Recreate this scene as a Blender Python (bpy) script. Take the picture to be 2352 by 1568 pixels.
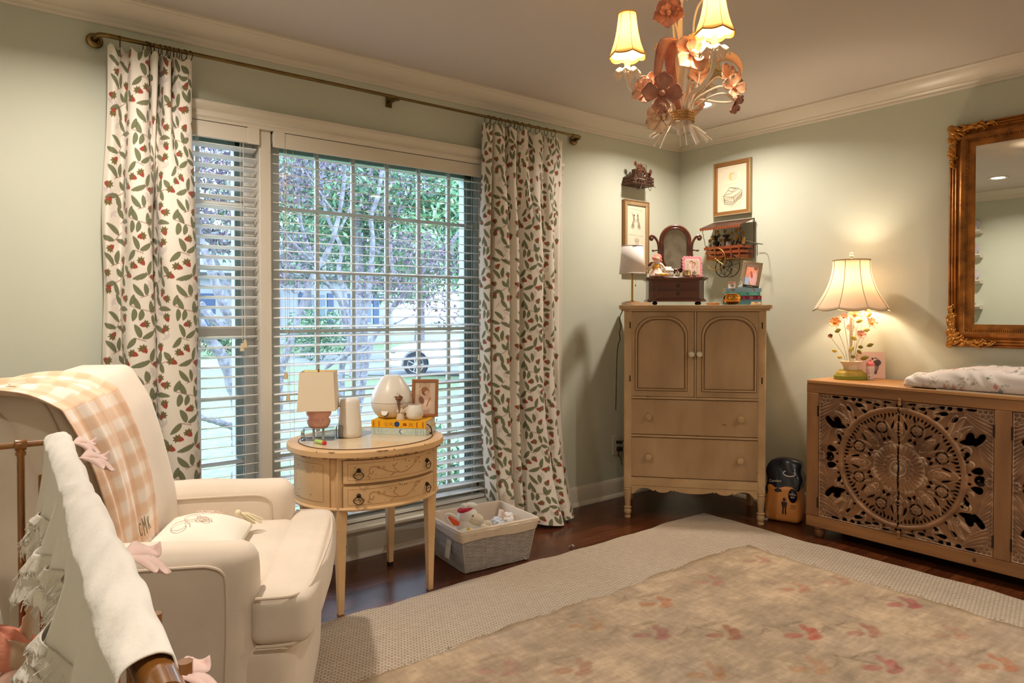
import bpy, bmesh, math, random
import numpy as np
from math import sin, cos, pi, radians, atan2, hypot, sqrt, exp
from mathutils import Vector, Matrix
rnd = random.Random(7)
for _o in list(bpy.data.objects): bpy.data.objects.remove(_o)
SC = bpy.context.scene
COL = SC.collection

# ------------------------------------------------------------------ camera
YAW, PITCH, FPX, PX, PY = radians(38.1), radians(.92), 1599., 1176., 742.6
cam = bpy.data.cameras.new('camera'); camo = bpy.data.objects.new('camera', cam); COL.objects.link(camo)
camo.location = (-3.97, -3.15, 1.205)
camo.rotation_euler = (pi/2-PITCH, 0, -YAW)
cam.sensor_width = 36; cam.lens = 36*FPX/2352
cam.shift_y = -(784-PY)/2352; cam.clip_start = .05; cam.clip_end = 300
SC.camera = camo
# ------------------------------------------------------------------ view and world
SC.view_settings.view_transform = 'Standard'; SC.view_settings.look = 'None'
SC.view_settings.exposure = EXPO = 0.9; SC.view_settings.gamma = 1.0; SC.view_settings.use_curve_mapping = False
W = bpy.data.worlds.new('sky'); SC.world = W; W.use_nodes = True
_n = W.node_tree.nodes; _l = W.node_tree.links
_bg = _n['Background']; _bg.inputs['Color'].default_value = (.64, .76, 1.0, 1); _bg.inputs['Strength'].default_value = 4.8
SC.cycles.max_bounces = 7; SC.cycles.diffuse_bounces = 4; SC.cycles.glossy_bounces = 3; SC.cycles.transmission_bounces = 5
SC.cycles.transparent_max_bounces = 10; SC.cycles.caustics_reflective = False; SC.cycles.caustics_refractive = False
SC.cycles.sample_clamp_indirect = 4.0
SC.cycles.use_adaptive_sampling = True; SC.cycles.adaptive_threshold = .03
WARM = (1.0, .89, .77)
CEIL = 2.42

# ------------------------------------------------------------------ helpers
def srgb(r, g, b):
    f = lambda c: (c/255/12.92) if c/255 <= .04045 else ((c/255+.055)/1.055)**2.4
    return (f(r), f(g), f(b), 1)
def srgbn(a):
    a = np.asarray(a, float)/255
    return np.where(a <= .04045, a/12.92, ((a+.055)/1.055)**2.4)
MATS = {}
def mat(name, col, rough=.6, metal=0., var=0., vscale=8., bump=0., bscale=60., spec=.5, col2=None, vstretch=(1, 1, 1), trans=0., alpha=1.,
        emit=0., vcol=False, coat=0., sheen=0., ior=1.45, vdet=4., vlo=.35, vhi=.65, bstretch=(1, 1, 1)):
    """principled material; col2/var = soft noise blotches, vcol = colours stored on the mesh"""
    if name in MATS: return MATS[name]
    m = bpy.data.materials.new(name); m.use_nodes = True; MATS[name] = m
    n = m.node_tree.nodes; l = m.node_tree.links; p = n['Principled BSDF']
    c = srgb(*col)
    p.inputs['Base Color'].default_value = c; p.inputs['Roughness'].default_value = rough; p.inputs['Metallic'].default_value = metal
    p.inputs['Specular IOR Level'].default_value = spec; p.inputs['IOR'].default_value = ior
    p.inputs['Transmission Weight'].default_value = trans; p.inputs['Alpha'].default_value = alpha
    p.inputs['Coat Weight'].default_value = coat; p.inputs['Sheen Weight'].default_value = sheen
    if emit: p.inputs['Emission Color'].default_value = c; p.inputs['Emission Strength'].default_value = emit
    tc = n.new('ShaderNodeTexCoord')
    base = None
    if vcol:
        a = n.new('ShaderNodeVertexColor'); a.layer_name = 'Col'; base = a.outputs['Color']
        l.new(base, p.inputs['Base Color'])
    if col2 is not None or var:
        mp = n.new('ShaderNodeMapping'); mp.inputs['Scale'].default_value = vstretch; l.new(tc.outputs['Object'], mp.inputs['Vector'])
        nz = n.new('ShaderNodeTexNoise'); nz.inputs['Scale'].default_value = vscale; nz.inputs['Detail'].default_value = vdet
        l.new(mp.outputs['Vector'], nz.inputs['Vector'])
        r = n.new('ShaderNodeValToRGB'); l.new(nz.outputs['Fac'], r.inputs['Fac'])
        e = r.color_ramp.elements; e[0].position = vlo; e[1].position = vhi
        if col2 is not None: e[0].color = c; e[1].color = srgb(*col2)
        else: e[0].color = tuple(x*(1-var) for x in c[:3])+(1,); e[1].color = tuple(min(1, x*(1+var)) for x in c[:3])+(1,)
        if vcol:
            mx = n.new('ShaderNodeMix'); mx.data_type = 'RGBA'; mx.blend_type = 'MULTIPLY'; mx.inputs[0].default_value = 1
            l.new(base, mx.inputs[6]); l.new(r.outputs['Color'], mx.inputs[7]); l.new(mx.outputs[2], p.inputs['Base Color'])
        else: l.new(r.outputs['Color'], p.inputs['Base Color'])
    if bump:
        mb = n.new('ShaderNodeMapping'); mb.inputs['Scale'].default_value = bstretch; l.new(tc.outputs['Object'], mb.inputs['Vector'])
        b = n.new('ShaderNodeBump'); b.inputs['Strength'].default_value = bump; b.inputs['Distance'].default_value = .004
        nb = n.new('ShaderNodeTexNoise'); nb.inputs['Scale'].default_value = bscale; nb.inputs['Detail'].default_value = 3
        l.new(mb.outputs['Vector'], nb.inputs['Vector']); l.new(nb.outputs['Fac'], b.inputs['Height']); l.new(b.outputs['Normal'], p.inputs['Normal'])
    return m
def shade_mat(name, col, tr=.55, strength=1.):
    """thin cloth that lets lamp light through"""
    if name in MATS: return MATS[name]
    m = bpy.data.materials.new(name); m.use_nodes = True; MATS[name] = m; n = m.node_tree.nodes; l = m.node_tree.links
    n.remove(n['Principled BSDF'])
    d = n.new('ShaderNodeBsdfDiffuse'); t = n.new('ShaderNodeBsdfTranslucent'); x = n.new('ShaderNodeMixShader')
    d.inputs[0].default_value = srgb(*col); t.inputs[0].default_value = srgb(*col); x.inputs[0].default_value = tr
    l.new(d.outputs[0], x.inputs[1]); l.new(t.outputs[0], x.inputs[2]); l.new(x.outputs[0], n['Material Output'].inputs[0])
    return m
def glass_mat(name, tint=(255, 255, 255), refl=1.):
    if name in MATS: return MATS[name]
    m = bpy.data.materials.new(name); m.use_nodes = True; MATS[name] = m; n = m.node_tree.nodes; l = m.node_tree.links
    n.remove(n['Principled BSDF'])
    t = n.new('ShaderNodeBsdfTransparent'); t.inputs[0].default_value = srgb(*tint)
    g = n.new('ShaderNodeBsdfGlossy'); g.inputs['Roughness'].default_value = .02
    f = n.new('ShaderNodeFresnel'); f.inputs[0].default_value = 1.45
    x = n.new('ShaderNodeMixShader'); l.new(f.outputs[0], x.inputs[0]); l.new(t.outputs[0], x.inputs[1]); l.new(g.outputs[0], x.inputs[2])
    l.new(x.outputs[0], n['Material Output'].inputs[0]); return m
def tag(o, label=None, cat=None, group=None, kind=None):
    if label: o['label'] = label
    if cat: o['category'] = cat
    if group: o['group'] = group
    if kind: o['kind'] = kind
    return o
def thing(name, label, cat, loc=(0, 0, 0), rz=0., group=None, rot=None):
    o = bpy.data.objects.new(name, None); COL.objects.link(o); o.empty_display_size = .1
    o.location = loc; o.rotation_euler = rot or (0, 0, rz); return tag(o, label, cat, group)
class B:
    """collects shapes for one mesh object"""
    def __init__(s): s.v = []; s.f = []; s.c = None
    def add(s, vs, fs):
        k = len(s.v); s.v += [tuple(p) for p in vs]; s.f += [tuple(i+k for i in f) for f in fs]; return s
    def box(s, x0, y0, z0, x1, y1, z1, M=None):
        vs = [(x, y, z) for z in (z0, z1) for x, y in ((x0, y0), (x1, y0), (x1, y1), (x0, y1))]
        if M is not None: vs = [M @ Vector(p) for p in vs]
        return s.add(vs, [(3, 2, 1, 0), (4, 5, 6, 7), (0, 1, 5, 4), (1, 2, 6, 5), (2, 3, 7, 6), (3, 0, 4, 7)])
    def lathe(s, prof, n=24, c=(0, 0, 0), M=None, sx=1, sy=1, caps=True, fr=None):
        """prof [(r,z)...]; fr(theta)->radius factor"""
        vs = []; fs = []
        for r, z in prof:
            for i in range(n):
                a = 2*pi*i/n; q = r*(fr(a, z) if fr else 1)
                vs.append(Vector((c[0]+q*cos(a)*sx, c[1]+q*sin(a)*sy, c[2]+z)))
        for j in range(len(prof)-1):
            for i in range(n): fs.append((j*n+i, j*n+(i+1) % n, (j+1)*n+(i+1) % n, (j+1)*n+i))
        if caps: fs.append(tuple(range(n-1, -1, -1))); fs.append(tuple((len(prof)-1)*n+i for i in range(n)))
        if M is not None: vs = [M @ p for p in vs]
        return s.add(vs, fs)
    def tube(s, pts, r, n=8, closed=False, flat=1., up=None):
        """swept round bar through pts, r number or list"""
        P = [Vector(p) for p in pts]; m = len(P); R = r if hasattr(r, '__len__') else [r]*m
        vs = []; fs = []; prev = None
        for i in range(m):
            if closed: t = P[(i+1) % m]-P[i-1]
            else: t = P[min(i+1, m-1)]-P[max(i-1, 0)]
            if t.length < 1e-9: t = Vector((0, 0, 1))
            t.normalize()
            if prev is None:
                ref = Vector(up) if up else (Vector((0, 0, 1)) if abs(t.z) < .9 else Vector((1, 0, 0)))
                a = t.cross(ref).normalized()
            else:
                a = prev-t*prev.dot(t)
                a = a.normalized() if a.length > 1e-6 else t.orthogonal().normalized()
            prev = a; b = t.cross(a)
            for k in range(n):
                q = 2*pi*k/n; vs.append(P[i]+a*(R[i]*cos(q))+b*(R[i]*flat*sin(q)))
        for i in range(m-1 if not closed else m):
            i2 = (i+1) % m
            for k in range(n): fs.append((i*n+k, i*n+(k+1) % n, i2*n+(k+1) % n, i2*n+k))
        if not closed: fs.append(tuple(range(n-1, -1, -1))); fs.append(tuple((m-1)*n+k for k in range(n)))
        return s.add(vs, fs)
    def prism(s, poly, h0, h1, ax='z', M=None):
        """polygon (a,b) extruded along axis"""
        n = len(poly)
        f = {'z': lambda a, b, h: (a, b, h), 'y': lambda a, b, h: (a, h, b), 'x': lambda a, b, h: (h, a, b)}[ax]
        vs = [Vector(f(a, b, h)) for h in (h0, h1) for a, b in poly]
        if M is not None: vs = [M @ p for p in vs]
        fs = [tuple(range(n-1, -1, -1)), tuple(range(n, 2*n))]+[(i, (i+1) % n, n+(i+1) % n, n+i) for i in range(n)]
        return s.add(vs, fs)
    def ball(s, c, r, n=14, m=9, M=None, sc=(1, 1, 1)):
        prof = [(max(1e-5, sin(pi*j/m)), -cos(pi*j/m)) for j in range(m+1)]
        vs = []
        for q, z in prof:
            for i in range(n):
                a = 2*pi*i/n; p = Vector((q*cos(a)*r*sc[0], q*sin(a)*r*sc[1], z*r*sc[2]))
                if M is not None: p = M @ p
                vs.append(p+Vector(c))
        fs = [(j*n+i, j*n+(i+1) % n, (j+1)*n+(i+1) % n, (j+1)*n+i) for j in range(m) for i in range(n)]
        return s.add(vs, fs)
    def grid(s, fn, nu, nv, closeu=False):
        vs = [fn(i/nu, j/nv) for j in range(nv+1) for i in range(nu+(0 if closeu else 1))]
        w = nu if closeu else nu+1
        fs = [(j*w+i, j*w+(i+1) % w, (j+1)*w+(i+1) % w, (j+1)*w+i) for j in range(nv) for i in range(nu)]
        return s.add(vs, fs)
    def disc(s, c, nrm, r, n=16):
        t = Vector(nrm).normalized(); a = t.orthogonal().normalized(); b = t.cross(a); c = Vector(c)
        return s.add([c+a*(r*cos(2*pi*i/n))+b*(r*sin(2*pi*i/n)) for i in range(n)], [tuple(range(n))])
    def obj(s, name, m, parent=None, loc=None, rz=0., rot=None, bev=0., seg=2, sub=0, solid=0., smooth=True, ang=38, label=None, off=-1., kind=None):
        me = bpy.data.meshes.new(name); me.from_pydata([tuple(p) for p in s.v], [], s.f); me.update()
        bm = bmesh.new(); bm.from_mesh(me); bmesh.ops.recalc_face_normals(bm, faces=bm.faces) if not solid else None; bm.to_mesh(me); bm.free()
        if smooth:
            me.polygons.foreach_set('use_smooth', [True]*len(me.polygons))
            if ang < 180: me.set_sharp_from_angle(angle=radians(ang))
        if s.c is not None: setcol(me, s.c)
        for q in (m if isinstance(m, (list, tuple)) else [m]): me.materials.append(q)
        o = bpy.data.objects.new(name, me); COL.objects.link(o)
        if parent is not None: o.parent = parent
        if loc: o.location = loc
        if rot: o.rotation_euler = rot
        elif rz: o.rotation_euler = (0, 0, rz)
        if solid: q = o.modifiers.new('thick', 'SOLIDIFY'); q.thickness = solid; q.offset = off
        if bev: q = o.modifiers.new('bevel', 'BEVEL'); q.width = bev; q.segments = seg; q.limit_method = 'ANGLE'; q.angle_limit = radians(40)
        if sub: q = o.modifiers.new('sub', 'SUBSURF'); q.levels = sub; q.render_levels = sub
        if label: o['label'] = label
        if kind: o['kind'] = kind
        return o
def setcol(me, cols):
    """cols n x 3 sRGB 0..255 per vertex"""
    a = me.color_attributes.new('Col', 'FLOAT_COLOR', 'POINT')
    c = np.ones((len(me.vertices), 4), np.float32); c[:, :3] = srgbn(cols); a.data.foreach_set('color', c.ravel())
def npgrid(name, P, cols, m, parent=None, mask=None, label=None, solid=0., off=-1., kind=None, smooth=True, loc=None, rz=0):
    """P (nv,nu,3) points, cols (nv,nu,3) sRGB; mask (nv-1,nu-1) True = keep face"""
    nv, nu = P.shape[:2]; idx = np.arange(nv*nu).reshape(nv, nu)
    F = np.stack([idx[:-1, :-1], idx[:-1, 1:], idx[1:, 1:], idx[1:, :-1]], -1)
    F = F[mask] if mask is not None else F.reshape(-1, 4)
    me = bpy.data.meshes.new(name); V = P.reshape(-1, 3); C_ = None if cols is None else np.asarray(cols).reshape(-1, 3)
    if mask is not None:
        u, inv = np.unique(F, return_inverse=True); V = V[u]; F = inv.reshape(-1, 4); C_ = C_[u] if C_ is not None else None
    me.vertices.add(len(V)); me.vertices.foreach_set('co', V.astype(np.float32).ravel())
    me.loops.add(F.size); me.loops.foreach_set('vertex_index', F.astype(np.int32).ravel())
    me.polygons.add(len(F)); me.polygons.foreach_set('loop_start', np.arange(0, F.size, 4, dtype=np.int32))
    me.update(calc_edges=True); me.validate()
    if smooth: me.polygons.foreach_set('use_smooth', [True]*len(me.polygons))
    if C_ is not None: setcol(me, C_)
    me.materials.append(m)
    o = bpy.data.objects.new(name, me); COL.objects.link(o)
    if parent is not None: o.parent = parent
    if loc: o.location = loc
    if rz: o.rotation_euler = (0, 0, rz)
    if solid: q = o.modifiers.new('thick', 'SOLIDIFY'); q.thickness = solid; q.offset = off
    if label: o['label'] = label
    if kind: o['kind'] = kind
    return o
class Cv:
    """small painter on a numpy picture, metric coordinates (x right, y up), optional wrap-around"""
    def __init__(s, w, h, res, bg, wrap=False):
        s.w, s.h, s.res, s.wrap = w, h, res, wrap
        s.nx, s.ny = max(2, int(round(w/res))), max(2, int(round(h/res)))
        s.a = np.ones((s.ny, s.nx, 3))*np.array(bg, float)
        s.X, s.Y = np.meshgrid((np.arange(s.nx)+.5)*w/s.nx, (np.arange(s.ny)+.5)*h/s.ny)
    def put(s, fn, cx, cy, rad, col, al=1.):
        if s.wrap: cx, cy = cx % s.w, cy % s.h
        for ox in ((-s.w, 0, s.w) if s.wrap else (0,)):
            for oy in ((-s.h, 0, s.h) if s.wrap else (0,)):
                x0 = int(max(0, (cx+ox-rad)/s.w*s.nx-1)); x1 = int(min(s.nx, (cx+ox+rad)/s.w*s.nx+2))
                y0 = int(max(0, (cy+oy-rad)/s.h*s.ny-1)); y1 = int(min(s.ny, (cy+oy+rad)/s.h*s.ny+2))
                if x1 <= x0 or y1 <= y0: continue
                m = np.clip(fn(s.X[y0:y1, x0:x1]-cx-ox, s.Y[y0:y1, x0:x1]-cy-oy)/s.res+.5, 0, 1)*al
                s.a[y0:y1, x0:x1] += m[..., None]*(np.array(col, float)-s.a[y0:y1, x0:x1])
    def ell(s, cx, cy, rx, ry, ang, col, al=1.):
        c_, s_ = cos(ang), sin(ang)
        s.put(lambda x, y: (1-np.sqrt(((x*c_+y*s_)/rx)**2+((-x*s_+y*c_)/ry)**2))*min(rx, ry), cx, cy, max(rx, ry), col, al)
    def leaf(s, cx, cy, ang, L, Wd, col, al=1., bend=0., tip=.5):
        """pointed leaf from (cx,cy) along ang"""
        c_, s_ = cos(ang), sin(ang)
        def fn(x, y):
            u = (x*c_+y*s_)/L; v = -x*s_+y*c_-bend*L*(u*u-u)
            uc = np.clip(u, 0, 1); wv = Wd*np.power(uc, tip)*np.power(1-uc, .75)*1.55
            return np.where((u > 0) & (u < 1), wv-np.abs(v), -1.)
        s.put(fn, cx, cy, L*1.15, col, al)
    def line(s, pts, wd, col, al=1.):
        for (ax, ay), (bx, by) in zip(pts[:-1], pts[1:]):
            dx, dy = bx-ax, by-ay; L2 = dx*dx+dy*dy+1e-12; mx, my = (ax+bx)/2, (ay+by)/2
            def fn(x, y):
                px, py = x+mx-ax, y+my-ay; t = np.clip((px*dx+py*dy)/L2, 0, 1)
                return wd/2-np.sqrt((px-t*dx)**2+(py-t*dy)**2)
            s.put(fn, mx, my, sqrt(L2)/2+wd, col, al)
    def rect(s, x0, y0, x1, y1, col, al=1.):
        hx, hy = abs(x1-x0)/2, abs(y1-y0)/2
        s.put(lambda x, y: np.minimum(hx-np.abs(x), hy-np.abs(y)), (x0+x1)/2, (y0+y1)/2, max(hx, hy), col, al)
    def noise(s, amp, cell, seed=0, stretch=1.):
        r = np.random.RandomState(seed); n = r.rand(int(s.h/cell)+3, int(s.w/cell/stretch)+3)
        y = np.linspace(0, n.shape[0]-2.001, s.ny); x = np.linspace(0, n.shape[1]-2.001, s.nx)
        yi, xi = y.astype(int), x.astype(int); fy, fx = (y-yi)[:, None], (x-xi)[None]
        fy = fy*fy*(3-2*fy); fx = fx*fx*(3-2*fx)
        v = n[yi][:, xi]*(1-fy)*(1-fx)+n[yi+1][:, xi]*fy*(1-fx)+n[yi][:, xi+1]*(1-fy)*fx+n[yi+1][:, xi+1]*fy*fx
        s.a *= (1+amp*(v-.5)*2)[..., None]; return v
    def at(s, u, v):
        """bilinear sample at metric (u,v)"""
        x = u/s.w*s.nx-.5; y = v/s.h*s.ny-.5
        if s.wrap: x0 = np.floor(x).astype(int); y0 = np.floor(y).astype(int)
        else: x = np.clip(x, 0, s.nx-1.001); y = np.clip(y, 0, s.ny-1.001); x0 = x.astype(int); y0 = y.astype(int)
        fx = (x-x0)[..., None]; fy = (y-y0)[..., None]; a = s.a
        g = lambda j, i: a[j % s.ny, i % s.nx]
        return g(y0, x0)*(1-fx)*(1-fy)+g(y0, x0+1)*fx*(1-fy)+g(y0+1, x0)*(1-fx)*fy+g(y0+1, x0+1)*fx*fy
def picture(name, cv, O, U, V, m, parent=None, label=None, n=None):
    """flat painted sheet spanning O + u*U + v*V"""
    nx, ny = n or (min(cv.nx, 220), min(cv.ny, 220)); u, v = np.meshgrid(np.linspace(0, 1, nx+1), np.linspace(0, 1, ny+1))
    O, U, V = map(np.array, (O, U, V)); P = O+u[..., None]*U+v[..., None]*V
    return npgrid(name, P.astype(float), cv.at(u*cv.w, v*cv.h), m, parent, label=label)
def spline(pts, n):
    """Catmull-Rom through pts, n samples, numpy"""
    P = np.array(pts, float); P = np.vstack([2*P[0]-P[1], P, 2*P[-1]-P[-2]]); m = len(P)-3
    t = np.linspace(0, m-1e-9, n); i = t.astype(int); f = (t-i)[:, None]
    a, b, c, d = P[i], P[i+1], P[i+2], P[i+3]
    return .5*((2*b)+(-a+c)*f+(2*a-5*b+4*c-d)*f*f+(-a+3*b-3*c+d)*f**3)
def sp3(pts, n): return [tuple(p) for p in spline(pts, n)]
def arclen(P):
    d = np.sqrt((np.diff(P, axis=0)**2).sum(1)); s = np.r_[0, np.cumsum(d)]; return s
def text(body, size, m, parent, loc, rot, name='lettering', ext=.0004, align='CENTER', sx=1.):
    cu = bpy.data.curves.new(name, 'FONT'); cu.body = body; cu.size = size; cu.extrude = ext; cu.align_x = align; cu.align_y = 'CENTER'
    o = bpy.data.objects.new(name, cu); COL.objects.link(o); bpy.context.view_layer.update()
    me = bpy.data.meshes.new_from_object(o); bpy.data.objects.remove(o)
    o = bpy.data.objects.new(name, me); COL.objects.link(o); me.materials.clear(); me.materials.append(m)
    o.parent = parent; o.location = loc; o.rotation_euler = rot; o.scale = (sx, 1, 1); return o
def rrect(x0, y0, x1, y1, r, n=5):
    o = []
    for cx, cy, a0 in ((x1-r, y0+r, -pi/2), (x1-r, y1-r, 0), (x0+r, y1-r, pi/2), (x0+r, y0+r, pi)):
        for i in range(n+1): a = a0+pi/2*i/n; o.append((cx+r*cos(a), cy+r*sin(a)))
    return o
def copy_tree(o, parent=None, loc=None, rz=None, label=None):
    c = o.copy(); COL.objects.link(c); c.parent = parent
    for ch in list(o.children): copy_tree(ch, c)
    if loc is not None: c.location = loc
    if rz is not None: c.rotation_euler = (0, 0, rz)
    if label: c['label'] = label
    return c
# ------------------------------------------------------------------ lamps in the ceiling
M_lens = mat('lamp_lens', (255, 238, 214), .5, emit=14)
M_trimw = mat('white_metal_trim', (232, 228, 220), .4)
def downlight(x, y, label, watts=10):
    t = thing('ceiling_light', label, 'light', (x, y, CEIL), group='recessed ceiling lights')
    B().lathe([(.052, -.002), (.078, -.002), (.082, -.006), (.078, -.010), (.056, -.008), (.052, -.002)], 32, caps=False).obj('trim_ring', M_trimw, t)
    B().lathe([(.0, -.004), (.054, -.004)], 32, caps=False).obj('lens', M_lens, t)
    li = bpy.data.lights.new('downlight', 'AREA'); li.shape = 'DISK'; li.size = .10; li.energy = watts; li.color = WARM; li.spread = radians(150)
    lo = bpy.data.objects.new('light_source', li); COL.objects.link(lo); lo.parent = t; lo.location = (0, 0, -.012)
downlight(-.58, -.62, 'round recessed ceiling light shining behind the flower chandelier near the corner', 9)
downlight(-3.60, -.84, 'round recessed ceiling light above the armchair, seen reflected in the gold mirror', 12)
downlight(-.60, -3.28, 'round recessed ceiling light above the far end of the carved sideboard, out of frame', 12)
downlight(-3.55, -3.28, 'round recessed ceiling light above the near end of the crib, out of frame', 9)

# ------------------------------------------------------------------ room shell
ROOM_X0, ROOM_Y0 = -4.5, -4.3
M_wall = mat('sage_green_paint', (203, 205, 188), .75, var=.02, vscale=2, bump=.05, bscale=180)
M_ceil = mat('ceiling_paint', (208, 199, 190), .9, bump=.04, bscale=120)
M_white = mat('white_gloss_paint', (222, 213, 198), .32, var=.02, vscale=3)
def struct(name, b, m, **k): o = b.obj(name, m, **k); o['kind'] = 'structure'; return o
# floor planks
mf = bpy.data.materials.new('dark_wood_floor'); mf.use_nodes = True; n = mf.node_tree.nodes; l = mf.node_tree.links; p = n['Principled BSDF']
tc = n.new('ShaderNodeTexCoord'); mp = n.new('ShaderNodeMapping'); l.new(tc.outputs['Object'], mp.inputs['Vector'])
br = n.new('ShaderNodeTexBrick'); br.inputs['Scale'].default_value = 1; br.inputs['Brick Width'].default_value = 1.1; br.inputs['Row Height'].default_value = .095
br.inputs['Mortar Size'].default_value = .0012; br.inputs['Color1'].default_value = srgb(104, 56, 30); br.inputs['Color2'].default_value = srgb(76, 38, 20)
br.inputs['Mortar'].default_value = srgb(30, 12, 6); br.offset = .37; l.new(mp.outputs['Vector'], br.inputs['Vector'])
mg = n.new('ShaderNodeMapping'); mg.inputs['Scale'].default_value = (3, 40, 1); l.new(tc.outputs['Object'], mg.inputs['Vector'])
nz = n.new('ShaderNodeTexNoise'); nz.inputs['Scale'].default_value = 2; nz.inputs['Detail'].default_value = 5; l.new(mg.outputs['Vector'], nz.inputs['Vector'])
rp = n.new('ShaderNodeValToRGB'); rp.color_ramp.elements[0].position = .3; rp.color_ramp.elements[0].color = (.55, .5, .45, 1); rp.color_ramp.elements[1].position = .75; rp.color_ramp.elements[1].color = (1.25, 1.2, 1.15, 1)
l.new(nz.outputs['Fac'], rp.inputs['Fac']); mx = n.new('ShaderNodeMix'); mx.data_type = 'RGBA'; mx.blend_type = 'MULTIPLY'; mx.inputs[0].default_value = 1
l.new(br.outputs['Color'], mx.inputs[6]); l.new(rp.outputs['Color'], mx.inputs[7]); l.new(mx.outputs[2], p.inputs['Base Color']); p.inputs['Roughness'].default_value = .27
struct('floor', B().box(ROOM_X0-.1, ROOM_Y0-.1, -.1, .1, .1, 0), mf, smooth=False)
struct('ceiling', B().box(ROOM_X0-.1, ROOM_Y0-.1, CEIL, .1, .12, CEIL+.1), M_ceil, smooth=False)
# window wall with one wide opening
WX0, WX1, WZ0, WZ1 = -3.41, -1.20, .165, 2.02
w = B()
w.box(ROOM_X0, 0, 0, WX0, .12, CEIL); w.box(WX1, 0, 0, 0, .12, CEIL); w.box(WX0, 0, 0, WX1, .12, WZ0); w.box(WX0, 0, WZ1, WX1, .12, CEIL)
struct('wall_left', w, M_wall, smooth=False)
struct('wall_right', B().box(0, ROOM_Y0, 0, .12, .12, CEIL), M_wall, smooth=False)
struct('wall_far', B().box(ROOM_X0-.12, ROOM_Y0, 0, ROOM_X0, .12, CEIL), M_wall, smooth=False)
struct('wall_back', B().box(ROOM_X0-.12, ROOM_Y0-.12, 0, .12, ROOM_Y0, CEIL), M_wall, smooth=False)
# crown moulding profile: (distance from wall, z)
crown = [(0, 2.328), (.012, 2.328), (.016, 2.334), (.016, 2.342), (.024, 2.346), (.030, 2.352), (.030, 2.356), (.036, 2.358), (.060, 2.372), (.084, 2.396), (.090, 2.404), (.097, 2.404), (.104, 2.411), (.104, CEIL), (0, CEIL)]
def along_x(prof, x0, x1, sgn, y): return B().prism([(y+sgn*d, z) for d, z in prof], x0, x1, 'x')
def along_y(prof, y0, y1, sgn, x): return B().prism([(x+sgn*d, z) for d, z in prof], y0, y1, 'y')
struct('trim_1', along_x(crown, ROOM_X0, 0, -1, 0), M_white, ang=30)
struct('trim_2', along_y(crown, ROOM_Y0, 0, -1, 0), M_white, ang=30)
struct('trim_3', along_y(crown, ROOM_Y0, 0, 1, ROOM_X0), M_white, ang=30)
struct('trim_4', along_x(crown, ROOM_X0, 0, 1, ROOM_Y0), M_white, ang=30)
base = [(0, 0), (.026, 0), (.026, .008), (.020, .020), (.013, .026), (.013, .098), (.010, .108), (.004, .118), (0, .120)]
struct('baseboard_left', along_x(base, ROOM_X0, 0, -1, 0), M_white, ang=30)
struct('baseboard_right', along_y(base, ROOM_Y0, 0, -1, 0), M_white, ang=30)
struct('baseboard_far', along_y(base, ROOM_Y0, 0, 1, ROOM_X0), M_white, ang=30)
struct('baseboard_back', along_x(base, ROOM_X0, 0, 1, ROOM_Y0), M_white, ang=30)
# window casings
cz = [(0, 2.018), (.020, 2.018), (.022, 2.028), (.028, 2.036), (.028, 2.044), (.024, 2.052), (.024, 2.060), (.034, 2.070), (.040, 2.082), (.040, 2.097), (0, 2.097)]
struct('trim_5', along_x(cz, WX0-.07, WX1+.07, -1, 0), M_white, ang=25)
struct('trim_6', B().box(WX0-.07, -.02, WZ0, WX0, 0, 2.02).box(WX1, -.02, WZ0, WX1+.07, 0, 2.02), M_white, bev=.004)
sill = [(-.10, .138), (.050, .138), (.058, .146), (.058, .158), (.050, .166), (-.10, .166)]
struct('trim_7', along_x(sill, WX0-.09, WX1+.09, -1, 0), M_white, ang=30)
apr = [(0, .120), (.016, .120), (.018, .128), (.024, .134), (.024, .138), (0, .138)]
struct('trim_8', along_x(apr, WX0-.07, WX1+.07, -1, 0), M_white, ang=30)
# mullion posts between the three lights
ML = [(-2.935, -2.883), (-1.681, -1.641)]
for k, (a, b_) in enumerate(ML):
    struct('trim_%d' % (9+k), B().box(a, -.006, .166, b_, .10, 2.02), M_white, bev=.003)
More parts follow.
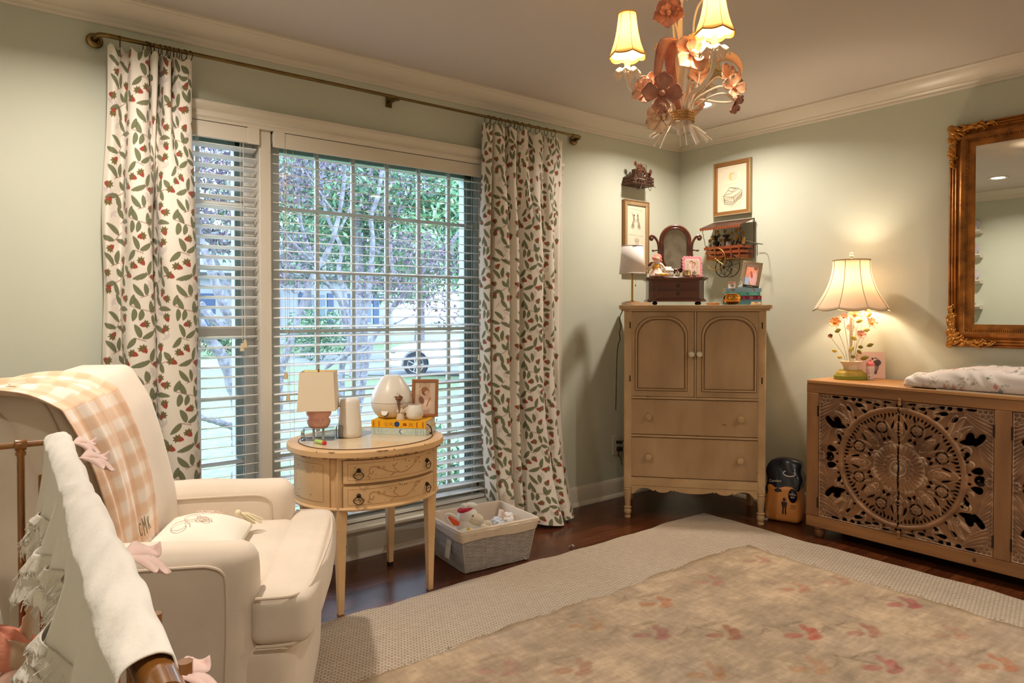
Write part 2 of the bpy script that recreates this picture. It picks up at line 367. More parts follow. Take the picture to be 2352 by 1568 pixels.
# sashes
M_sash = mat('sash_paint', (214, 210, 200), .4)
M_outer = mat('grey_green_outside_trim', (186, 198, 194), .6)
M_pane = glass_mat('window_glass', (246, 252, 252))
LIGHTS = [('window_1', WX0, -2.935, 2, [.24, .53, .82, 1.115, 1.40, 1.69, 1.975], True), ('window_2', -2.883, -1.681, 6, [.24, .53, .82, 1.115, 1.40, 1.69, 1.975], False),
          ('window_3', -1.641, WX1, 2, [.24, .53, .82, 1.115, 1.40, 1.69, 1.975], True)]
for nm, x0, x1, nc, rows, dh in LIGHTS:
    r = bpy.data.objects.new(nm, None); COL.objects.link(r); r['kind'] = 'structure'
    st = .066 if nc == 6 else .045; y0, y1 = .075, .110
    f = B(); f.box(x0, y0, .166, x0+st, y1, 2.02); f.box(x1-st*.25, y0, .166, x1, y1, 2.02) if nc == 6 else f.box(x1-st, y0, .166, x1, y1, 2.02)
    f.box(x0, y0, .166, x1, y1, .24); f.box(x0, y0, 1.975, x1, y1, 2.02)
    if dh: f.box(x0, y0-.012, 1.085, x1, y1, 1.140)
    f.obj('sash_frame', M_sash, r, bev=.003)
    xa, xb = x0+st, (x1-.005 if nc == 6 else x1-st)
    mtn = B()
    for i in range(1, nc): q = xa+(xb-xa)*i/nc; mtn.box(q-.0085, y0+.008, .24, q+.0085, y1-.003, 1.975)
    for z in rows[1:-1]:
        if not (dh and abs(z-1.115) < .02): mtn.box(xa, y0+.006, z-.0085, xb, y1-.002, z+.0085)
    mtn.obj('glazing_bars', M_sash, r, bev=.003)
    B().box(xa-.01, .092, .23, xb+.01, .096, 1.985).obj('glass_pane', M_pane, r, smooth=False)
    e = B(); e.box(x0-.02, .112, .15, x0+.055, .165, 2.05); e.box(x1-.075, .112, .15, x1+.02, .165, 2.05); e.box(x0-.02, .112, 1.955, x1+.02, .165, 2.05); e.box(x0-.02, .112, .13, x1+.02, .19, .185)
    e.obj('outer_frame', M_outer, r, bev=.004)
# ------------------------------------------------------------------ blinds
M_slat = mat('white_blind_slat', (242, 241, 238), .42)
M_cord = mat('white_cord', (220, 216, 208), .7)
M_tassel = mat('tassel_plastic', (216, 196, 160), .5)
def blind(name, label, x0, x1, tilt, cords, n=40, yc=.028, bottom=.19):
    t = thing(name, label, 'window blind', ((x0+x1)/2, yc, 0), group='horizontal blinds in the window'); h = (x1-x0)/2
    f = B().box(-h, -.045, 1.948, h, -.030, 2.016).box(-h, -.030, 1.975, h, .030, 2.010); f.obj('headrail', M_white, t, bev=.003)
    for sg in (-1, 1): B().box(sg*h-(.052 if sg > 0 else 0), -.049, 1.946, sg*h+(0 if sg > 0 else .052), -.0455, 2.018).obj('end_cap', M_white, t, bev=.002)
    s = B(); z1 = 1.925; pit = (z1-bottom-.03)/(n-1)
    for i in range(n):
        z = z1-i*pit; T = Matrix.Translation((0, 0, z)) @ Matrix.Rotation(radians(tilt+rnd.uniform(-.7, .7)), 4, 'X') @ Matrix.Rotation(radians(rnd.uniform(-.05, .05)), 4, 'Y')
        s.box(-h+.006, -.024, -.0014, h-.006, .024, .0014, T)
    s.obj('slat_panel', M_slat, t, smooth=False)
    B().box(-h+.006, -.024, bottom-.018, h-.006, .024, bottom).obj('bottom_rail', M_slat, t, bev=.003)
    for q in cords:
        c = B()
        for yy in (-.026, .026): c.tube([(q, yy, 1.95), (q, yy, bottom)], .0009, 5)
        for i in range(n): c.tube([(q, -.026, z1-i*pit-.004), (q, .026, z1-i*pit-.004)], .0006, 4)
        c.obj('ladder_cord', M_cord, t)
    return t
def pull(t, x, z, y=-.036):
    c = B().tube([(x, y, 1.95), (x+.003, y-.003, z+.04)], .0011, 5); o = c.obj('pull_cord', M_cord, t)
    B().lathe([(.003, .034), (.006, .032), (.010, .006), (.011, 0)], 10, c=(x+.003, y-.003, z)).obj('tassel', M_tassel, o)
b1 = blind('window_blind', 'narrow white horizontal blind beside the left floral curtain', -3.405, -2.938, -12, [-.17, .17])
pull(b1, .153, 1.035); pull(b1, .165, 1.05)
b2 = blind('window_blind', 'wide white horizontal blind behind the oval side table', -2.876, -1.684, 9, [-.50, .0, .50])
pull(b2, -.545, .90); pull(b2, -.535, .80); pull(b2, .54, .94)
b3 = blind('window_blind', 'narrow white horizontal blind mostly hidden behind the right floral curtain', -1.636, -1.205, 9, [-.15, .15])
# ------------------------------------------------------------------ curtain rod
M_brass = mat('aged_brass', (124, 102, 62), .3, metal=1., var=.12, vscale=14)
M_ring = mat('dark_bronze', (84, 66, 44), .4, metal=.9)
RZ, RY = 2.262, -.088
t = thing('curtain_rod', 'long aged brass curtain rod with curled ends above the window', 'curtain rod', (-2.3, RY, RZ))
B().tube([(-1.20, 0, 0), (0, 0, 0)], .0082, 12).obj('rod', M_brass, t)
B().tube([(-.02, 0, 0), (1.22, 0, 0)], .0070, 12).obj('rod', M_brass, t)
for sg in (-1, 1):
    e = B().tube(sp3([(sg*1.19, 0, 0), (sg*1.235, 0, 0), (sg*1.262, .012, 0), (sg*1.27, .040, -.004), (sg*1.268, .083, -.006)], 22), .0088, 12)
    o = e.obj('curled_end', M_brass, t)
    B().lathe([(.006, 0), (.020, .004), (.028, .010), (.030, .016), (.026, .022), (0.001, .024)], 20, M=Matrix.Translation((sg*1.268, .086, -.006)) @ Matrix.Rotation(pi/2, 4, 'X')).obj('wall_rosette', M_brass, o)
    B().tube([(sg*1.268+.016*cos(a)*(1-a/16), .062, -.006+.016*sin(a)*(1-a/16)) for a in np.linspace(0, 9, 30)], .004, 6).obj('curl', M_brass, o)
b = B().box(-.009, -.004, -.012, .009, .086, .004).box(-.016, .078, -.030, .016, .087, .022).box(-.011, -.012, -.016, .011, .010, -.008)
b.obj('bracket', M_brass, t, loc=(.01, 0, 0), bev=.002)
# ------------------------------------------------------------------ printed curtain fabric
TW = .34
tile = Cv(TW, TW, .0011, (226, 217, 204), wrap=True)
def cq(x, y): return (x-180)/2523., -y/2523.
GR, GRo, ST = (112, 115, 84), (70, 72, 50), (160, 122, 112)
def cleaf(a, b, k=1.):
    (x0, y0), (x1, y1) = cq(*a), cq(*b); an = atan2(y1-y0, x1-x0); L = hypot(x1-x0, y1-y0)*1.16
    bd = rnd.choice((-.22, .22)); tile.leaf(x0, y0, an, L, .0165*k, GRo, bend=bd, tip=.62); tile.leaf(x0+cos(an)*.0015, y0+sin(an)*.0015, an, L-.003, .0145*k, GR, bend=bd, tip=.62)
def cstem(*p): tile.line([cq(*q) for q in p], .0032, ST)
def berry(x, y, an):
    u, v = cq(x, y); c_, s_ = cos(an), sin(an)
    tile.leaf(u-.002*c_, v-.002*s_, an, .024, .0125, (112, 44, 34), tip=.28); tile.leaf(u-.001*c_, v-.001*s_, an, .0215, .0108, (156, 64, 50), tip=.28)
    for q in (-2.2, -1.2, 0, 1.2, 2.2): tile.leaf(u, v, an+pi+q*.68, .0175, .0058, (104, 92, 52), tip=.45)
    tile.ell(u, v, .0045, .0045, 0, (116, 98, 54))
def ghost(x, y, an):
    u, v = cq(x, y)
    for q in (-.7, .2, 1.3): tile.leaf(u, v, an+q, .024, .0085, (208, 196, 192), tip=.5)
for g in ((300, 280, -1), (430, 430, 1), (520, 660, 2), (820, 680, 0), (880, 330, 2), (810, 130, 3), (230, 80, 1), (240, 950, 0)): ghost(*g)
cstem((320, 1010), (350, 965), (440, 915), (540, 885)); cstem((300, 805), (385, 770)); cstem((440, 330), (385, 380)); cstem((395, 470), (340, 545), (310, 565))
cstem((590, 330), (690, 370), (780, 390), (825, 440)); cstem((655, 655), (735, 682)); cstem((755, 865), (800, 925)); cstem((695, 255), (770, 230)); cstem((935, 560), (930, 610)); cstem((925, 845), (945, 820))
for a, b_ in (((350, 965), (240, 1000)), ((345, 975), (378, 1075)), ((450, 915), (455, 800)), ((430, 912), (370, 838)), ((462, 910), (490, 992)), ((545, 880), (500, 808)), ((330, 795), (238, 690)), ((362, 778), (374, 664)),
              ((432, 338), (360, 234)), ((408, 366), (538, 375)), ((372, 495), (268, 404)), ((328, 552), (218, 512)), ((350, 540), (472, 602)), ((685, 366), (640, 265)), ((634, 364), (624, 470)), ((702, 376), (684, 466)),
              ((790, 395), (790, 300)), ((800, 402), (868, 348)), ((800, 430), (826, 526)), ((690, 650), (645, 535)), ((705, 656), (806, 590)), ((650, 650), (578, 740)), ((770, 878), (640, 925)), ((785, 890), (816, 772)),
              ((722, 242), (638, 138)), ((752, 230), (740, 132)), ((942, 552), (874, 458)), ((926, 600), (832, 568)), ((944, 600), (975, 665)), ((926, 832), (866, 734)), ((942, 828), (948, 718)), ((590, 330), (625, 240))): cleaf(a, b_)
for q in ((255, 180, 1.2), (460, 195, -1.9), (520, 265, 2.9), (510, 445, -1.2), (500, 560, -2.4), (290, 635, .8), (445, 740, -1.3), (250, 870, 2.8), (735, 515, -2.9), (710, 755, -.9), (625, 800, -.4), (895, 680, 1.), (845, 60, 2.8), (835, 245, .9), (890, 905, 3.), (985, 190, -1.6), (560, 30, -.5)): berry(*q)
M_print = mat('berry_vine_cotton', (255, 255, 255), .85, vcol=True, sheen=.15, bump=.05, bscale=300)
def curtain(label, bot, top, flare, nrings, z0=.004, off=0., seed=1):
    nu, nv = 640, 800; r = np.random.RandomState(seed)
    P0, P1 = spline(bot, nu*3), spline(top, nu*3)
    def res(P):
        s = arclen(P); q = np.linspace(0, s[-1], nu+1); return np.stack([np.interp(q, s, P[:, k]) for k in (0, 1)], 1), s[-1]
    A, LA = res(P0); T, LT = res(P1); zt = 2.222
    v = np.linspace(0, 1, nv+1)[:, None]; u = np.linspace(0, 1, nu+1)[None]
    z = z0+(zt-z0)*v; k = np.clip((v-.66)/.34, 0, 1); k = k*k*(3-2*k)
    X = A[None, :, 0]*(1-k)+T[None, :, 0]*k; Y = A[None, :, 1]*(1-k)+T[None, :, 1]*k
    fl = np.clip(1-v/.42, 0, 1)**2; cx = A[:, 0].mean()
    X = X+(X-cx)*flare[0]*fl+flare[2]*fl; Y = Y-flare[1]*fl*(.5+.5*np.sin(u*9+1))
    ph = r.rand(6)*6
    wob = sum(.0035*np.sin(u*(9+5*i)+v*(7+4*i)+ph[i]) for i in range(5))
    X = X+wob*(1-.7*k)*.8; Y = Y+wob*1.3*(1-v*.6)+.004*np.sin(u*60+v*25)*np.clip(1-v*6, 0, 1)
    Y = np.minimum(Y, -.045)
    z = z+(.010*np.sin(u*70)*np.clip(v*14-13, 0, 1))+.012*np.sin(u*21+2)*np.clip(1-v*12, 0, 1)**2+.012*np.clip(1-v*12, 0, 1)
    cols = tile.at(u*LA+off+0*v, v*2.22+0*u)
    t = thing('floral_curtain', label, 'curtain', (float(cx), -.09, 0), group='floral curtain panels')
    Q = np.stack([X-cx, Y+.09, z], -1)
    npgrid('fabric_panel', Q, cols, M_print, t, solid=.0016, off=0)
    for i in nrings:
        x = i-float(cx); a = rnd.uniform(-.35, .35); M_ = Matrix.Translation((x, RY+.09, RZ-.013)) @ Matrix.Rotation(a, 4, 'Z')
        B().tube([M_ @ Vector((.0, .0215*cos(q), .0215*sin(q))) for q in np.linspace(0, 2*pi, 25)[:-1]], .0017, 6, closed=True).tube([(x, RY+.09, RZ-.034), (x, RY+.09, RZ-.052)], .0012, 5).obj('ring', M_ring, t)
    return t
Lbot = [(-3.552, -.052), (-3.54, -.078), (-3.51, -.062), (-3.492, -.056), (-3.486, -.095), (-3.474, -.138), (-3.44, -.156), (-3.402, -.15), (-3.384, -.12), (-3.381, -.056), (-3.372, -.052), (-3.367, -.12), (-3.348, -.156), (-3.30, -.172), (-3.254, -.158), (-3.228, -.12), (-3.232, -.066), (-3.242, -.05)]
Ltop = [(-3.535, -.088), (-3.512, -.104), (-3.482, -.074), (-3.462, -.070), (-3.452, -.105), (-3.420, -.118), (-3.398, -.108), (-3.392, -.066), (-3.384, -.104), (-3.366, -.114), (-3.358, -.066), (-3.35, -.062), (-3.338, -.108), (-3.318, -.112), (-3.312, -.070), (-3.296, -.104), (-3.262, -.112), (-3.238, -.100), (-3.232, -.066)]
curtain('left strawberry vine curtain hanging behind the cream armchair', Lbot, Ltop, (.10, .03, .01), (-3.492, -3.402, -3.393, -3.383, -3.372, -3.352, -3.335, -3.318, -3.301, -3.284, -3.262, -3.242), off=0)
Rbot = [(-1.765, -.05), (-1.767, -.10), (-1.755, -.135), (-1.738, -.10), (-1.732, -.06), (-1.722, -.12), (-1.70, -.16), (-1.655, -.172), (-1.63, -.13), (-1.625, -.06), (-1.615, -.05), (-1.602, -.11), (-1.58, -.142), (-1.552, -.13), (-1.545, -.07), (-1.52, -.10), (-1.49, -.152), (-1.43, -.168), (-1.385, -.14), (-1.375, -.07), (-1.36, -.11), (-1.32, -.142), (-1.282, -.12), (-1.27, -.07), (-1.24, -.055), (-1.20, -.062), (-1.182, -.05)]
Rtop = [(-1.758, -.066), (-1.752, -.105), (-1.728, -.112), (-1.712, -.098), (-1.705, -.062), (-1.69, -.10), (-1.66, -.116), (-1.632, -.104), (-1.622, -.062), (-1.60, -.058), (-1.59, -.10), (-1.562, -.114), (-1.546, -.10), (-1.538, -.064), (-1.52, -.10), (-1.488, -.112), (-1.462, -.098), (-1.446, -.066), (-1.42, -.10), (-1.376, -.108), (-1.346, -.09), (-1.33, -.064), (-1.30, -.082), (-1.25, -.094), (-1.205, -.086), (-1.176, -.07)]
curtain('right strawberry vine curtain hanging beside the wicker toy basket', Rbot, Rtop, (.16, .12, .035), (-1.735, -1.70, -1.652, -1.60, -1.562, -1.54, -1.50, -1.452, -1.382, -1.318, -1.262), off=.13, seed=4)

# ------------------------------------------------------------------ outside
GZ = -.52
M_grass = mat('lawn_grass', (98, 116, 86), .95, col2=(122, 138, 104), vscale=14, vdet=6, bump=.3, bscale=40)
M_conc = mat('pale_concrete', (128, 130, 136), .9, var=.05, vscale=2)
struct('ground', B().box(-40, .16, GZ-.2, 70, 120, GZ), M_grass, smooth=False)
d = B(); d.box(-30, 18.5, GZ-.05, 60, 23.5, GZ+.012); d.add([(3.8, 15.0, GZ+.014), (12, 7.6, GZ+.014), (15, 11.5, GZ+.014), (6.4, 18.6, GZ+.014)], [(0, 1, 2, 3)])
struct('driveway', d, M_conc, smooth=False)
def foliage(blobs, n, size, cols, seed, per=1.):
    """leaf cards: blobs [(x,y,z,rx,ry,rz)], n leaves; every leaf is a bent two-triangle blade"""
    r = np.random.RandomState(seed); vol = np.array([b[3]*b[4]*b[5] for b in blobs])**.7; k = r.choice(len(blobs), n, p=vol/vol.sum())
    bl = np.array(blobs)[k]; d = r.normal(size=(n, 3)); d /= np.linalg.norm(d, axis=1)[:, None]; q = r.rand(n)[:, None]**(.45)
    c = bl[:, :3]+d*q*bl[:, 3:]
    a = r.normal(size=(n, 3)); a[:, 2] -= .3; a /= np.linalg.norm(a, axis=1)[:, None]; b = np.cross(a, r.normal(size=(n, 3))); b /= np.linalg.norm(b, axis=1)[:, None]
    s = size*(.6+.8*r.rand(n))[:, None]; e = np.cross(a, b)*s*.12
    V = np.stack([c-a*s, c+b*s*.36+e, c+a*s, c-b*s*.36+e], 1).reshape(-1, 3)
    C0 = np.array(cols, float)[r.randint(len(cols), size=n)]*(.82+.36*r.rand(n))[:, None]
    me = bpy.data.meshes.new('foliage'); F = np.arange(4*n).reshape(n, 4)
    me.vertices.add(4*n); me.vertices.foreach_set('co', V.astype(np.float32).ravel()); me.loops.add(4*n); me.loops.foreach_set('vertex_index', F.astype(np.int32).ravel())
    me.polygons.add(n); me.polygons.foreach_set('loop_start', np.arange(0, 4*n, 4, dtype=np.int32)); me.update(calc_edges=True); me.validate()
    setcol(me, np.repeat(np.clip(C0, 0, 255), 4, 0)); return me
M_leafy = mat('leaf_surface', (255, 255, 255), .7, vcol=True)
M_bark = mat('lichen_bark', (92, 88, 96), .95, col2=(136, 134, 142), vscale=22, vdet=5, bump=.5, bscale=40)
def addfol(root, blobs, n, size, cols, seed):
    me = foliage(blobs, n, size, cols, seed); me.materials.append(M_leafy); o = bpy.data.objects.new('foliage', me); COL.objects.link(o); o.parent = root; return o
GREENS = [(84, 118, 84), (104, 138, 100), (66, 98, 76), (124, 150, 112), (78, 108, 84)]
PURP = [(90, 78, 94), (110, 92, 106), (74, 62, 80), (124, 104, 116), (98, 102, 106)]
# multi-stem tree in front of the window; limbs given as (pixel column, row, distance beyond the wall)
def at(px, py, Y):
    Rv = Vector((cos(YAW), -sin(YAW), 0)); Fv = Vector((sin(YAW)*cos(PITCH), cos(YAW)*cos(PITCH), -sin(PITCH))); Uv = Rv.cross(Fv)
    d_ = Fv+Rv*((px-PX)/FPX)-Uv*((py-PY)/FPX); return Vector(camo.location)+d_*((Y+3.15)/d_.y)
t = thing('multi_stem_tree', 'grey barked many stemmed tree in the front yard filling the wide window', 'tree', tuple(Vector((-1.0, 4.2, GZ))))
def q8(x, y): return 620+x/2.8, 300+y/2.8
limbs = [([(60, 1790, 4.2), (70, 1568, 4.1), (150, 1300, 4.0), (215, 1100, 3.9), (280, 930, 3.8), (370, 780, 3.7), (420, 640, 3.6), (460, 450, 3.6), (480, 250, 3.5), (470, 100, 3.5)], .040, .016),
         ([(455, 1850, 4.3), (465, 1500, 4.3), (510, 1380, 4.3), (500, 1230, 4.4), (480, 1050, 4.5), (440, 900, 4.6), (460, 760, 4.7), (370, 560, 4.8), (340, 400, 4.9), (320, 150, 5.0)], .040, .015),
         ([(540, 1850, 4.2), (560, 1480, 4.2), (600, 1250, 4.1), (640, 1000, 4.0), (660, 700, 3.9), (650, 560, 3.9), (700, 400, 3.8), (730, 150, 3.8)], .040, .018),
         ([(560, 1850, 4.4), (640, 1400, 4.5), (700, 1280, 4.6), (780, 1150, 4.8), (850, 1040, 5.0), (790, 900, 5.1), (770, 700, 5.2), (755, 560, 5.3), (760, 300, 5.4)], .040, .016),
         ([(800, 1120, 4.8), (900, 1000, 4.6), (1000, 880, 4.5), (1110, 780, 4.4), (1220, 650, 4.2), (1330, 480, 4.1)], .034, .022),
         ([(350, 1530, 4.3), (480, 1450, 4.2), (620, 1400, 4.0), (700, 1290, 3.9), (800, 1240, 3.8), (930, 1180, 3.7)], .020, .010),
         ([(70, 620, 3.8), (130, 700, 3.85), (230, 800, 3.9), (300, 860, 3.95)], .012, .018),
         ([(165, 60, 4.4), (180, 400, 4.4), (200, 600, 4.4), (260, 780, 4.4), (330, 930, 4.4), (450, 1100, 4.4), (490, 1300, 4.35)], .018, .024),
         ([(450, 640, 4.7), (520, 480, 4.8), (540, 300, 4.9), (500, 150, 5.0)], .016, .009), ([(460, 560, 3.6), (380, 480, 3.6), (270, 320, 3.6), (210, 230, 3.6)], .011, .006)]
for pts, r0, r1 in limbs:
    P = [at(*q8(x, y), Y)-Vector((-1.0, 4.2, GZ)) for x, y, Y in pts]; S = sp3([tuple(p) for p in P], 30)
    B().tube(S, list(np.linspace(r0, r1, 30)*(1+.12*np.sin(np.arange(30)*1.7))), 9).obj('limb', M_bark, t)
bl = []
for px, py, Y, rr in ((660, 360, 3.8, .55), (700, 420, 4.6, .5), (640, 440, 4.0, .4), (660, 560, 4.2, .38), (700, 600, 5.0, .4), (930, 560, 4.4, .5), (980, 580, 4.2, .45), (1020, 620, 4.5, .45), (850, 640, 4.9, .4), (900, 660, 4.4, .4), (990, 690, 4.3, .4), (830, 380, 5.0, .5), (950, 420, 4.8, .35), (1040, 740, 4.2, .25), (880, 470, 5.0, .4), (770, 350, 4.2, .4), (660, 640, 4.2, .3)):
    p = at(px, py, Y)-Vector((-1.0, 4.2, GZ)); bl.append((p.x, p.y, p.z, rr*1.3, rr, rr*.55))
addfol(t, bl, 5600, .031, PURP, 3)
t = thing('garden_tree', 'grey trunked tree with purple leaves outside the narrow left window', 'tree', (-2.3, 3.2, GZ))
o3 = Vector((-2.3, 3.2, GZ))
for pts, r0, r1 in ([([(548, 1010, 3.2), (550, 940, 3.2), (536, 890, 3.2), (519, 835, 3.2), (499, 800, 3.2), (480, 775, 3.2), (455, 735, 3.2)], .062, .042), ([(545, 1180, 3.2), (552, 1060, 3.2), (548, 1000, 3.2)], .075, .062), ([(540, 752, 3.6), (519, 711, 3.6), (502, 670, 3.6), (488, 629, 3.6), (478, 600, 3.6), (455, 520, 3.7), (450, 400, 3.7)], .05, .03),
         ([(553, 983, 3.1), (520, 975, 3.0), (500, 968, 2.9), (462, 958, 2.8)], .032, .024), ([(540, 690, 3.9), (512, 636, 3.9), (490, 577, 3.9), (470, 480, 4.0)], .026, .016), ([(455, 700, 3.4), (500, 745, 3.4), (530, 765, 3.4)], .05, .04)]):
    P = [tuple(at(x, y, Y)-o3) for x, y, Y in pts]; B().tube(sp3(P, 22), list(np.linspace(r0, r1, 22)*(1+.1*np.sin(np.arange(22)*1.9))), 9).obj('limb', M_bark, t)
bl = []
for px, py, Y, rr in ((480, 360, 3.4, .5), (540, 400, 3.8, .45), (500, 450, 3.6, .45), (470, 530, 3.8, .4), (550, 480, 4.2, .4), (530, 560, 4.0, .3), (510, 340, 4.2, .5)):
    p = at(px, py, Y)-o3; bl.append((p.x, p.y, p.z, rr*1.2, rr, rr*.5))
addfol(t, bl, 3600, .031, PURP+[(150, 160, 150)], 5)
# green trees farther away
far = [(820, 14, 5.6, 420, 3.0, 'tall pale green tree beyond the driveway behind the many stemmed tree'), (960, 20, 7.0, 470, 3.6, 'broad green tree standing behind the parked white car'), (1090, 11.5, 5.4, 500, 2.0, 'green tree seen at the right side of the wide window'),
       (700, 26, 7.5, 470, 3.6, 'green tree beside the neighbouring house'), (1180, 30, 9.0, 450, 5.0, 'distant green tree behind the right floral curtain'), (870, 47, 9.5, 520, 6., 'far green tree across the street above the parked car')]
for i, (px, Y, top, py, rr, lab) in enumerate(far):
    c = at(px, py, Y); t = thing('leafy_tree', lab, 'tree', (c.x, c.y, GZ), group='green trees across the yard')
    B().tube(sp3([(0, 0, 0), (.15, .1, c.z*.4), (-.1, 0, c.z-GZ+.4)], 14), list(np.linspace(.24, .08, 14)), 9).obj('trunk', M_bark, t)
    r = random.Random(i); bl = [(r.uniform(-.7, .7)*rr, r.uniform(-.5, .5)*rr, c.z-GZ+r.uniform(-.75, .7)*rr, rr*.5, rr*.5, rr*.36) for _ in range(13)]
    addfol(t, bl, 9500, .075+.0022*Y, [tuple(min(255, q*(1.0+.1*(i % 3))) for q in g) for g in GREENS], 20+i)
# shrubs
for i, (px, py, Y, rr, lab) in enumerate(((1035, 985, .62, .30, 'low leafy shrub right outside the window behind the photo frame'), (740, 712, 20.5, 1.1, 'rounded green bush by the neighbouring house front'), (700, 716, 22.5, .9, 'small green bush at the left of the neighbouring flower bed'), (500, 745, 26, .9, 'dark clipped bush beside the neighbouring blue door'), (950, 965, 1.25, .26, 'low leafy shrub behind the two stacked books outside'))):
    c = at(px, py, Y); t = thing('green_shrub', lab, 'shrub', (c.x, c.y, GZ), group='shrubs outside')
    B().tube([(0, 0, 0), (.02, 0, .2)], .02, 6).obj('stem', M_bark, t)
    h = max(.2, c.z-GZ); addfol(t, [(0, 0, h*.5, rr, rr*.8, h*.6), (rr*.4, 0, h*.6, rr*.6, rr*.5, h*.5)], 900, .03 if Y < 5 else .09, GREENS[:4], 40+i)
# neighbouring house
M_side = mat('pale_siding', (160, 162, 170), .8, var=.03, vscale=1)
M_roof = mat('grey_shingles', (120, 122, 130), .9, var=.1, vscale=6)
M_shut = mat('slate_blue_paint', (70, 88, 122), .6)
hs = thing('neighbour_house', 'pale sided house with slate blue shutters and door across the street', 'house', (8.5, 31, GZ))
w = B().box(-6.5, 0, 0, 6, 7, 3.4); w.prism([(-1.2, 3.4), (6, 3.4), (2.4, 6.2)], 0, 7, 'y'); w.obj('siding_wall', M_side, hs, smooth=False)
for z in np.arange(.3, 3.4, .22): pass
B().prism([(-.3, 3.3), (-.6, 3.55), (3.4, 5.8), (3.5, 5.6)], -6.8, 6.2, 'x').prism([(-1.6, 3.3), (2.4, 6.4), (6.4, 3.3), (6.5, 3.5), (2.4, 6.7), (-1.7, 3.5)], -.4, 7, 'y').obj('roof', M_roof, hs, smooth=False)
B().box(-4.3, -.08, .5, -3.35, 0, 2.6).obj('door', M_shut, hs, bev=.02)
B().box(-4.7, -.05, .4, -4.35, 0, 2.7).box(-3.3, -.05, .4, -2.95, 0, 2.7).box(-4.7, -.06, 2.6, -2.95, 0, 2.85).obj('door_surround', M_side, hs)
M_win2 = mat('dark_window_glass', (96, 112, 130), .15)
for q in (-1.2, 1.6, 4.2):
    f = B().box(q-.55, -.05, 1.1, q+.55, 0, 2.7).obj('window', M_side, hs); B().box(q-.46, -.06, 1.18, q+.46, -.03, 2.62).obj('pane', M_win2, f)
    for sg in (-1, 1): B().box(q+sg*.75-.16, -.08, 1.1, q+sg*.75+.16, 0, 2.7).obj('shutter', M_shut, hs)
B().box(-4.9, -1.2, 0, -2.7, 0, .4).box(-4.9, -1.6, 0, -2.7, -1.2, .2).obj('front_steps', mat('brick', (168, 130, 118), .9), hs)
# parked car
M_car = mat('white_car_paint', (236, 238, 242), .25, coat=.5); M_tyre = mat('tyre_rubber', (42, 44, 50), .8); M_rim = mat('alloy', (170, 176, 186), .35, metal=.8)
cr = thing('parked_car', 'white car parked on the pale driveway seen through the blind', 'car', (7.05, 11.85, GZ), rz=-YAW)
prof = [(-2.75, .30), (-2.78, .62), (-2.62, .78), (-1.5, .92), (-.95, 1.0), (-.25, 1.42), (1.0, 1.46), (1.9, 1.15), (2.1, .95), (2.15, .45), (2.1, .30)]
def arch(cx): return [(cx+.37*cos(a), .33+.37*sin(a)) for a in np.linspace(pi, 0, 12)]
body = [(-2.75, .26)]+prof[1:]+[(1.9, .26)]
poly = prof+[(1.72, .26)]+[(x, z) for x, z in reversed(arch(1.35))]+[(.98, .26)]+[(-1.63, .26)]+[(x, z) for x, z in reversed(arch(-2.0))]+[(-2.37, .26)]
B().prism(poly, 0, 1.75, 'y').obj('body', M_car, cr, bev=.05, seg=3)
B().prism([(-.72, 1.02), (-.2, 1.36), (.35, 1.38), (.35, 1.02)], -.012, 0, 'y').prism([(.42, 1.02), (.42, 1.38), (1.0, 1.38), (1.6, 1.05)], -.012, 0, 'y').obj('side_window', M_win2, cr)
B().ball((-2.6, .05, .68), .12, sc=(1, .6, .7)).obj('headlamp', M_rim, cr)
for cx in (-2.0, 1.35):
    Mx = Matrix.Translation((cx, .02, .33)) @ Matrix.Rotation(pi/2, 4, 'X')
    wh = B().lathe([(.20, -.2), (.31, -.2), (.33, -.17), (.33, -.02), (.31, .01), (.21, .015)], 32, M=Mx).obj('wheel', M_tyre, cr)
    rm = B().lathe([(.21, .0), (.215, .018), (.19, .012), (.185, -.03)], 32, M=Mx, caps=False)
    for k in range(7): a = 2*pi*k/7; rm.tube([Mx @ Vector((.03*cos(a), .03*sin(a), .012)), Mx @ Vector((.195*cos(a), .195*sin(a), .008))], .016, 6)
    rm.lathe([(.045, .0), (.04, .022)], 14, M=Mx).obj('rim', M_rim, wh)
# ------------------------------------------------------------------ soft forms
def soft(b, x0, y0, z0, x1, y1, z1, r, n=14, puff=(0, 0, 0), fn=None):
    h = np.array([(x1-x0)/2, (y1-y0)/2, (z1-z0)/2]); c = np.array([(x1+x0)/2, (y1+y0)/2, (z1+z0)/2]); r = min(r, *(h*.999))
    for ax in range(3):
        for sg in (-1, 1):
            u, v = np.meshgrid(np.linspace(-1, 1, n+1), np.linspace(-1, 1, n+1)); u = np.sin(u*pi/2)*.6+u*.4; v = np.sin(v*pi/2)*.6+v*.4
            p = np.zeros(u.shape+(3,)); o = [i for i in range(3) if i != ax]; p[..., ax] = sg; p[..., o[0]] = u; p[..., o[1]] = v
            q = p*h; k = np.clip(q, -(h-r), h-r); d = q-k; L = np.sqrt((d**2).sum(-1))[..., None]; q = k+d/np.maximum(L, 1e-9)*r
            q[..., ax] += sg*puff[ax]*(1-u*u)*(1-v*v); q += c
            if fn is not None: q = np.array([fn(*t) for t in q.reshape(-1, 3)]).reshape(q.shape)
            k0 = len(b.v); b.v += [tuple(t) for t in q.reshape(-1, 3)]; w = n+1
            for j in range(n):
                for i in range(n):
                    f = (k0+j*w+i, k0+j*w+i+1, k0+(j+1)*w+i+1, k0+(j+1)*w+i); b.f.append(f if (sg > 0) == (ax != 1) else f[::-1])
    return b
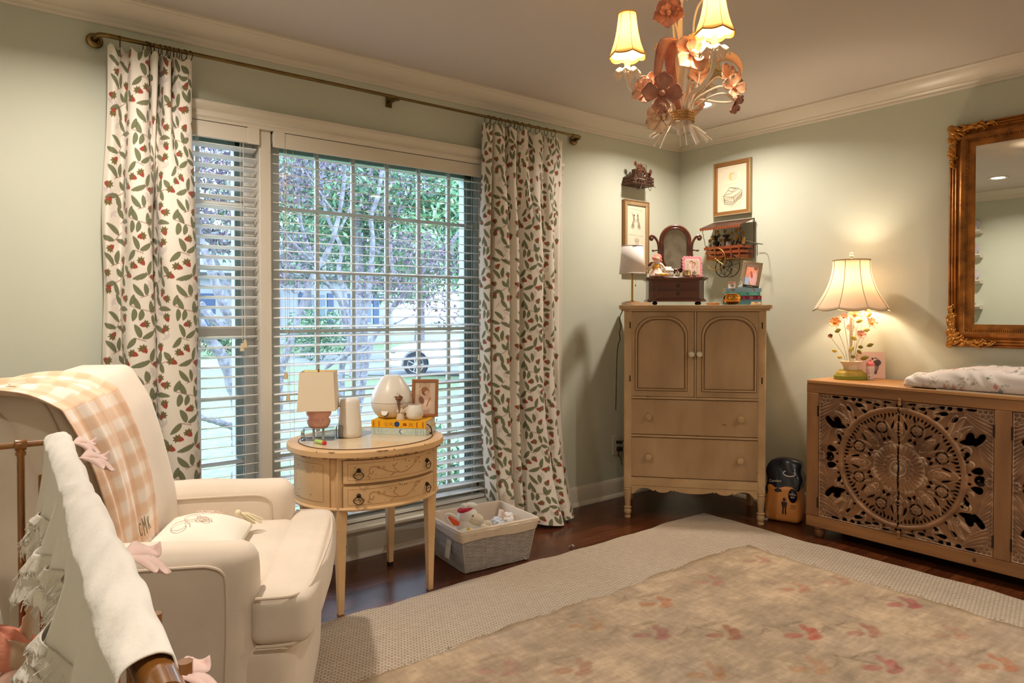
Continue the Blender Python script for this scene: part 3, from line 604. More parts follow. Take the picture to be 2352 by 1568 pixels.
def weld(o, d=1e-4):
    bm = bmesh.new(); bm.from_mesh(o.data); bmesh.ops.remove_doubles(bm, verts=bm.verts, dist=d); bmesh.ops.recalc_face_normals(bm, faces=bm.faces)
    for f in bm.faces: f.smooth = True
    bm.to_mesh(o.data); bm.free(); return o
# ------------------------------------------------------------------ armchair
M_linen = mat('cream_linen', (226, 211, 194), .9, var=.05, vscale=5, bump=.12, bscale=520, sheen=.25)
M_linen2 = mat('cream_linen_piping', (214, 197, 178), .9, bump=.2, bscale=300)
AX, AY, AR = -3.2, -.98, radians(-28)
ch = thing('armchair', 'cream linen swivel armchair beside the left floral curtain', 'armchair', (AX, AY, 0), AR)
def taper(k=.10, z1=.60):
    return lambda x, y, z: (x+.05*max(0, (.36-z))/.36*(1 if x < -.3 else -.6), y*(1-.03*max(0, .3-z)/.3), z)
for sg in (-1, 1):
    y0, y1 = (.292, .412) if sg > 0 else (-.412, -.292)
    def armfn(x, y, z, sg=sg):
        k = max(0, z-.30)/.30
        return (x+.05*max(0, .36-z)/.36*(1 if x < -.3 else -.6), y, z-.010*max(0, (-x-.05))*k+.004*sin(x*14)*k)
    a = weld(soft(B(), -.60, y0, .045, .0, y1, .605, .058, 16, (.004, .006, .004), armfn).obj('arm', M_linen, ch, ang=180))
    for yy in (y0-.001, y1+.001):
        pts = [(-.52, yy, .552), (-.40, yy, .556), (-.16, yy, .560), (-.105, yy, .556), (-.078, yy, .540), (-.070, yy, .510), (-.069, yy, .40), (-.074, yy, .25), (-.082, yy, .07)]
        B().tube(sp3(pts, 44), .0042, 7).obj('piping', M_linen2, a)
def seatfn(x, y, z):
    if x > -.01 and z < .5: x = x-.014*(abs(y)/.4)**4
    return (x, y, z+(.012*(1-(y/.4)**2)*(1 if z > .42 else 0))*(1 if x < .1 else .6))
b = soft(B(), -.42, -.288, .335, .02, .288, .472, .035, 14, (0, 0, .006), seatfn); soft(b, -.004, -.408, .335, .150, .408, .472, .032, 16, (.012, 0, .004), seatfn)
sc_ = b.obj('seat_cushion', M_linen, ch, ang=180); weld(sc_)
for z in (.466, .341):
    pts = [(.0, -.408, z), (.06, -.408, z), (.098, -.396, z), (.128, -.34, z), (.145, -.2, z+.012), (.155, 0, z+.02), (.145, .2, z+.012), (.128, .34, z), (.098, .396, z), (.05, .407, z), (.0, .408, z)]
    B().tube(sp3(pts, 60), .0045, 7).obj('piping', M_linen2, sc_)
def basefn(x, y, z): k = max(0, .33-z)/.33; return (x*(1-.04*k)-(.03*(abs(y)/.4)**3 if x > 0 else 0), y*(1-.02*k), z)
weld(soft(B(), -.58, -.395, .03, .110, .395, .336, .035, 14, (.006, .004, 0), basefn).obj('base', M_linen, ch, ang=180))
B().lathe([(.20, .0145), (.21, .02), (.20, .035), (.06, .04)], 30, c=(-.25, 0, 0)).obj('swivel_foot', mat('dark_metal', (40, 36, 34), .5, metal=.6), ch)
def backx(z):  # front face of the back cushion
    return float(np.interp(z, [.45, .60, .80, .92, 1.0, 1.04], [-.372, -.385, -.432, -.470, -.515, -.545]))
def backfn(x, y, z):
    k = (x+.58)/.20; zz = z+.016*(y/.29)*max(0, min(1, (z-.6)/.3))-.008*(z > .9)
    return (backx(z)+(k-1)*.155+.018*(1-(y/.3)**2)*max(0, k), y*(1+.02*k), zz)
bc = weld(soft(B(), -.58, -.287, .455, -.38, .287, 1.022, .022, 18, (.006, 0, 0), backfn).obj('back_cushion', M_linen, ch, ang=180))
def framefn(x, y, z):
    k = (x+.75)/.17; zz = z
    return (float(np.interp(z, [.05, .3, .55, 1.05], [-.50, -.575, -.625, -.80]))+(x+.75)*(1.0 if z > .5 else .8), y*(1-.22*max(0, min(1, (z-.58)/.12)))*(1-.05*max(0, z-.6)), zz+.02*(y/.4)*(z > .8))
weld(soft(B(), -.75, -.405, .05, -.60, .405, .972, .05, 16, (0, .0, 0), framefn).obj('back_frame', M_linen, ch, ang=180))
for yy in (-.292, .292):
    B().tube(sp3([(backx(z)-.045, yy*(1+(.0)), z) for z in (.60, .7, .8, .9, .97)]+[(-.60, yy*.99, 1.010), (-.63, yy*.97, 1.012)], 30), .0042, 7).obj('piping', M_linen2, bc)
B().tube(sp3([(-.628, y, 1.014) for y in (-.275, -.15, 0, .15, .275)], 30), .0042, 7).obj('piping', M_linen2, bc)
# gingham throw
M_cloth = mat('woven_throw', (255, 255, 255), .95, vcol=True, sheen=.3, bump=.2, bscale=350)
thr = thing('throw_blanket', 'peach and cream gingham throw with a grey monogram over the armchair back', 'blanket', (AX, AY, 0), AR)
nu, nv = 130, 330
prof = [(backx(.475)+.030, .478), (backx(.55)+.028, .55), (backx(.7)+.032, .70), (backx(.85)+.032, .85), (backx(.95)+.030, .95), (backx(.97)+.020, .975), (-.545, 1.006), (-.65, 1.014), (-.755, .998), (-.800, .968), (-.812, .93), (-.80, .82), (-.775, .70), (-.755, .62)]
S = spline(prof, nv+1); L = arclen(S); Ltot = L[-1]; topw = np.clip((S[:, 1:2]-.80)/.15, 0, 1)
u = np.linspace(0, 1, nu+1)[None]; s = L[:, None]/Ltot
wd = .36; y = -.375+wd*u*(1-.10*np.clip(1-s*4, 0, 1))+.018*np.sin(s*9)+.02*np.clip(1-s*3, 0, 1)
fold = .007*np.sin(u*19+s*4)+.005*np.sin(u*31-s*7)+.010*np.sin(u*8+s*14)*np.clip(s*2-.9, 0, 1)
nrm = np.gradient(S, axis=0); nrm = np.stack([nrm[:, 1], -nrm[:, 0]], 1); nrm /= np.linalg.norm(nrm, axis=1)[:, None]
Q = np.stack([S[:, 0:1]+nrm[:, 0:1]*(fold+.004), y, S[:, 1:2]+nrm[:, 1:2]*(fold+.004)+(.040*(y+.02)+.003)*topw], -1)
a_, b_ = (u*wd*1.08/.036+.25) % 2 < 1, ((L[:, None])/.036) % 2 < 1
k = a_.astype(float)+b_.astype(float)
c0, c1, c2 = np.array((238, 224, 210)), np.array((228, 196, 168)), np.array((220, 178, 146))
cols = np.where(k[..., None] == 0, c0, np.where(k[..., None] == 1, c1, c2)).astype(float)
bs = max(2, 1)
cols[1:-1, 1:-1] = (cols[1:-1, 1:-1]*2+cols[:-2, 1:-1]+cols[2:, 1:-1]+cols[1:-1, :-2]+cols[1:-1, 2:])/6
tb = npgrid('woven_cloth', Q, cols, M_cloth, thr, solid=.003, off=0)
M_thread = mat('tan_thread', (196, 150, 112), .9); M_mono = mat('grey_embroidery', (128, 112, 84), .8)
fr = B()
for i in range(70):
    q = Q[0, int(i/69*nu)]; fr.tube([tuple(q), (q[0]+.008, q[1]+rnd.uniform(-.004, .004), q[2]-.004), (q[0]+.022+rnd.uniform(-.004, .008), q[1]+rnd.uniform(-.008, .01), .492)], .0011, 4)
fr.obj('fringe', M_cloth if False else mat('cream_thread', (226, 206, 184), .9), thr)
for q_ in (.93, .99):
    B().tube(sp3([(backx(.5)+.04, -.375+wd*q_, .52), (backx(.5)+.052, -.37+wd*q_, .505), (backx(.5)+.062, -.365+wd*q_, .497)], 8), .006, 6).obj('thread_knot', M_thread, thr)
tl = Matrix.Rotation(pi/2, 4, 'Z') @ Matrix.Rotation(radians(80), 4, 'X')
for chx, yy, sz, sx in (('C', -.205, .052, .55), ('M', -.172, .074, .52), ('K', -.138, .052, .55)):
    text(chx, sz, M_mono, thr, (backx(.60)+.047, yy, .600), tl.to_euler(), 'monogram_letter', sx=sx)
# small pillow on the seat
M_pil = mat('ivory_cotton', (238, 230, 216), .9, bump=.15, bscale=260); M_pink = mat('faded_pink_thread', (222, 200, 186), .9)
pl_ = thing('throw_pillow', 'small ivory pillow with swirling stitched lines and a tassel lying on the armchair seat', 'pillow', (AX, AY, 0), AR)
def pf(x, y, z): k = (1-(x/.15)**2)*(1-(y/.16)**2); return (x*.85-.215, y*.92-.03, .528+z*max(.15, k)**.6+.10*(-x)*.9)
pb = weld(soft(B(), -.14, -.15, -.045, .14, .15, .045, .03, 12, (0, 0, .012), pf).obj('pillow_body', M_pil, pl_, ang=180))
for k in range(9):
    cx_, cy_, r_ = rnd.uniform(-.07, .07), rnd.uniform(-.1, .1), rnd.uniform(.015, .04)
    pts = [Vector(pf(cx_+r_*cos(a)*(1-.06*a), cy_+r_*sin(a)*(1-.06*a), .0605)) for a in np.linspace(0, 7, 26)]; B().tube(pts, .0012, 4).obj('stitched_swirl', M_pink, pb)
tt = B()
for k in range(26): a = rnd.uniform(0, 6.28); tt.tube([(-.135, .075, .560), (-.120+.012*cos(a), .088+.012*sin(a), .552), (-.088+.022*cos(a), .100+.024*sin(a), .517+.01*rnd.random())], .002, 4)
tt.ball((-.138, .074, .560), .010).obj('tassel', mat('cream_tassel', (232, 218, 186), .9), pl_)

# ------------------------------------------------------------------ oval side table
TX, TY, TZ, TA, TB = -2.598, -.375, .660, .335, .30
M_dist = mat('distressed_cream_paint', (222, 182, 134), .5, var=.06, vscale=7, bump=.1, bscale=40)
M_chip = mat('worn_dark_wood', (96, 58, 28), .7)
M_stain = mat('painted_scroll', (168, 122, 72), .6)
M_top = mat('table_top_paint', (222, 200, 168), .22, var=.05, vscale=8, coat=.3)
M_iron = mat('dark_iron', (52, 40, 28), .45, metal=.6)
tb_ = thing('side_table', 'distressed cream oval side table with two scroll painted drawers under the window', 'side table', (TX, TY, 0))
def ell(a, b, n=64, p=2.15): return [(a*abs(cos(q))**(2/p)*(1 if cos(q) >= 0 else -1), b*abs(sin(q))**(2/p)*(1 if sin(q) >= 0 else -1)) for q in np.linspace(0, 2*pi, n+1)[:-1]]
tp = B().prism(ell(TA, TB), TZ-.028, TZ-.002).prism(ell(TA-.008, TB-.008), TZ-.034, TZ-.027); tpo = tp.obj('table_top', M_dist, tb_, bev=.005, seg=3)
B().prism(ell(TA-.050, TB-.048), TZ-.004, TZ+.0012).obj('inlaid_top', M_top, tpo)
B().tube([(x, y, TZ+.0002) for x, y in ell(TA-.047, TB-.045)], .0016, 5, closed=True).obj('inlay_groove', M_chip, tpo)
cp = B()
for k in range(46):
    a = rnd.uniform(-pi*.98, -.1); x, y = ell(TA, TB, 720)[int((a % (2*pi))/(2*pi)*720)]; w_ = rnd.choice((.003, .004, .008, .014))
    zc = TZ-.028 if rnd.random() < .75 else TZ-.003; t_ = Vector((-y/TB**2, 0, 0)); tx, ty = -TA*y/TB, TB*x/TA; L_ = hypot(tx, ty)+1e-9; tx, ty = tx/L_, ty/L_
    nx, ny = ty, -tx; cp.tube([(x*.997-tx*w_, y*.997-ty*w_, zc), (x*.9975, y*.9975, zc-.001), (x*.997+tx*w_, y*.997+ty*w_, zc)], [.0008, .0022, .0008], 5)
cp.obj('paint_chips', M_chip, tpo)
BA, BB_ = .304, .268
def bodypt(a_, off=0.): # point on the body ellipse at plan angle
    p_ = 2.15; c_, s_ = cos(a_), sin(a_); return ((BA+off)*abs(c_)**(2/p_)*(1 if c_ >= 0 else -1), (BB_+off)*abs(s_)**(2/p_)*(1 if s_ >= 0 else -1))
ZB0, ZB1 = .418, .628
bod = B().prism([bodypt(q, -.006) for q in np.linspace(0, 2*pi, 97)[:-1]], ZB0+.006, ZB1).obj('carcass', M_dist, tb_)
B().tube([(*bodypt(q, .002), ZB0+.006) for q in np.linspace(0, 2*pi, 97)[:-1]], .0075, 8, closed=True).tube([(*bodypt(q, .000), ZB1-.002) for q in np.linspace(0, 2*pi, 97)[:-1]], .005, 8, closed=True).obj('moulding', M_dist, bod)
FA0, FA1 = -pi/2-.72, -pi/2+.72
def curved(a0, a1, z0, z1, off0, off1, n=26):
    b = B(); A_ = np.linspace(a0, a1, n); o = [bodypt(q, off1) for q in A_]; i_ = [bodypt(q, off0) for q in A_]
    return b.prism(o+i_[::-1], z0, z1)
def arcline(a0, a1, z0, z1, off, r, n=26):
    A_ = np.linspace(a0, a1, n); p = [(*bodypt(q, off), z0) for q in A_]+[(*bodypt(q, off), z1) for q in A_[::-1]]; return B().tube(p, r, 5, closed=True)
for nm, z0, z1, sd in (('drawer', .526, .620, 0), ('drawer', .428, .518, 1)):
    dr = curved(FA0, FA1, z0, z1, -.012, .003).obj(nm, M_dist, tb_, bev=.0015)
    arcline(FA0, FA1, z0, z1, .0025, .0011).obj('edge_gap', M_chip, dr); arcline(FA0+.07, FA1-.07, z0+.014, z1-.014, .003, .0007).obj('painted_border', M_stain, dr)
    zc = (z0+z1)/2; sc = B()
    def sp(u_, v_): q = -pi/2+u_; return (*bodypt(q, .0034), zc+v_)
    def scroll(pts, r=.0012): sc.tube(sp3([sp(*p) for p in pts], 36), r, 5)
    scroll([(-.30, .0), (-.33, -.012), (-.36, -.004), (-.35, .012), (-.30, .018), (-.22, .010), (-.12, -.006), (0, -.016), (.10, -.018), (.20, -.004), (.28, .016), (.36, .026)])
    scroll([(.36, .026), (.33, .030), (.27, .026), (.25, .018), (.27, .012), (.29, .016)]); scroll([(.02, -.016), (-.04, .004), (-.02, .016), (.0, .020)]); scroll([(-.02, -.016), (-.09, -.026)]); scroll([(-.36, -.010), (-.38, -.022), (-.34, -.024)])
    for q in (-.24, -.17): sc.tube([sp(q+.016*cos(a), .012-.004*(q > -.2)+.006*sin(a)) for a in np.linspace(0, 2*pi, 12)[:-1]], .0009, 4, closed=True)
    sc.obj('painted_scroll', M_stain, dr)
    ck = B()
    for k in range(22 if sd == 0 else 12):
        q, v = rnd.choice(((rnd.gauss(.08, .05), rnd.gauss(.028, .006)), (rnd.uniform(-.6, .62), rnd.uniform(-.035, .035)))); x, y, z = sp(q, v); ck.ball((x, y, z), rnd.uniform(.0008, .0024), 6, 4, sc=(1.2, .4, 1))
    ck.obj('paint_chips', M_chip, dr)
    for q in (-.50, .50):
        x, y, z = sp(q, .006); nx, ny = x/BA, y/BB_; L_ = hypot(nx, ny); nx, ny = nx/L_, ny/L_; tx, ty = -ny, nx
        h = B().ball((x+nx*.003, y+ny*.003, z), .009, 10, 6)
        P = lambda u_, v_, o=.010: (x+tx*u_+nx*o, y+ty*u_+ny*o, z+v_)
        h.tube(sp3([P(-.006, 0), P(-.010, -.006), P(-.019, -.014), P(-.020, -.019), P(-.014, -.027), P(0, -.033, .013), P(.014, -.027), P(.020, -.019), P(.019, -.014), P(.010, -.006), P(.006, 0)], 40), .0018, 6)
        h.tube(sp3([P(-.019, -.014), P(-.008, -.017, .011), P(0, -.013), P(.008, -.017, .011), P(.019, -.014)], 16), .0012, 5); h.obj('drawer_handle', M_iron, dr)
for a0, a1 in ((FA1+.20, pi/2-.2), (FA0-.20, FA0-.2-(pi+FA0-pi/2+pi/2)*0-1.30)):
    lo, hi = min(a0, a1), max(a0, a1)
    s_ = curved(lo, hi, ZB0+.012, ZB1-.004, -.012, .002).obj('side_panel', M_dist, tb_)
    arcline(lo+.10, hi-.10, ZB0+.034, ZB1-.026, .0022, .0008).obj('painted_border', M_stain, s_)
    ck = B()
    for k in range(16): q = rnd.uniform(lo+.15, hi-.15); x, y = bodypt(q, .0025); ck.ball((x, y, rnd.uniform(ZB0+.03, ZB1-.04)), rnd.uniform(.0007, .002), 6, 4)
    ck.obj('paint_chips', M_chip, s_)
for sx, sy, fer in ((-1, -1, 0), (1, -1, 0), (1, 1, 1), (-1, 1, 1)):
    x, y = sx*.207, sy*.18
    lg = B(); o = .0
    for (z0, w0), (z1, w1) in zip([(.018, .0115), (.42, .0215)], [(.42, .0215), (.632, .0225)]):
        lg.add([(x+i*w-sx*(.0225-w)*.0, y+j*w, z) for z, w in ((z0, w0), (z1, w1)) for i, j in ((-1, -1), (1, -1), (1, 1), (-1, 1))], [(3, 2, 1, 0), (4, 5, 6, 7), (0, 1, 5, 4), (1, 2, 6, 5), (2, 3, 7, 6), (3, 0, 4, 7)])
    lo_ = lg.obj('leg', M_dist, tb_, bev=.002, smooth=False)
    B().box(x-.0112, y-.0112, 0, x+.0112, y+.0112, .019).obj('ferrule', M_iron if fer else M_dist, lo_, bev=.001)
    ck = B()
    for k in range(9): z = rnd.uniform(.04, .61); w_ = float(np.interp(z, [.018, .42, .632], [.0115, .0215, .0225])); ck.ball((x+rnd.choice((-1, 1))*w_, y-w_, z), rnd.uniform(.0008, .0018), 6, 4, sc=(1, 1, rnd.uniform(1, 4)))
    ck.obj('paint_chips', M_chip, lo_)
# ------------------------------------------------------------------ things on the side table
TT = TZ+.0012
M_lsh = mat('linen_lampshade', (232, 216, 190), .9, bump=.15, bscale=400)
M_ceram = mat('pink_glazed_ceramic', (228, 166, 150), .12, coat=.6)
M_acr = glass_mat('clear_acrylic', (244, 246, 248))
M_china = mat('white_porcelain', (232, 224, 212), .35, coat=.2)
M_gold = mat('polished_brass', (190, 146, 78), .22, metal=1.)
l1 = thing('table_lamp', 'small lamp with pink ceramic body and square cream shade on the oval table', 'lamp', (-2.783, -.292, TT), radians(-31))
B().box(-.068, -.045, 0, .068, .045, .046).obj('acrylic_base', M_acr, l1, bev=.004)
B().box(.071, -.002, .0, .103, .030, .055).obj('acrylic_block', M_acr, l1, bev=.004)
g = B().lathe([(.010, .047), (.040, .050), (.046, .060), (.050, .074), (.047, .084), (.0405, .091), (.0415, .096), (.048, .103), (.052, .114), (.050, .126), (.038, .135), (.010, .139)], 36, sy=.72, fr=lambda a, z: 1+.045*cos(2*a+z*60))
g.obj('ceramic_body', M_ceram, l1, ang=180)
for k in (-.02, .02): B().tube([(k, -.01, .002), (k, -.01, .055)], .005, 10).obj('post', M_china, l1)
B().lathe([(.008, .136), (.008, .146), (.004, .150), (.004, .30)], 10).tube([(-.06, 0, .291), (.06, 0, .291)], .0015, 5).obj('stem', M_gold, l1)
def sqsh(b, w0, w1, z0, z1, t=.002):
    for s_ in (1, -1):
        pass
    vs = []
    for w, z in ((w0, z0), (w1, z1), (w1-t, z1), (w0-t, z0)):
        vs += [(-w, -w*.92, z), (w, -w*.92, z), (w, w*.92, z), (-w, w*.92, z)]
    fs = [((j*4+i), (j*4+(i+1) % 4), (((j+1) % 4)*4+(i+1) % 4), (((j+1) % 4)*4+i)) for j in range(4) for i in range(4)]
    return b.add(vs, fs)
sqsh(B(), .079, .070, .128, .292).obj('square_shade', M_lsh, l1, bev=.0015, smooth=False)
o = B().lathe([(.044, 0), (.050, .004), (.052, .02), (.0495, .06), (.045, .11), (.0425, .150), (.040, .162), (.034, .168), (.012, .169)], 40).obj('ceramic_canister', M_china, loc=(-2.652, -.318, TT), ang=60)
tag(o, 'plain white tapered ceramic canister between the pink lamp and the diffuser', 'canister')
# lip balm
lb = thing('lip_balm', 'little green and red lip balm tube lying on the table edge', 'lip balm', (-2.822, -.418, TT+.0085))
Mx = Matrix.Rotation(radians(10), 4, 'Z') @ Matrix.Rotation(pi/2, 4, 'X')
B().lathe([(.0082, -.045), (.0084, .012)], 16, M=Mx).obj('green_tube', mat('lime_green_plastic', (176, 208, 104), .4), lb)
B().lathe([(.0086, .012), (.0086, .022), (.0075, .0235)], 16, M=Mx).lathe([(.0045, .0235), (.0035, .0245)], 12, M=Mx).obj('red_cap', mat('red_plastic', (206, 52, 60), .4), lb)
# books
BK0 = Vector((-2.552, -.322)); bd = Vector((.675, -.738)); bp = Vector((.738, .675)); bang = atan2(bd.y, bd.x)
M_paper = mat('book_pages', (220, 210, 190), .9, bump=.3, bscale=900, bstretch=(.1, .1, 1))
def book(label, loc, ang, L, Wd, H, cover, spinecv, group=None, cols=None, paperm=None):
    """local: spine along x at y=0, depth toward +y, lying flat"""
    t = thing('book', label, 'book', loc, ang, group)
    M_c = mat('cover_%d_%d_%d' % cover, cover, .45)
    c = B().box(0, 0, 0, L, Wd, .0022).box(0, 0, H-.0022, L, Wd, H).prism([(0, 0), (0, H), (.003, H), (.003, 0)], 0, L, 'x')
    c.obj('cover', M_c, t, bev=.0008, smooth=False)
    B().box(.004, .003, .0022, L-.004, Wd-.005, H-.0022).obj('pages', paperm or M_paper, t, smooth=False)
    if spinecv is not None:
        picture('spine_print', spinecv, (0.001, -.0007, .0005), (L-.002, 0, 0), (0, 0, H-.001), mat('printed_paper', (255, 255, 255), .5, vcol=True), t)
    return t
cv = Cv(.255, .030, .0006, (196, 212, 204)); cv.noise(.04, .01)
for x in (.012, .016, .034, .047, .206, .214, .230, .242): cv.rect(x, 0, x+.0018, .030, (150, 160, 166) if x < .1 else (140, 150, 152))
for x in (.092, .098): cv.rect(x, 0, x+.004, .030, (208, 202, 178))
cv.ell(.140, .015, .014, .010, 0, (216, 224, 220)); cv.leaf(.130, .017, .6, .016, .003, (52, 74, 120)); cv.leaf(.130, .013, -.6, .016, .003, (52, 74, 120)); cv.leaf(.128, .015, 0, .010, .002, (84, 110, 150))
book('pale blue grey book with striped spine underneath the bright yellow book', (BK0.x, BK0.y, TT), bang, .255, .168, .0305, (192, 206, 200), cv)
cv = Cv(.252, .033, .0006, (240, 176, 20))
for x in (.010, .036, .212, .240):
    for q in range(5): cv.ell(x-.002*(q % 2), .005+q*.0052, .0034, .0016, .5+q, (170, 60, 24)); cv.ell(x+.0014, .006+q*.0052, .0012, .0026, .3*q, (150, 70, 30))
for x in (.018, .233):
    for q in (.006, .016, .026): cv.ell(x, q, .001, .0013, 0, (140, 70, 30))
for x, h_, c in ((.060, .5, (190, 120, 30)), (.068, .8, (176, 108, 34)), (.074, .8, (176, 108, 34)), (.084, .95, (160, 92, 20)), (.092, .6, (160, 92, 20)), (.100, .8, (160, 92, 20)), (.178, .75, (160, 92, 20)), (.186, .45, (160, 92, 20)), (.193, .9, (176, 108, 34))):
    for q in range(9):
        if rnd.random() < .85: cv.rect(x-.0022, .0165-h_*.014+q*h_*.003, x+.0022, .0165-h_*.014+q*h_*.003+.0016, c)
cv.ell(.119, .0165, .0125, .0125, 0, (60, 80, 60)); cv.ell(.119, .0165, .0115, .0115, 0, (28, 66, 128)); cv.ell(.121, .015, .003, .002, 0, (90, 60, 90))
cv.rect(.146, .010, .166, .0145, (150, 44, 20)); cv.rect(.149, .0175, .163, .0215, (150, 44, 20)); cv.leaf(.146, .020, -.3, .02, .002, (150, 44, 20)); cv.rect(.150, .010, .153, .022, (150, 44, 20)); cv.rect(.159, .010, .162, .022, (150, 44, 20)); cv.ell(.140, .007, .0018, .0018, 0, (120, 40, 20))
book('bright yellow book with red spine marks and a blue dot on the oval table', (BK0.x+bd.x*.001, BK0.y+bd.y*.001, TT+.0307), bang, .252, .165, .0335, (240, 178, 24), cv)
BT = TT+.0307+.0336
def onb(a, b): return (BK0.x+bd.x*a+bp.x*b, BK0.y+bd.y*a+bp.y*b, BT)
df = thing('aroma_diffuser', 'large white teardrop aroma diffuser with a round dial standing on the yellow book', 'diffuser', onb(.062, .100), bang)
df.scale = (1.0, 1.0, 1.0)
B().lathe([(.050, 0), (.062, .004), (.078, .020), (.090, .042), (.0945, .062), (.095, .071)], 48).obj('water_tank', mat('white_satin_plastic', (228, 216, 200), .4), df, ang=60)
B().lathe([(.095, .0725), (.094, .088), (.088, .112), (.077, .135), (.063, .157), (.050, .176), (.041, .187), (.030, .1925), (.010, .192)], 48).obj('top_dome', M_china, df, ang=60)
Mx = Matrix.Translation((-.004, -.0845, .030)) @ Matrix.Rotation(radians(-28), 4, 'X') @ Matrix.Rotation(pi/2, 4, 'X')
dl = B().lathe([(.0155, -.006), (.0155, .004), (.0135, .006), (.0, .006)], 24, M=Mx).obj('dial', M_china, df)
k = B().lathe([(.0168, -.006), (.0175, .0005), (.0168, .0005)], 24, M=Mx, caps=False)
for q in range(9): a = pi*.05+q*pi/8*.95; k.ball(Mx @ Vector((.0215*cos(a), -.0215*-sin(a), -.002)), .0008, 6, 4)
k.obj('dial_marks', mat('dark_print', (70, 56, 44), .6), dl)
# angel figurine
an = thing('figurine', 'small cream angel figurine holding dried brown flowers in front of the diffuser', 'figurine', onb(.128, .030), bang)
M_res = mat('cream_resin', (222, 202, 176), .6)
B().lathe([(.020, 0), (.0205, .003), (.016, .022), (.0115, .040), (.010, .048), (.005, .052)], 20).obj('gown', M_res, an)
hd = B().ball((0, 0, .061), .0085, 14, 9, sc=(.9, .95, 1.1)).obj('head', M_res, an)
B().ball((0, .002, .064), .0092, 12, 8, sc=(.95, .95, 1)).obj('hair', mat('light_brown_resin', (190, 160, 130), .7), hd)
for sg in (-1, 1):
    B().tube(sp3([(sg*.010, -.002, .044), (sg*.015, -.010, .036), (sg*.004, -.016, .036)], 10), [.0036]*4+[.003]*6, 7).obj('arm', M_res, an)
    wb = B().prism([(sg*.004, .040), (sg*.018, .052), (sg*.034, .062), (sg*.040, .060), (sg*.034, .046), (sg*.024, .030), (sg*.012, .022)], .006, .010, 'y'); wb.obj('wing', M_res, an, bev=.0015)
fl = B()
for k in range(11):
    a = rnd.uniform(-1, 1)*.30; b2 = rnd.uniform(-.012, .012); top = (-.012+a*.05, -.010+b2, .100+rnd.uniform(-.012, .010)); fl.tube([(-.002, -.015, .030), (-.006+a*.02, -.014+b2*.5, .065), top], .0010, 4)
    for q in range(5): fl.ball((top[0]+rnd.gauss(0, .004), top[1]+rnd.gauss(0, .003), top[2]+rnd.gauss(0, .004)), rnd.uniform(.002, .0042), 6, 4)
fl.obj('dried_flowers', mat('dried_flower', (142, 98, 78), .9), an)
vo = B().lathe([(.022, 0), (.033, .006), (.0385, .022), (.0375, .042), (.031, .060), (.027, .067), (.025, .067), (.029, .058), (.034, .042), (.034, .022), (.02, .008), (0, .008)], 36, caps=False, fr=lambda a, z: 1).obj('votive_holder', M_china, loc=onb(.190, .040), ang=60)
tag(vo, 'round white egg shaped votive holder on the yellow book before the photo frame', 'candle holder')
def photo_frame(name, label, loc, rz, lean, w, h, bw, m, cv, d=.012, stand=True, **kw):
    t = thing(name, label, 'picture frame', loc, rot=(0, 0, rz)); f = bpy.data.objects.new('tmp', None); T = Matrix.Rotation(-lean, 4, 'X')
    bpy.data.objects.remove(f); b = B()
    for q in ((-w/2, 0, w/2, bw), (-w/2, h-bw, w/2, h), (-w/2, bw, -w/2+bw, h-bw), (w/2-bw, bw, w/2, h-bw)): b.box(q[0], -d/2, q[1], q[2], d/2, q[3], T)
    b.obj('frame_border', m, t, bev=.0018)
    B().box(-w/2+bw*.5, d*.1, bw*.5, w/2-bw*.5, d*.45, h-bw*.5, T).obj('backing', mat('frame_back', (60, 46, 36), .8), t, smooth=False)
    if stand: B().prism([(h*.62*math.tan(lean)+.007, h*.62), (h*.62*math.tan(lean)+.010, h*.62), (h*.40+.012, .003), (h*.40+.008, .0)], -.018, .018, 'x').obj('easel_stand', mat('frame_back', (60, 46, 36), .8), t)
    p0 = T @ Vector((-w/2+bw, -d*.05, bw)); uv = T @ Vector((w-2*bw, 0, 0)); vv = T @ Vector((0, 0, h-2*bw))
    picture('photo', cv, tuple(p0), tuple(uv), tuple(vv), mat('printed_paper', (255, 255, 255), .5, vcol=True), t)
    return t
cv = Cv(.1, .14, .0008, (196, 164, 138)); cv.noise(.06, .02); cv.rect(0, 0, .02, .14, (214, 186, 160)); cv.rect(.075, 0, .1, .14, (212, 188, 166))
for q in range(7): cv.line([(.004+q*.006, .045), (.006+q*.006, .085)], .0012, (150, 108, 84))
cv.line([(0, .100), (.035, .112)], .003, (228, 206, 182)); cv.ell(.055, .062, .026, .040, .3, (206, 168, 142)); cv.ell(.055, .040, .034, .022, .2, (224, 194, 170)); cv.ell(.062, .045, .016, .012, .4, (238, 212, 190))
cv.ell(.052, .098, .018, .017, .3, (120, 78, 54)); cv.ell(.058, .094, .011, .014, .5, (206, 160, 132)); cv.ell(.046, .108, .016, .010, .3, (150, 100, 66)); cv.ell(.033, .06, .012, .018, .4, (134, 92, 70)); cv.line([(.075, .07), (.06, .035)], .006, (170, 120, 94))
M_copper = mat('rose_copper_frame', (176, 118, 82), .35, metal=.5)
photo_frame('photo_frame', 'copper toned frame with a sepia photo behind the round votive holder', (*onb(.212, .118)[:2], BT+.001), bang+radians(8), radians(9), .122, .172, .014, M_copper, cv)
co = B().tube(sp3([onb(.254, .01)[:2]+(TT+.050,), onb(.262, .010)[:2]+(TT+.046,), onb(.270, .022)[:2]+(TT+.032,), onb(.268, .04)[:2]+(TT+.012,), onb(.262, .05)[:2]+(TT+.0035,), onb(.20, .185)[:2]+(TT+.0032,)], 30), .0026, 7).obj('diffuser_cord', mat('black_rubber', (30, 26, 24), .5))
tag(co, 'black power cord curving down beside the two stacked books', 'cord')
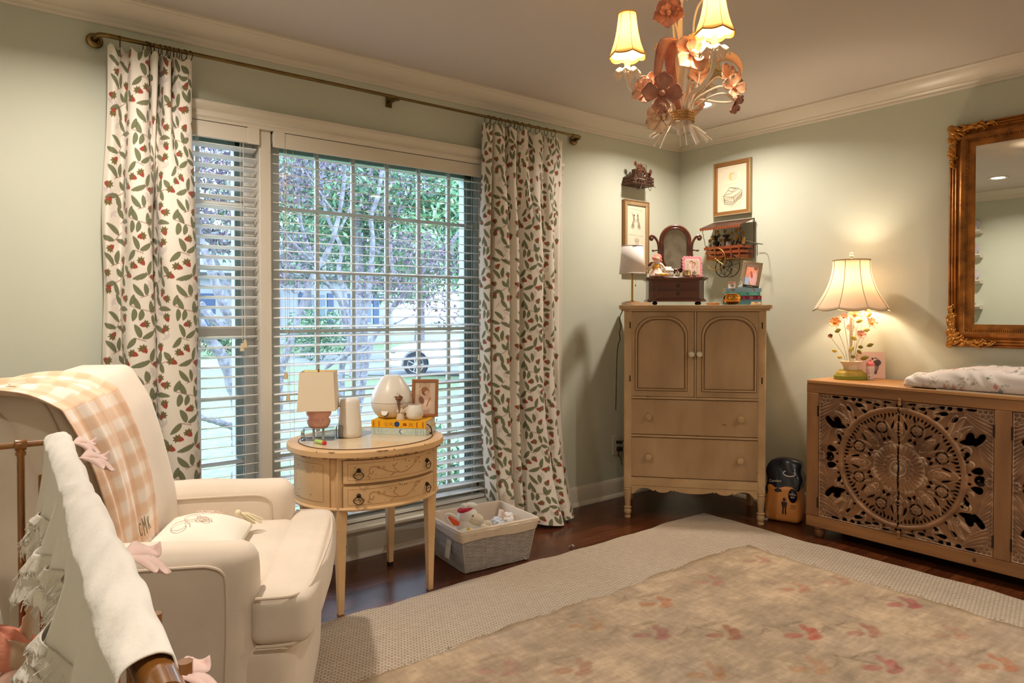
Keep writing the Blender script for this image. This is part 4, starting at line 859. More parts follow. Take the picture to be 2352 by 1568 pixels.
# ------------------------------------------------------------------ toy basket
bx = thing('storage_basket', 'grey woven rectangular basket with a cream fabric liner on the floor under the window', 'basket', (-1.985, -.375, 0), radians(-5))
M_rope = mat('grey_paper_rope', (172, 162, 156), .85, var=.1, vscale=30); M_liner = mat('cream_liner', (214, 196, 176), .9, bump=.15, bscale=200)
BH = .200
def bsz(z): k = z/BH; return .178+.034*k, .150+.026*k
rows = B(); nr = 23
for i in range(nr):
    z = .006+i*(BH-.04)/(nr-1); hx, hy = bsz(z); P = []
    for x, y in rrect(-hx, -hy, hx, hy, .012, 3): P.append((x, y, z))
    # densify for the weave wobble
    D = []
    for a, b2 in zip(P, P[1:]+P[:1]):
        n_ = max(1, int(hypot(b2[0]-a[0], b2[1]-a[1])/.020))
        for k in range(n_): f = k/n_; D.append((a[0]+(b2[0]-a[0])*f, a[1]+(b2[1]-a[1])*f, z+.0008*sin(len(D)*1.5+i*2)))
    rows.tube(D, .0032, 6, closed=True)
rows.obj('rope_weave', M_rope, bx)
post = B()
for f in (-.98, -.34, .36, .98):
    for sg in (-1, 1): post.tube([(f*bsz(0)[0], sg*(bsz(0)[1]), .004), (f*bsz(BH)[0], sg*bsz(BH)[1], BH)], .0042, 6)
for f in (-.4, .4):
    for sg in (-1, 1): post.tube([(sg*bsz(0)[0], f*bsz(0)[1], .004), (sg*bsz(BH)[0], f*bsz(BH)[1], BH)], .0042, 6)
post.obj('upright_stake', M_rope, bx)
B().box(-.172, -.144, .002, .172, .144, .006).obj('basket_bottom', M_rope, bx)
def liner(u, v):  # v 0 outside lower edge -> over rim -> inside bottom
    pr = spline([(0, -.046), (.003, -.02), (.004, .004), (-.002, .008), (-.008, .0), (-.016, -.08), (-.030, -.17)], 60); k = pr[min(59, int(v*59.99))]
    z = BH+k[1]; hx, hy = bsz(z); P = rrect(-hx, -hy, hx, hy, .014, 3); P = P+[P[0]]; s = arclen(np.array(P)); q = u*s[-1]
    x = float(np.interp(q, s, [p[0] for p in P])); y = float(np.interp(q, s, [p[1] for p in P])); L_ = hypot(x, y)
    wob = .003*sin(u*43)+.002*sin(u*97) if k[0] < -.004 or v < .3 else .001*sin(u*60)
    o_ = .0045+k[0]+abs(wob)*(1 if v < .3 else -1); return (x+(x/hx)*o_, y+(y/hy)*o_, z+.004*sin(u*25)*(v < .2))
B().grid(liner, 120, 40, closeu=True).obj('fabric_liner', M_liner, bx, solid=.0012, off=0, ang=60)
tg_ = B().prism([(-.022, -.055), (.022, -.055), (.022, .028), (.014, .034), (.010, .045), (-.006, .045), (-.008, .034), (-.022, .030)], -.001, .001, 'x', M=Matrix.Translation((-.207, -.045, .105)) @ Matrix.Rotation(radians(9), 4, 'Y')).obj('paper_tag', mat('cream_card', (206, 190, 160), .8), bx)
B().box(-.2085, -.061, .110, -.2078, -.029, .1115, None).box(-.2075, -.058, .090, -.2068, -.036, .0915).obj('tag_print', mat('brown_print', (150, 120, 96), .8), tg_)
# toys in the basket
M_plush = mat('white_plush', (232, 226, 222), .95, sheen=.5, bump=.4, bscale=260); M_plush2 = mat('cream_plush', (226, 212, 188), .95, sheen=.5, bump=.4, bscale=260)
M_redf = mat('red_print_cloth', (186, 40, 58), .9); M_orf = mat('orange_dotted_cloth', (232, 92, 48), .9); M_eye = mat('black_bead', (20, 16, 16), .2)
bl_ = lambda x, y, z: tuple(Matrix.Rotation(radians(-5), 4, 'Z') @ Vector((x, y, z))+Vector((-1.985, -.375, 0)))
ty = thing('plush_toy', 'white plush animal with a red banded cap and orange dotted ear in the basket', 'plush toy', bl_(-.085, -.020, .14), radians(-20))
bd_ = B().ball((0, 0, .02), .062, 22, 14, sc=(1.05, .9, 1.1)).obj('body', M_plush, ty, ang=180)
hd = B().ball((-.004, .005, .082), .050, 24, 16, sc=(1.0, .92, 1.0)).obj('head', M_plush, ty, ang=180)
B().ball((.028, -.025, .068), .034, 16, 10, sc=(1.2, .9, .9)).obj('cheek', M_plush2, hd, ang=180)
for q in ((.012, -.042, .094), (.034, -.032, .090)): B().ball(q, .0036, 8, 6).obj('eye', M_eye, hd)
B().lathe([(.036, .110), (.040, .116), (.036, .123), (.02, .126)], 20, sy=.8, M=Matrix.Rotation(radians(-8), 4, 'Y')).obj('cap_band', M_redf, hd)
B().ball((.012, .0, .132), .026, 16, 10, sc=(1.2, .8, .6)).ball((-.020, .0, .130), .020, 12, 8, sc=(1.0, .8, .8)).obj('cap_top', M_plush, hd)
B().prism([(-.048, .062), (-.098, .098), (-.104, .088), (-.078, .050), (-.052, .044)], -.022, -.014, 'y').obj('dotted_ear', M_orf, hd, bev=.003)
B().tube(sp3([(-.048, -.012, .070), (-.082, -.012, .098), (-.108, -.012, .104), (-.114, -.012, .088), (-.094, -.012, .060)], 20), .0065, 8).obj('ear_rim', M_plush, hd)
B().ball((.062, -.03, .025), .026, 14, 10, sc=(1.2, 1, .8)).obj('paw', M_plush2, ty)
o = B().ball((0, 0, 0), .050, 18, 12, sc=(1.3, 1, .75)).obj('plush_toy', mat('pale_green_plush', (212, 214, 196), .95, bump=.3, bscale=200), loc=bl_(-.130, -.085, .150), rz=.5, ang=180)
tag(o, 'pale grey green soft toy with a yellow tip in the near corner of the basket', 'plush toy')
B().ball((-.02, -.02, .034), .012, 10, 8, sc=(.8, .8, 1.6)).obj('yellow_tip', mat('yellow_felt', (232, 190, 86), .9), o)
for (x, y, z, r, s_, m_, lab) in ((.030, .0, .135, .036, (1.3, 1, .9), M_plush2, 'fluffy cream soft toy in the middle of the basket'), (.085, -.005, .150, .034, (1.2, 1, .9), mat('pale_blue_plush', (212, 218, 230), .95, sheen=.4, bump=.3, bscale=200), 'pale blue soft toy right of the fluffy cream one in the basket'),
                                (.150, .015, .155, .040, (1.35, 1, .8), M_plush, 'white fluffy soft toy at the far right end of the basket')):
    t = thing('plush_toy', lab, 'plush toy', bl_(x, y, z)); B().ball((0, 0, 0), r, 16, 10, sc=s_).obj('body', m_, t, ang=180)
    b = B()
    for k in range(14): a, c_ = rnd.uniform(0, 6.28), rnd.uniform(.1, 1.2); b.ball((r*s_[0]*cos(a)*sin(c_), r*s_[1]*sin(a)*sin(c_), r*s_[2]*cos(c_)), r*.24, 8, 6)
    b.obj('fur_tuft', m_, t, ang=180)
o = B().prism([(-.02, 0), (.022, 0), (.012, .05), (-.006, .058)], -.012, .012, 'y').obj('plush_ear', mat('cream_pink_plush', (226, 204, 190), .95), loc=bl_(.112, -.005, .165), bev=.006)
tag(o, 'cream and pink pointed soft toy ear sticking up near the far end of the basket', 'plush toy')
# ------------------------------------------------------------------ corner dresser (linen press)
DO, DA = Vector((-.695, -.66)), radians(-49.1); DZ = 1.247
dux, duy = Vector((cos(DA), sin(DA))), Vector((-sin(DA), cos(DA)))
def dw(x, yoff, z=DZ): q = DO+dux*x+duy*yoff; return (q.x, q.y, z)
M_dr = mat('glazed_tan_paint', (184, 152, 114), .5, col2=(134, 102, 68), vscale=5, vstretch=(1, 1, .35), vlo=.25, vhi=.8, vdet=5)
M_dr2 = mat('rubbed_tan_paint', (190, 158, 118), .5, col2=(162, 128, 88), vscale=6, vlo=.3, vhi=.75)
M_glz = mat('dark_glaze', (112, 76, 40), .6)
ds = thing('dresser', 'tall tan glazed dresser with two arched doors and two drawers across the corner', 'dresser', (DO.x, DO.y, 0), DA)
DD = .47
def trim_loop(pts, r, m, par, name='beading', closed=True): return B().tube(pts, r, 7, closed=closed).obj(name, m, par)
top = B()
tpts = lambda o: rrect(-.425-o, -.020-o, .425+o, DD+.01, .018, 4)
top.prism(tpts(0), DZ-.022, DZ-.002); top.prism(tpts(-.006), DZ-.002, DZ); top.prism(tpts(-.010), DZ-.034, DZ-.020); tpo = top.obj('dresser_top', M_dr2, ds, bev=.004, seg=3)
B().box(-.372, .012, .19, .372, DD-.01, DZ-.03).obj('case', M_dr, ds, smooth=False)
B().box(-.362, .001, DZ-.038, .372, .02, DZ-.024).box(-.366, .001, .704, .372, .02, .716).box(-.366, .001, .482, .372, .02, .494).box(-.368, .001, .196, .372, .02, .246).box(.0035, .0, .716, .0125, .02, 1.212).obj('face_rail', M_dr2, ds, bev=.002)
for (x0, x1, hx, lab) in ((-.360, .0025, -.014, 0), (.0135, .372, .029, 1)):
    dr = B().box(x0+.0015, .0015, .7185, x1-.0015, .016, 1.2075).obj('door', M_dr, ds, bev=.002)
    a0, a1 = (x0+.035, x1-.045) if lab == 0 else (x0+.036, x1-.035)
    r_ = .105; z0, z1 = .757, 1.172
    arc = [(a0, 0, z0), (a1, 0, z0), (a1, 0, z1-r_)]+[(a1-r_+r_*cos(q), 0, z1-r_+r_*sin(q)) for q in np.linspace(.15, pi/2, 8)]+[(a0+r_-r_*sin(q), 0, z1-r_+r_*cos(q)) for q in np.linspace(.0, pi/2-.1, 8)]+[(a0, 0, z1-r_)]
    trim_loop(arc, .0055, M_dr2, dr); ins = [(x+(.009 if x < (a0+a1)/2 else -.009), 0, z+(.009 if z < .9 else -.009)) for x, _, z in arc]
    trim_loop(ins, .0022, M_glz, dr, 'glaze_line'); trim_loop([(x-(.0065 if x < (a0+a1)/2 else -.0065), .001, z-(.0065 if z < .9 else -.0065)) for x, _, z in arc], .0015, M_glz, dr, 'glaze_line')
    kb = B().lathe([(.004, 0), (.004, .010), (.014, .014), (.0175, .019), (.016, .024), (.006, .027)], 16, M=Matrix.Translation((hx, 0, .966)) @ Matrix.Rotation(pi/2, 4, 'X'), fr=lambda a, z: 1+.09*cos(8*a)*(z > .012)).obj('glass_knob', mat('cut_glass_knob', (226, 214, 190), .08, metal=.55), dr)
    for q in range(8): B().ball((hx+.0115*cos(q*pi/4), -.0235, .966+.0115*sin(q*pi/4)), .0028, 6, 4).obj('knob_flower', M_iron, kb) if q % 2 == 0 else None
    for z in (.82, 1.13): B().tube([((x0 if lab == 0 else x1), -.001, z-.018), ((x0 if lab == 0 else x1), -.001, z+.018)], .0035, 7).obj('hinge', M_iron, dr)
for z0, z1, kz in ((.498, .700, .599), (.250, .478, .365)):
    dr = B().box(-.3625, .002, z0, .3705, .016, z1).obj('drawer', M_dr, ds, bev=.002)
    trim_loop([(-.3635, .0015, z0-.001), (.3715, .0015, z0-.001), (.3715, .0015, z1+.001), (-.3635, .0015, z1+.001)], .0012, M_glz, dr, 'glaze_line')
    for kx in (-.254, .256):
        B().lathe([(.009, 0), (.009, .006), (.016, .012), (.019, .019), (.017, .025), (.007, .028)], 20, M=Matrix.Translation((kx, .002, kz)) @ Matrix.Rotation(pi/2, 4, 'X')).obj('wooden_knob', M_dr2, dr)
for x, y, lab in ((-.372, .018, 0), (.372, .018, 0), (-.372, DD-.03, 1), (.372, DD-.03, 1)):
    sg = 1 if x > 0 else -1
    pr = [(.013, .0), (.016, .004), (.016, .014), (.012, .018), (.017, .028), (.0205, .040), (.018, .054), (.014, .060), (.0205, .063), (.0205, .068), (.014, .072), (.0155, .10), (.020, .145), (.0205, .160), (.0175, .164), (.0215, .168), (.0215, .174), (.018, .178), (.019, .182)] if not lab else [(.017, 0), (.02, .19)]
    lg = B().lathe(pr, 20 if not lab else 4, c=(x+sg*.0, y, 0), sx=1.1 if not lab else 1.2, sy=1.1 if not lab else 1.2)
    lg.prism([(x+u, y+v) for u, v in rrect(-.0225, -.020, .0225, .020, .008, 3)], .182, DZ-.03)
    lg.obj('leg', M_dr2, ds)
ap = [(-.352, .196)]+[(x, z) for x, z in sp3([(-.352, .145), (-.335, .150), (-.305, .178), (-.262, .182), (-.222, .166)], 14)]+[(-.218, .174)]+[(x, z) for x, z in sp3([(-.214, .172), (-.19, .160), (-.15, .162), (-.125, .176)], 8)]+[(-.118, .168), (-.11, .176)]+[(x, z) for x, z in sp3([(-.105, .172), (-.05, .162), (0, .160)], 8)]
ap = ap+[(-x, z) for x, z in ap[::-1]]
B().prism(ap, .004, .018, 'y').obj('scalloped_apron', M_dr2, ds, bev=.0015)
B().box(-.358, DD-.045, .15, .358, DD-.03, .20).box(-.384, .04, .19, -.370, DD-.03, DZ-.03).box(.370, .04, .19, .384, DD-.03, DZ-.03).obj('side_panel', M_dr, ds, bev=.002)
wn = B()
for (x, z, L_) in ((-.33, .247, .03), (-.12, .247, .035), (.33, .247, .05), (.02, .497, .04), (.17, .565, .022), (.365, .70, .02), (.35, .302, .008), (-.26, .716, .02)): wn.tube([(x-L_/2, .0008, z), (x, .0002, z+.001), (x+L_/2, .0008, z)], [.0006, .0028, .0006], 5)
wn.obj('worn_patch', M_glz, ds)
# --- lamp on a small book
cv = Cv(.178, .0175, .0008, (226, 206, 190)); cv.rect(.01, .004, .03, .012, (206, 180, 170))
book('thin pale pink book under the slim brass lamp on the dresser', dw(-.413, .10), DA, .178, .12, .018, (226, 206, 192), cv)
M_wsh = mat('white_fabric_shade', (224, 214, 208), .85, bump=.08, bscale=300)
dl_ = thing('table_lamp', 'slim brass lamp with a white drum shade and pull chain on the dresser', 'lamp', dw(-.352, .145, DZ+.0182), DA)
B().lathe([(.045, 0), (.046, .004), (.012, .008), (.0062, .012), (.0062, .30), (.004, .31), (.004, .33)], 20).obj('brass_stem', M_gold, dl_)
sh = B().lathe([(.078, .172), (.063, .338)], 44, caps=False).obj('drum_shade', M_wsh, dl_, solid=.0016, ang=180)
for z, r in ((.172, .0785), (.338, .0635)): B().tube([(r*cos(q), r*sin(q), z) for q in np.linspace(0, 2*pi, 45)[:-1]], .0016, 6, closed=True).obj('shade_rim', M_wsh, sh)
c_ = B()
for k in range(16): c_.ball((.020, -.03, .172-.0045*k), .0014, 6, 4)
c_.lathe([(.002, .008), (.004, .0), (.001, -.006)], 8, c=(.020, -.03, .098)).obj('pull_chain', M_gold, dl_)
# --- mahogany chest with swing mirror
M_mah = mat('dark_mahogany', (74, 38, 26), .28, col2=(104, 56, 36), vscale=5, vstretch=(.3, 1, 3), coat=.35, vlo=.35, vhi=.75)
mc = thing('jewellery_chest', 'dark mahogany jewellery chest with two drawers and an oval swing mirror on the dresser', 'jewellery chest', dw(-.085, .165), DA+radians(8))
def plan(o): return [(-.165-o, .165+o), (-.165-o, .045-o), (-.128-o, .0-o)]+[(x, -.012*cos(x/.128*pi/2)-o) for x in np.linspace(-.11, .11, 9)]+[(.128+o, .0-o), (.165+o, .045-o), (.165+o, .165+o)]
b = B().prism(plan(0), .030, .148).obj('chest_case', M_mah, mc, ang=25)
B().prism(plan(.010), .022, .034).prism(plan(.004), .034, .040).prism(plan(.002), .143, .150).prism(plan(.012), .150, .156).prism(plan(.020), .156, .166).prism(plan(.012), .166, .170).obj('chest_moulding', M_mah, mc, ang=25, bev=.0015)
for z0, z1 in ((.094, .138), (.046, .090)):
    P = [(x, -.012*cos(x/.128*pi/2)-.003) for x in np.linspace(-.112, .112, 15)]; Q = [(x, y+.008) for x, y in P[::-1]]
    d = B().prism(P+Q, z0, z1).obj('drawer', M_mah, mc, bev=.001, ang=30)
    k = B().tube([(.0115*cos(q), -.0165, (z0+z1)/2+.0115*sin(q)) for q in np.linspace(0, 2*pi, 21)[:-1]], .0017, 6, closed=True); k.ball((0, -.0165, (z0+z1)/2), .0055, 10, 8); k.obj('ring_pull', mat('dark_bronze', (84, 66, 44), .4, metal=.9), d)
for x, y in ((-.13, .03), (.13, .03), (-.145, .14), (.145, .14)): B().ball((x, y, .012), .0155, 14, 10, sc=(1, 1, .78)).obj('bun_foot', mat('ebonised_wood', (28, 18, 16), .3), mc)
def oval(cx, cz, hw, hh, n=72): # stadium oval with straight sides
    s = hh-hw; return [(cx+hw*cos(q), cz+hw*sin(q)*1.0+(s if sin(q) > 0 else -s)) for q in np.linspace(0, 2*pi, n+1)[:-1]]
ZM, YM = .170+.172, .085
mr = bpy.data.objects.new('swing_mirror', None)
bpy.data.objects.remove(mr)
fr_ = B().tube([(x, YM, z) for x, z in oval(0, ZM, .086, .138)], .0115, 12, closed=True).tube([(x, YM-.006, z) for x, z in oval(0, ZM, .074, .126)], .006, 10, closed=True).obj('mirror_frame', M_mah, mc)
B().prism(oval(0, ZM, .092, .144), YM+.004, YM+.010, 'y').obj('mirror_back', M_mah, fr_)
M_oldm = mat('foxed_mirror', (206, 192, 176), .12, metal=.85, col2=(150, 138, 124), vscale=14, vlo=.5, vhi=.8)
B().prism(oval(0, ZM, .076, .128), YM-.003, YM+.001, 'y').obj('mirror_glass', M_oldm, fr_)
for sg in (-1, 1):
    s_ = B().tube(sp3([(sg*.150, YM, .172), (sg*.118, YM, .188), (sg*.098, YM, .215), (sg*.100, YM, .235), (sg*.135, YM, .258), (sg*.156, YM, .250), (sg*.152, YM, .243), (sg*.125, YM, .244)], 46), [.0045]*4+[.009]*20+[.008]*14+[.005]*8, 9)
    s_.tube(sp3([(sg*.150, YM, .249), (sg*.122, YM, .262), (sg*.102, YM, .30), (sg*.099, YM, .345), (sg*.106, YM, .385), (sg*.125, YM, .415), (sg*.145, YM, .422), (sg*.152, YM, .410), (sg*.143, YM, .398)], 46), [.004]+[.008]*36+[.0095]*9, 9)
    s_.ball((sg*.143, YM, .405), .0125, 12, 8, sc=(1, .8, 1)); s_.tube([(sg*.092, YM, .335), (sg*.118, YM, .335)], .004, 8); s_.ball((sg*.132, YM-.004, .333), .0095, 12, 8, sc=(1.2, 1, .7)); s_.tube([(sg*.112, YM, .335), (sg*.128, YM, .333)], .0035, 7)
    s_.obj('scroll_support', M_mah, mc)
CT = DZ+.1705
def cw(x, y, z=CT):
    a = DA+radians(8); p = Vector(dw(-.085, .165)); return (p.x+cos(a)*x-sin(a)*y, p.y+sin(a)*x+cos(a)*y, z)
CA = DA+radians(8)
# doll
M_skin = mat('doll_peach_cloth', (236, 196, 170), .9); M_cor = mat('coral_pink_cloth', (236, 130, 122), .9); M_yel = mat('mustard_cloth', (224, 160, 60), .9); M_blush = mat('pale_pink_cloth', (230, 190, 176), .9)
dd = thing('soft_doll', 'soft doll with coral hat, mustard top and pink skirt seated on the mahogany chest', 'doll', cw(-.118, .030), CA)
bo = B().ball((-.006, 0, .058), .024, 16, 12, sc=(1, .85, 1.3)).obj('body', M_yel, dd, ang=180)
hd = B().ball((-.002, -.002, .108), .023, 18, 12, sc=(1, .95, 1.05)).obj('head', M_skin, dd, ang=180)
B().ball((.002, .005, .116), .026, 18, 12, sc=(1.05, .9, .95)).ball((.024, .004, .098), .009, 10, 8, sc=(.8, 1, 1.3)).obj('coral_hat', M_cor, hd, ang=180)
B().ball((-.020, -.016, .112), .0125, 12, 10).obj('hat_bobble', M_cor, hd, ang=180)
for q in (-.005, .010): B().ball((q, -.0235, .107), .0014, 6, 4).obj('eye', M_eye, hd)
for a0 in ((-.010, -.020, .128), (.004, -.020, .131)): B().tube([(a0[0]+.006*cos(q), a0[1], a0[2]+.004*sin(q)) for q in np.linspace(0, 2*pi, 11)[:-1]], .001, 5, closed=True).obj('hat_thread', M_yel, hd)
for sg, e in ((-1, (-.048, -.010, .040)), (1, (.045, -.014, .045))): B().tube(sp3([(sg*.016, -.004, .080), (sg*.032, -.012, .066), e], 12), [.009]*5+[.0075]*7, 8).obj('arm', M_plush2, dd, ang=180)
B().lathe([(.020, .052), (.034, .030), (.046, .008), (.044, .001), (.01, .001)], 26, fr=lambda a, z: 1+.06*cos(9*a)).obj('skirt', M_blush, dd)
for sg in (-1, 1): B().tube(sp3([(sg*.012, -.020, .018), (sg*.016+.010, -.05, .014), (sg*.014+.026, -.066, .009)], 12), [.010]*6+[.008]*6, 8).obj('leg', M_blush, dd, ang=180); B().ball((sg*.014+.030, -.072, .0105), .0105, 10, 8, sc=(1.2, 1.4, .8)).obj('shoe', M_yel, dd)
B().prism([(-.016, .0), (-.003, .003), (-.016, .012), (-.003, .003), (.012, .013), (.010, -.002)], -.028, -.024, 'y', M=Matrix.Translation((.0, 0, .078))).obj('bow', mat('pale_grey_blue_ribbon', (170, 184, 200), .6), dd)
# porcelain box
pb = thing('trinket_box', 'white porcelain trinket box with a small bow lid in front of the oval mirror', 'trinket box', cw(-.052, .030), CA)
B().lathe([(.029, 0), (.031, .004), (.031, .032), (.030, .034)], 36, sx=1.05, sy=.8).obj('box_body', M_china, pb); B().lathe([(.0325, .035), (.033, .040), (.028, .048), (.014, .054), (.004, .056)], 36, sx=1.05, sy=.8).obj('lid', M_china, pb)
B().ball((-.010, 0, .058), .008, 10, 8, sc=(1.5, .8, .6)).ball((.010, 0, .057), .008, 10, 8, sc=(1.5, .8, .6)).obj('bow_finial', M_china, pb)
# pink scalloped frame
sf = thing('photo_frame', 'pink scalloped frame with a photo of a couple on the mahogany chest', 'picture frame', cw(.098, .050), rot=(radians(-8), 0, CA+radians(4)))
P = []
W_, H_ = .052, .058
for (x0, z0, x1, z1, n) in ((-W_, -H_, W_, -H_, 6), (W_, -H_, W_, H_, 6), (W_, H_, -W_, H_, 6), (-W_, H_, -W_, -H_, 6)):
    for k in range(n):
        ax, az = x0+(x1-x0)*(k+.5)/n, z0+(z1-z0)*(k+.5)/n; ox, oz = (z1-z0), -(x1-x0); L_ = hypot(ox, oz); ox, oz = ox/L_, oz/L_; tx, tz = (x1-x0)/L_, (z1-z0)/L_; r = L_/n/2
        for q in np.linspace(pi, 0, 7)[:-1]: P.append((ax+r*cos(q)*tx+r*sin(q)*ox, az+r*cos(q)*tz+r*sin(q)*oz+.062))
M_pinkf = mat('pink_enamel', (228, 148, 156), .35, coat=.2)
B().prism(P, -.004, .004, 'y').obj('scalloped_border', M_pinkf, sf, bev=.0012)
B().box(-.043, -.0055, .012, .043, -.0035, .108).obj('mat_board', M_china, sf)
for q in ((-.046, .112), (.046, .112)): B().ball((q[0], -.005, q[1]), .0018, 6, 4).obj('stud', M_gold, sf)
B().prism([(.004, .08), (.004, .074), (.034, .0), (.038, .0)], -.01, .01, 'x').obj('easel_stand', M_pinkf, sf)
cv = Cv(.078, .088, .0007, (214, 186, 162)); cv.noise(.05, .01); cv.ell(.040, .028, .022, .034, 0, (226, 196, 182)); cv.ell(.030, .030, .011, .034, .2, (232, 206, 190)); cv.ell(.034, .072, .0085, .011, .2, (120, 78, 60)); cv.ell(.034, .068, .0065, .009, .2, (226, 178, 156)); cv.ell(.048, .062, .010, .013, -.3, (150, 96, 74)); cv.ell(.046, .060, .006, .009, -.3, (230, 184, 164)); cv.ell(.042, .044, .010, .012, .5, (214, 160, 146)); cv.line([(.03, .01), (.052, .05)], .006, (222, 176, 160))
picture('photo', cv, (-.039, -.0060, .016), (.078, 0, 0), (0, 0, .088), mat('printed_paper', (255, 255, 255), .5, vcol=True), sf)
# silver dishes
M_silv = mat('polished_silver', (226, 216, 200), .12, metal=1.)
cup = thing('silver_cup', 'small fluted silver gilt cup with handles before the pink scalloped frame', 'cup', cw(.052, .0))
g_ = B().lathe([(.016, 0), (.019, .003), (.0215, .006), (.022, .034), (.0235, .037), (.021, .037), (.020, .006), (0, .005)], 36, caps=False, fr=lambda a, z: 1+.035*abs(cos(9*a))); g_.obj('fluted_bowl', mat('silver_gilt', (214, 186, 140), .15, metal=1.), cup)
for sg in (-1, 1): B().tube(sp3([(sg*.022, 0, .030), (sg*.036, 0, .032), (sg*.036, 0, .018), (sg*.022, 0, .010)], 16), .0022, 6).obj('handle', M_silv, cup)
for (x, r, lab) in ((.000, .013, 'tiny silver ball box left of the fluted gilt cup on the chest'), (.100, .013, 'tiny silver ball box right of the fluted gilt cup on the chest')):
    o = B().lathe([(.007, 0), (.012, .004), (.0145, .012), (.013, .021), (.014, .022), (.010, .030), (.003, .033), (.003, .037), (.001, .039)], 20).obj('silver_box', M_silv, loc=cw(x, .006)); tag(o, lab, 'trinket box')
# round wooden dish and jar in front of books
o = B().lathe([(.032, 0), (.036, .003), (.0365, .012), (.034, .013), (.032, .005), (0, .004)], 32, caps=False).obj('wooden_dish', mat('honey_wood', (206, 144, 76), .5), loc=dw(.112, .09)); tag(o, 'small round honey coloured wooden dish beside the mahogany chest', 'dish')
# book stack on the dresser
def spine(L, H, bg, marks):
    cv = Cv(L, H, .0007, bg); cv.noise(.04, .006, 3)
    for k in marks: getattr(cv, k[0])(*k[1:])
    return cv
stack = [('blue book lying at the bottom of the small stack on the dresser', .215, .150, .030, (96, 160, 186), 0, .182, [('rect', .06, .02, .15, .0235, (70, 130, 160))]),
         ('dark red patterned book in the middle of the small stack on the dresser', .196, .146, .023, (166, 40, 52), 0, .190, [('ell', .138, .0115, .0085, .0085, 0, (214, 160, 150)), ('ell', .138, .0115, .004, .004, 0, (150, 40, 60)), ('rect', .095, .002, .099, .021, (210, 120, 120)), ('rect', .112, .002, .116, .021, (120, 30, 40)), ('rect', .165, .002, .169, .021, (120, 30, 40)), ('rect', .178, .002, .182, .021, (210, 120, 120))]),
         ('turquoise green book just above the dark red one on the dresser stack', .190, .146, .021, (104, 186, 168), 0, .188, [('rect', .015, .004, .055, .017, (190, 220, 200)), ('ell', .118, .0105, .006, .005, 0, (80, 110, 90)), ('rect', .13, .003, .17, .018, (126, 206, 190)), ('rect', .178, .0, .182, .021, (70, 150, 160))]),
         ('light blue book with little printed pictures topping the dresser stack', .200, .150, .022, (150, 186, 206), 0, .185, [('ell', .036, .011, .009, .006, 0, (190, 130, 60)), ('ell', .046, .013, .004, .004, 0, (60, 60, 70)), ('leaf', .150, .018, -1., .02, .005, (166, 60, 90)), ('leaf', .145, .015, -.8, .018, .003, (220, 220, 220)), ('rect', .01, .0, .012, .022, (110, 150, 180)), ('rect', .188, .0, .190, .022, (110, 150, 180))])]
z = DZ+.0005
for k, (lab, L_, W_, H_, c_, a_, x_, mk) in enumerate(stack):
    book(lab, dw(x_-.015*(k == 0), .115-.02*(k == 0), z), DA+radians((0, 2, -1, 1)[k]), L_, W_, H_, c_, spine(L_-.002, H_-.001, c_, mk), group=None, paperm=mat('cream_pages', (222, 204, 164), .9)); z += H_+.0004
ZS = z
br_ = thing('brass_pot', 'squat golden brass pot in front of the stacked books on the dresser', 'pot', dw(.214, .045))
B().lathe([(.020, .006), (.036, .010), (.047, .022), (.0505, .036), (.047, .050), (.040, .058), (.043, .062), (.041, .063), (.035, .058), (.02, .056), (0, .057)], 40, caps=False).obj('pot_body', mat('hammered_gold', (206, 146, 66), .2, metal=1., bump=.3, bscale=60), br_, ang=60)
for q in range(3): B().ball((.030*cos(q*2.1+.8), .030*sin(q*2.1+.8), .005), .0048, 8, 6).obj('ball_foot', M_gold, br_)
B().tube(sp3([(-.046, 0, .040), (-.060, 0, .044), (-.062, 0, .028), (-.050, 0, .020)], 12), .0028, 6).obj('handle', M_gold, br_)
o = B().lathe([(.027, 0), (.029, .003), (.0285, .016), (.030, .018), (.027, .018), (.026, .004), (0, .003)], 36, caps=False, fr=lambda a, z: 1+.03*cos(20*a)).obj('silver_dish', M_silv, loc=dw(.342, .045)); tag(o, 'low fluted silver dish in front of the blue bottom book', 'dish')
tn = thing('small_tin', 'tiny pale pink tin with a reddish lid on top of the book stack', 'tin', dw(.224, .155, ZS+.0005), DA)
B().lathe([(.0205, 0), (.0205, .031)], 26).obj('tin_body', mat('pale_pink_tin', (226, 196, 178), .4), tn); B().lathe([(.0215, .0315), (.0215, .036), (.019, .037)], 26).obj('lid', mat('dusty_red_lid', (190, 112, 96), .4), tn)
b = B()
for q in range(4): b.tube([(.004*cos(a)+(q-1.5)*.004, -.0206, .015+.004*sin(a)) for a in np.linspace(0, 2*pi, 9)[:-1]], .0005, 4, closed=True)
b.obj('tin_drawing', mat('dark_print', (70, 56, 44), .6), tn)
cv = Cv(.075, .115, .0007, (224, 150, 128)); cv.noise(.08, .01); cv.rect(0, 0, .032, .07, (176, 192, 222)); cv.ell(.016, .062, .018, .022, 0, (232, 150, 120)); cv.ell(.052, .045, .022, .05, .1, (240, 184, 178)); cv.ell(.026, .085, .014, .018, -.2, (238, 156, 120)); cv.ell(.050, .088, .016, .020, .2, (236, 160, 130)); cv.ell(.040, .060, .007, .022, .3, (196, 92, 70)); cv.ell(.060, .100, .012, .012, 0, (150, 92, 70)); cv.line([(.0, .113), (.075, .108)], .006, (236, 226, 222))
sv = photo_frame('photo_frame', 'shiny silver frame with a baby photo leaning on the dresser book stack', dw(.322, .175, ZS+.001), DA+radians(-8), radians(11), .112, .160, .021, M_silv, cv, d=.010)
sv.rotation_euler = (0, radians(9), DA+radians(-8))
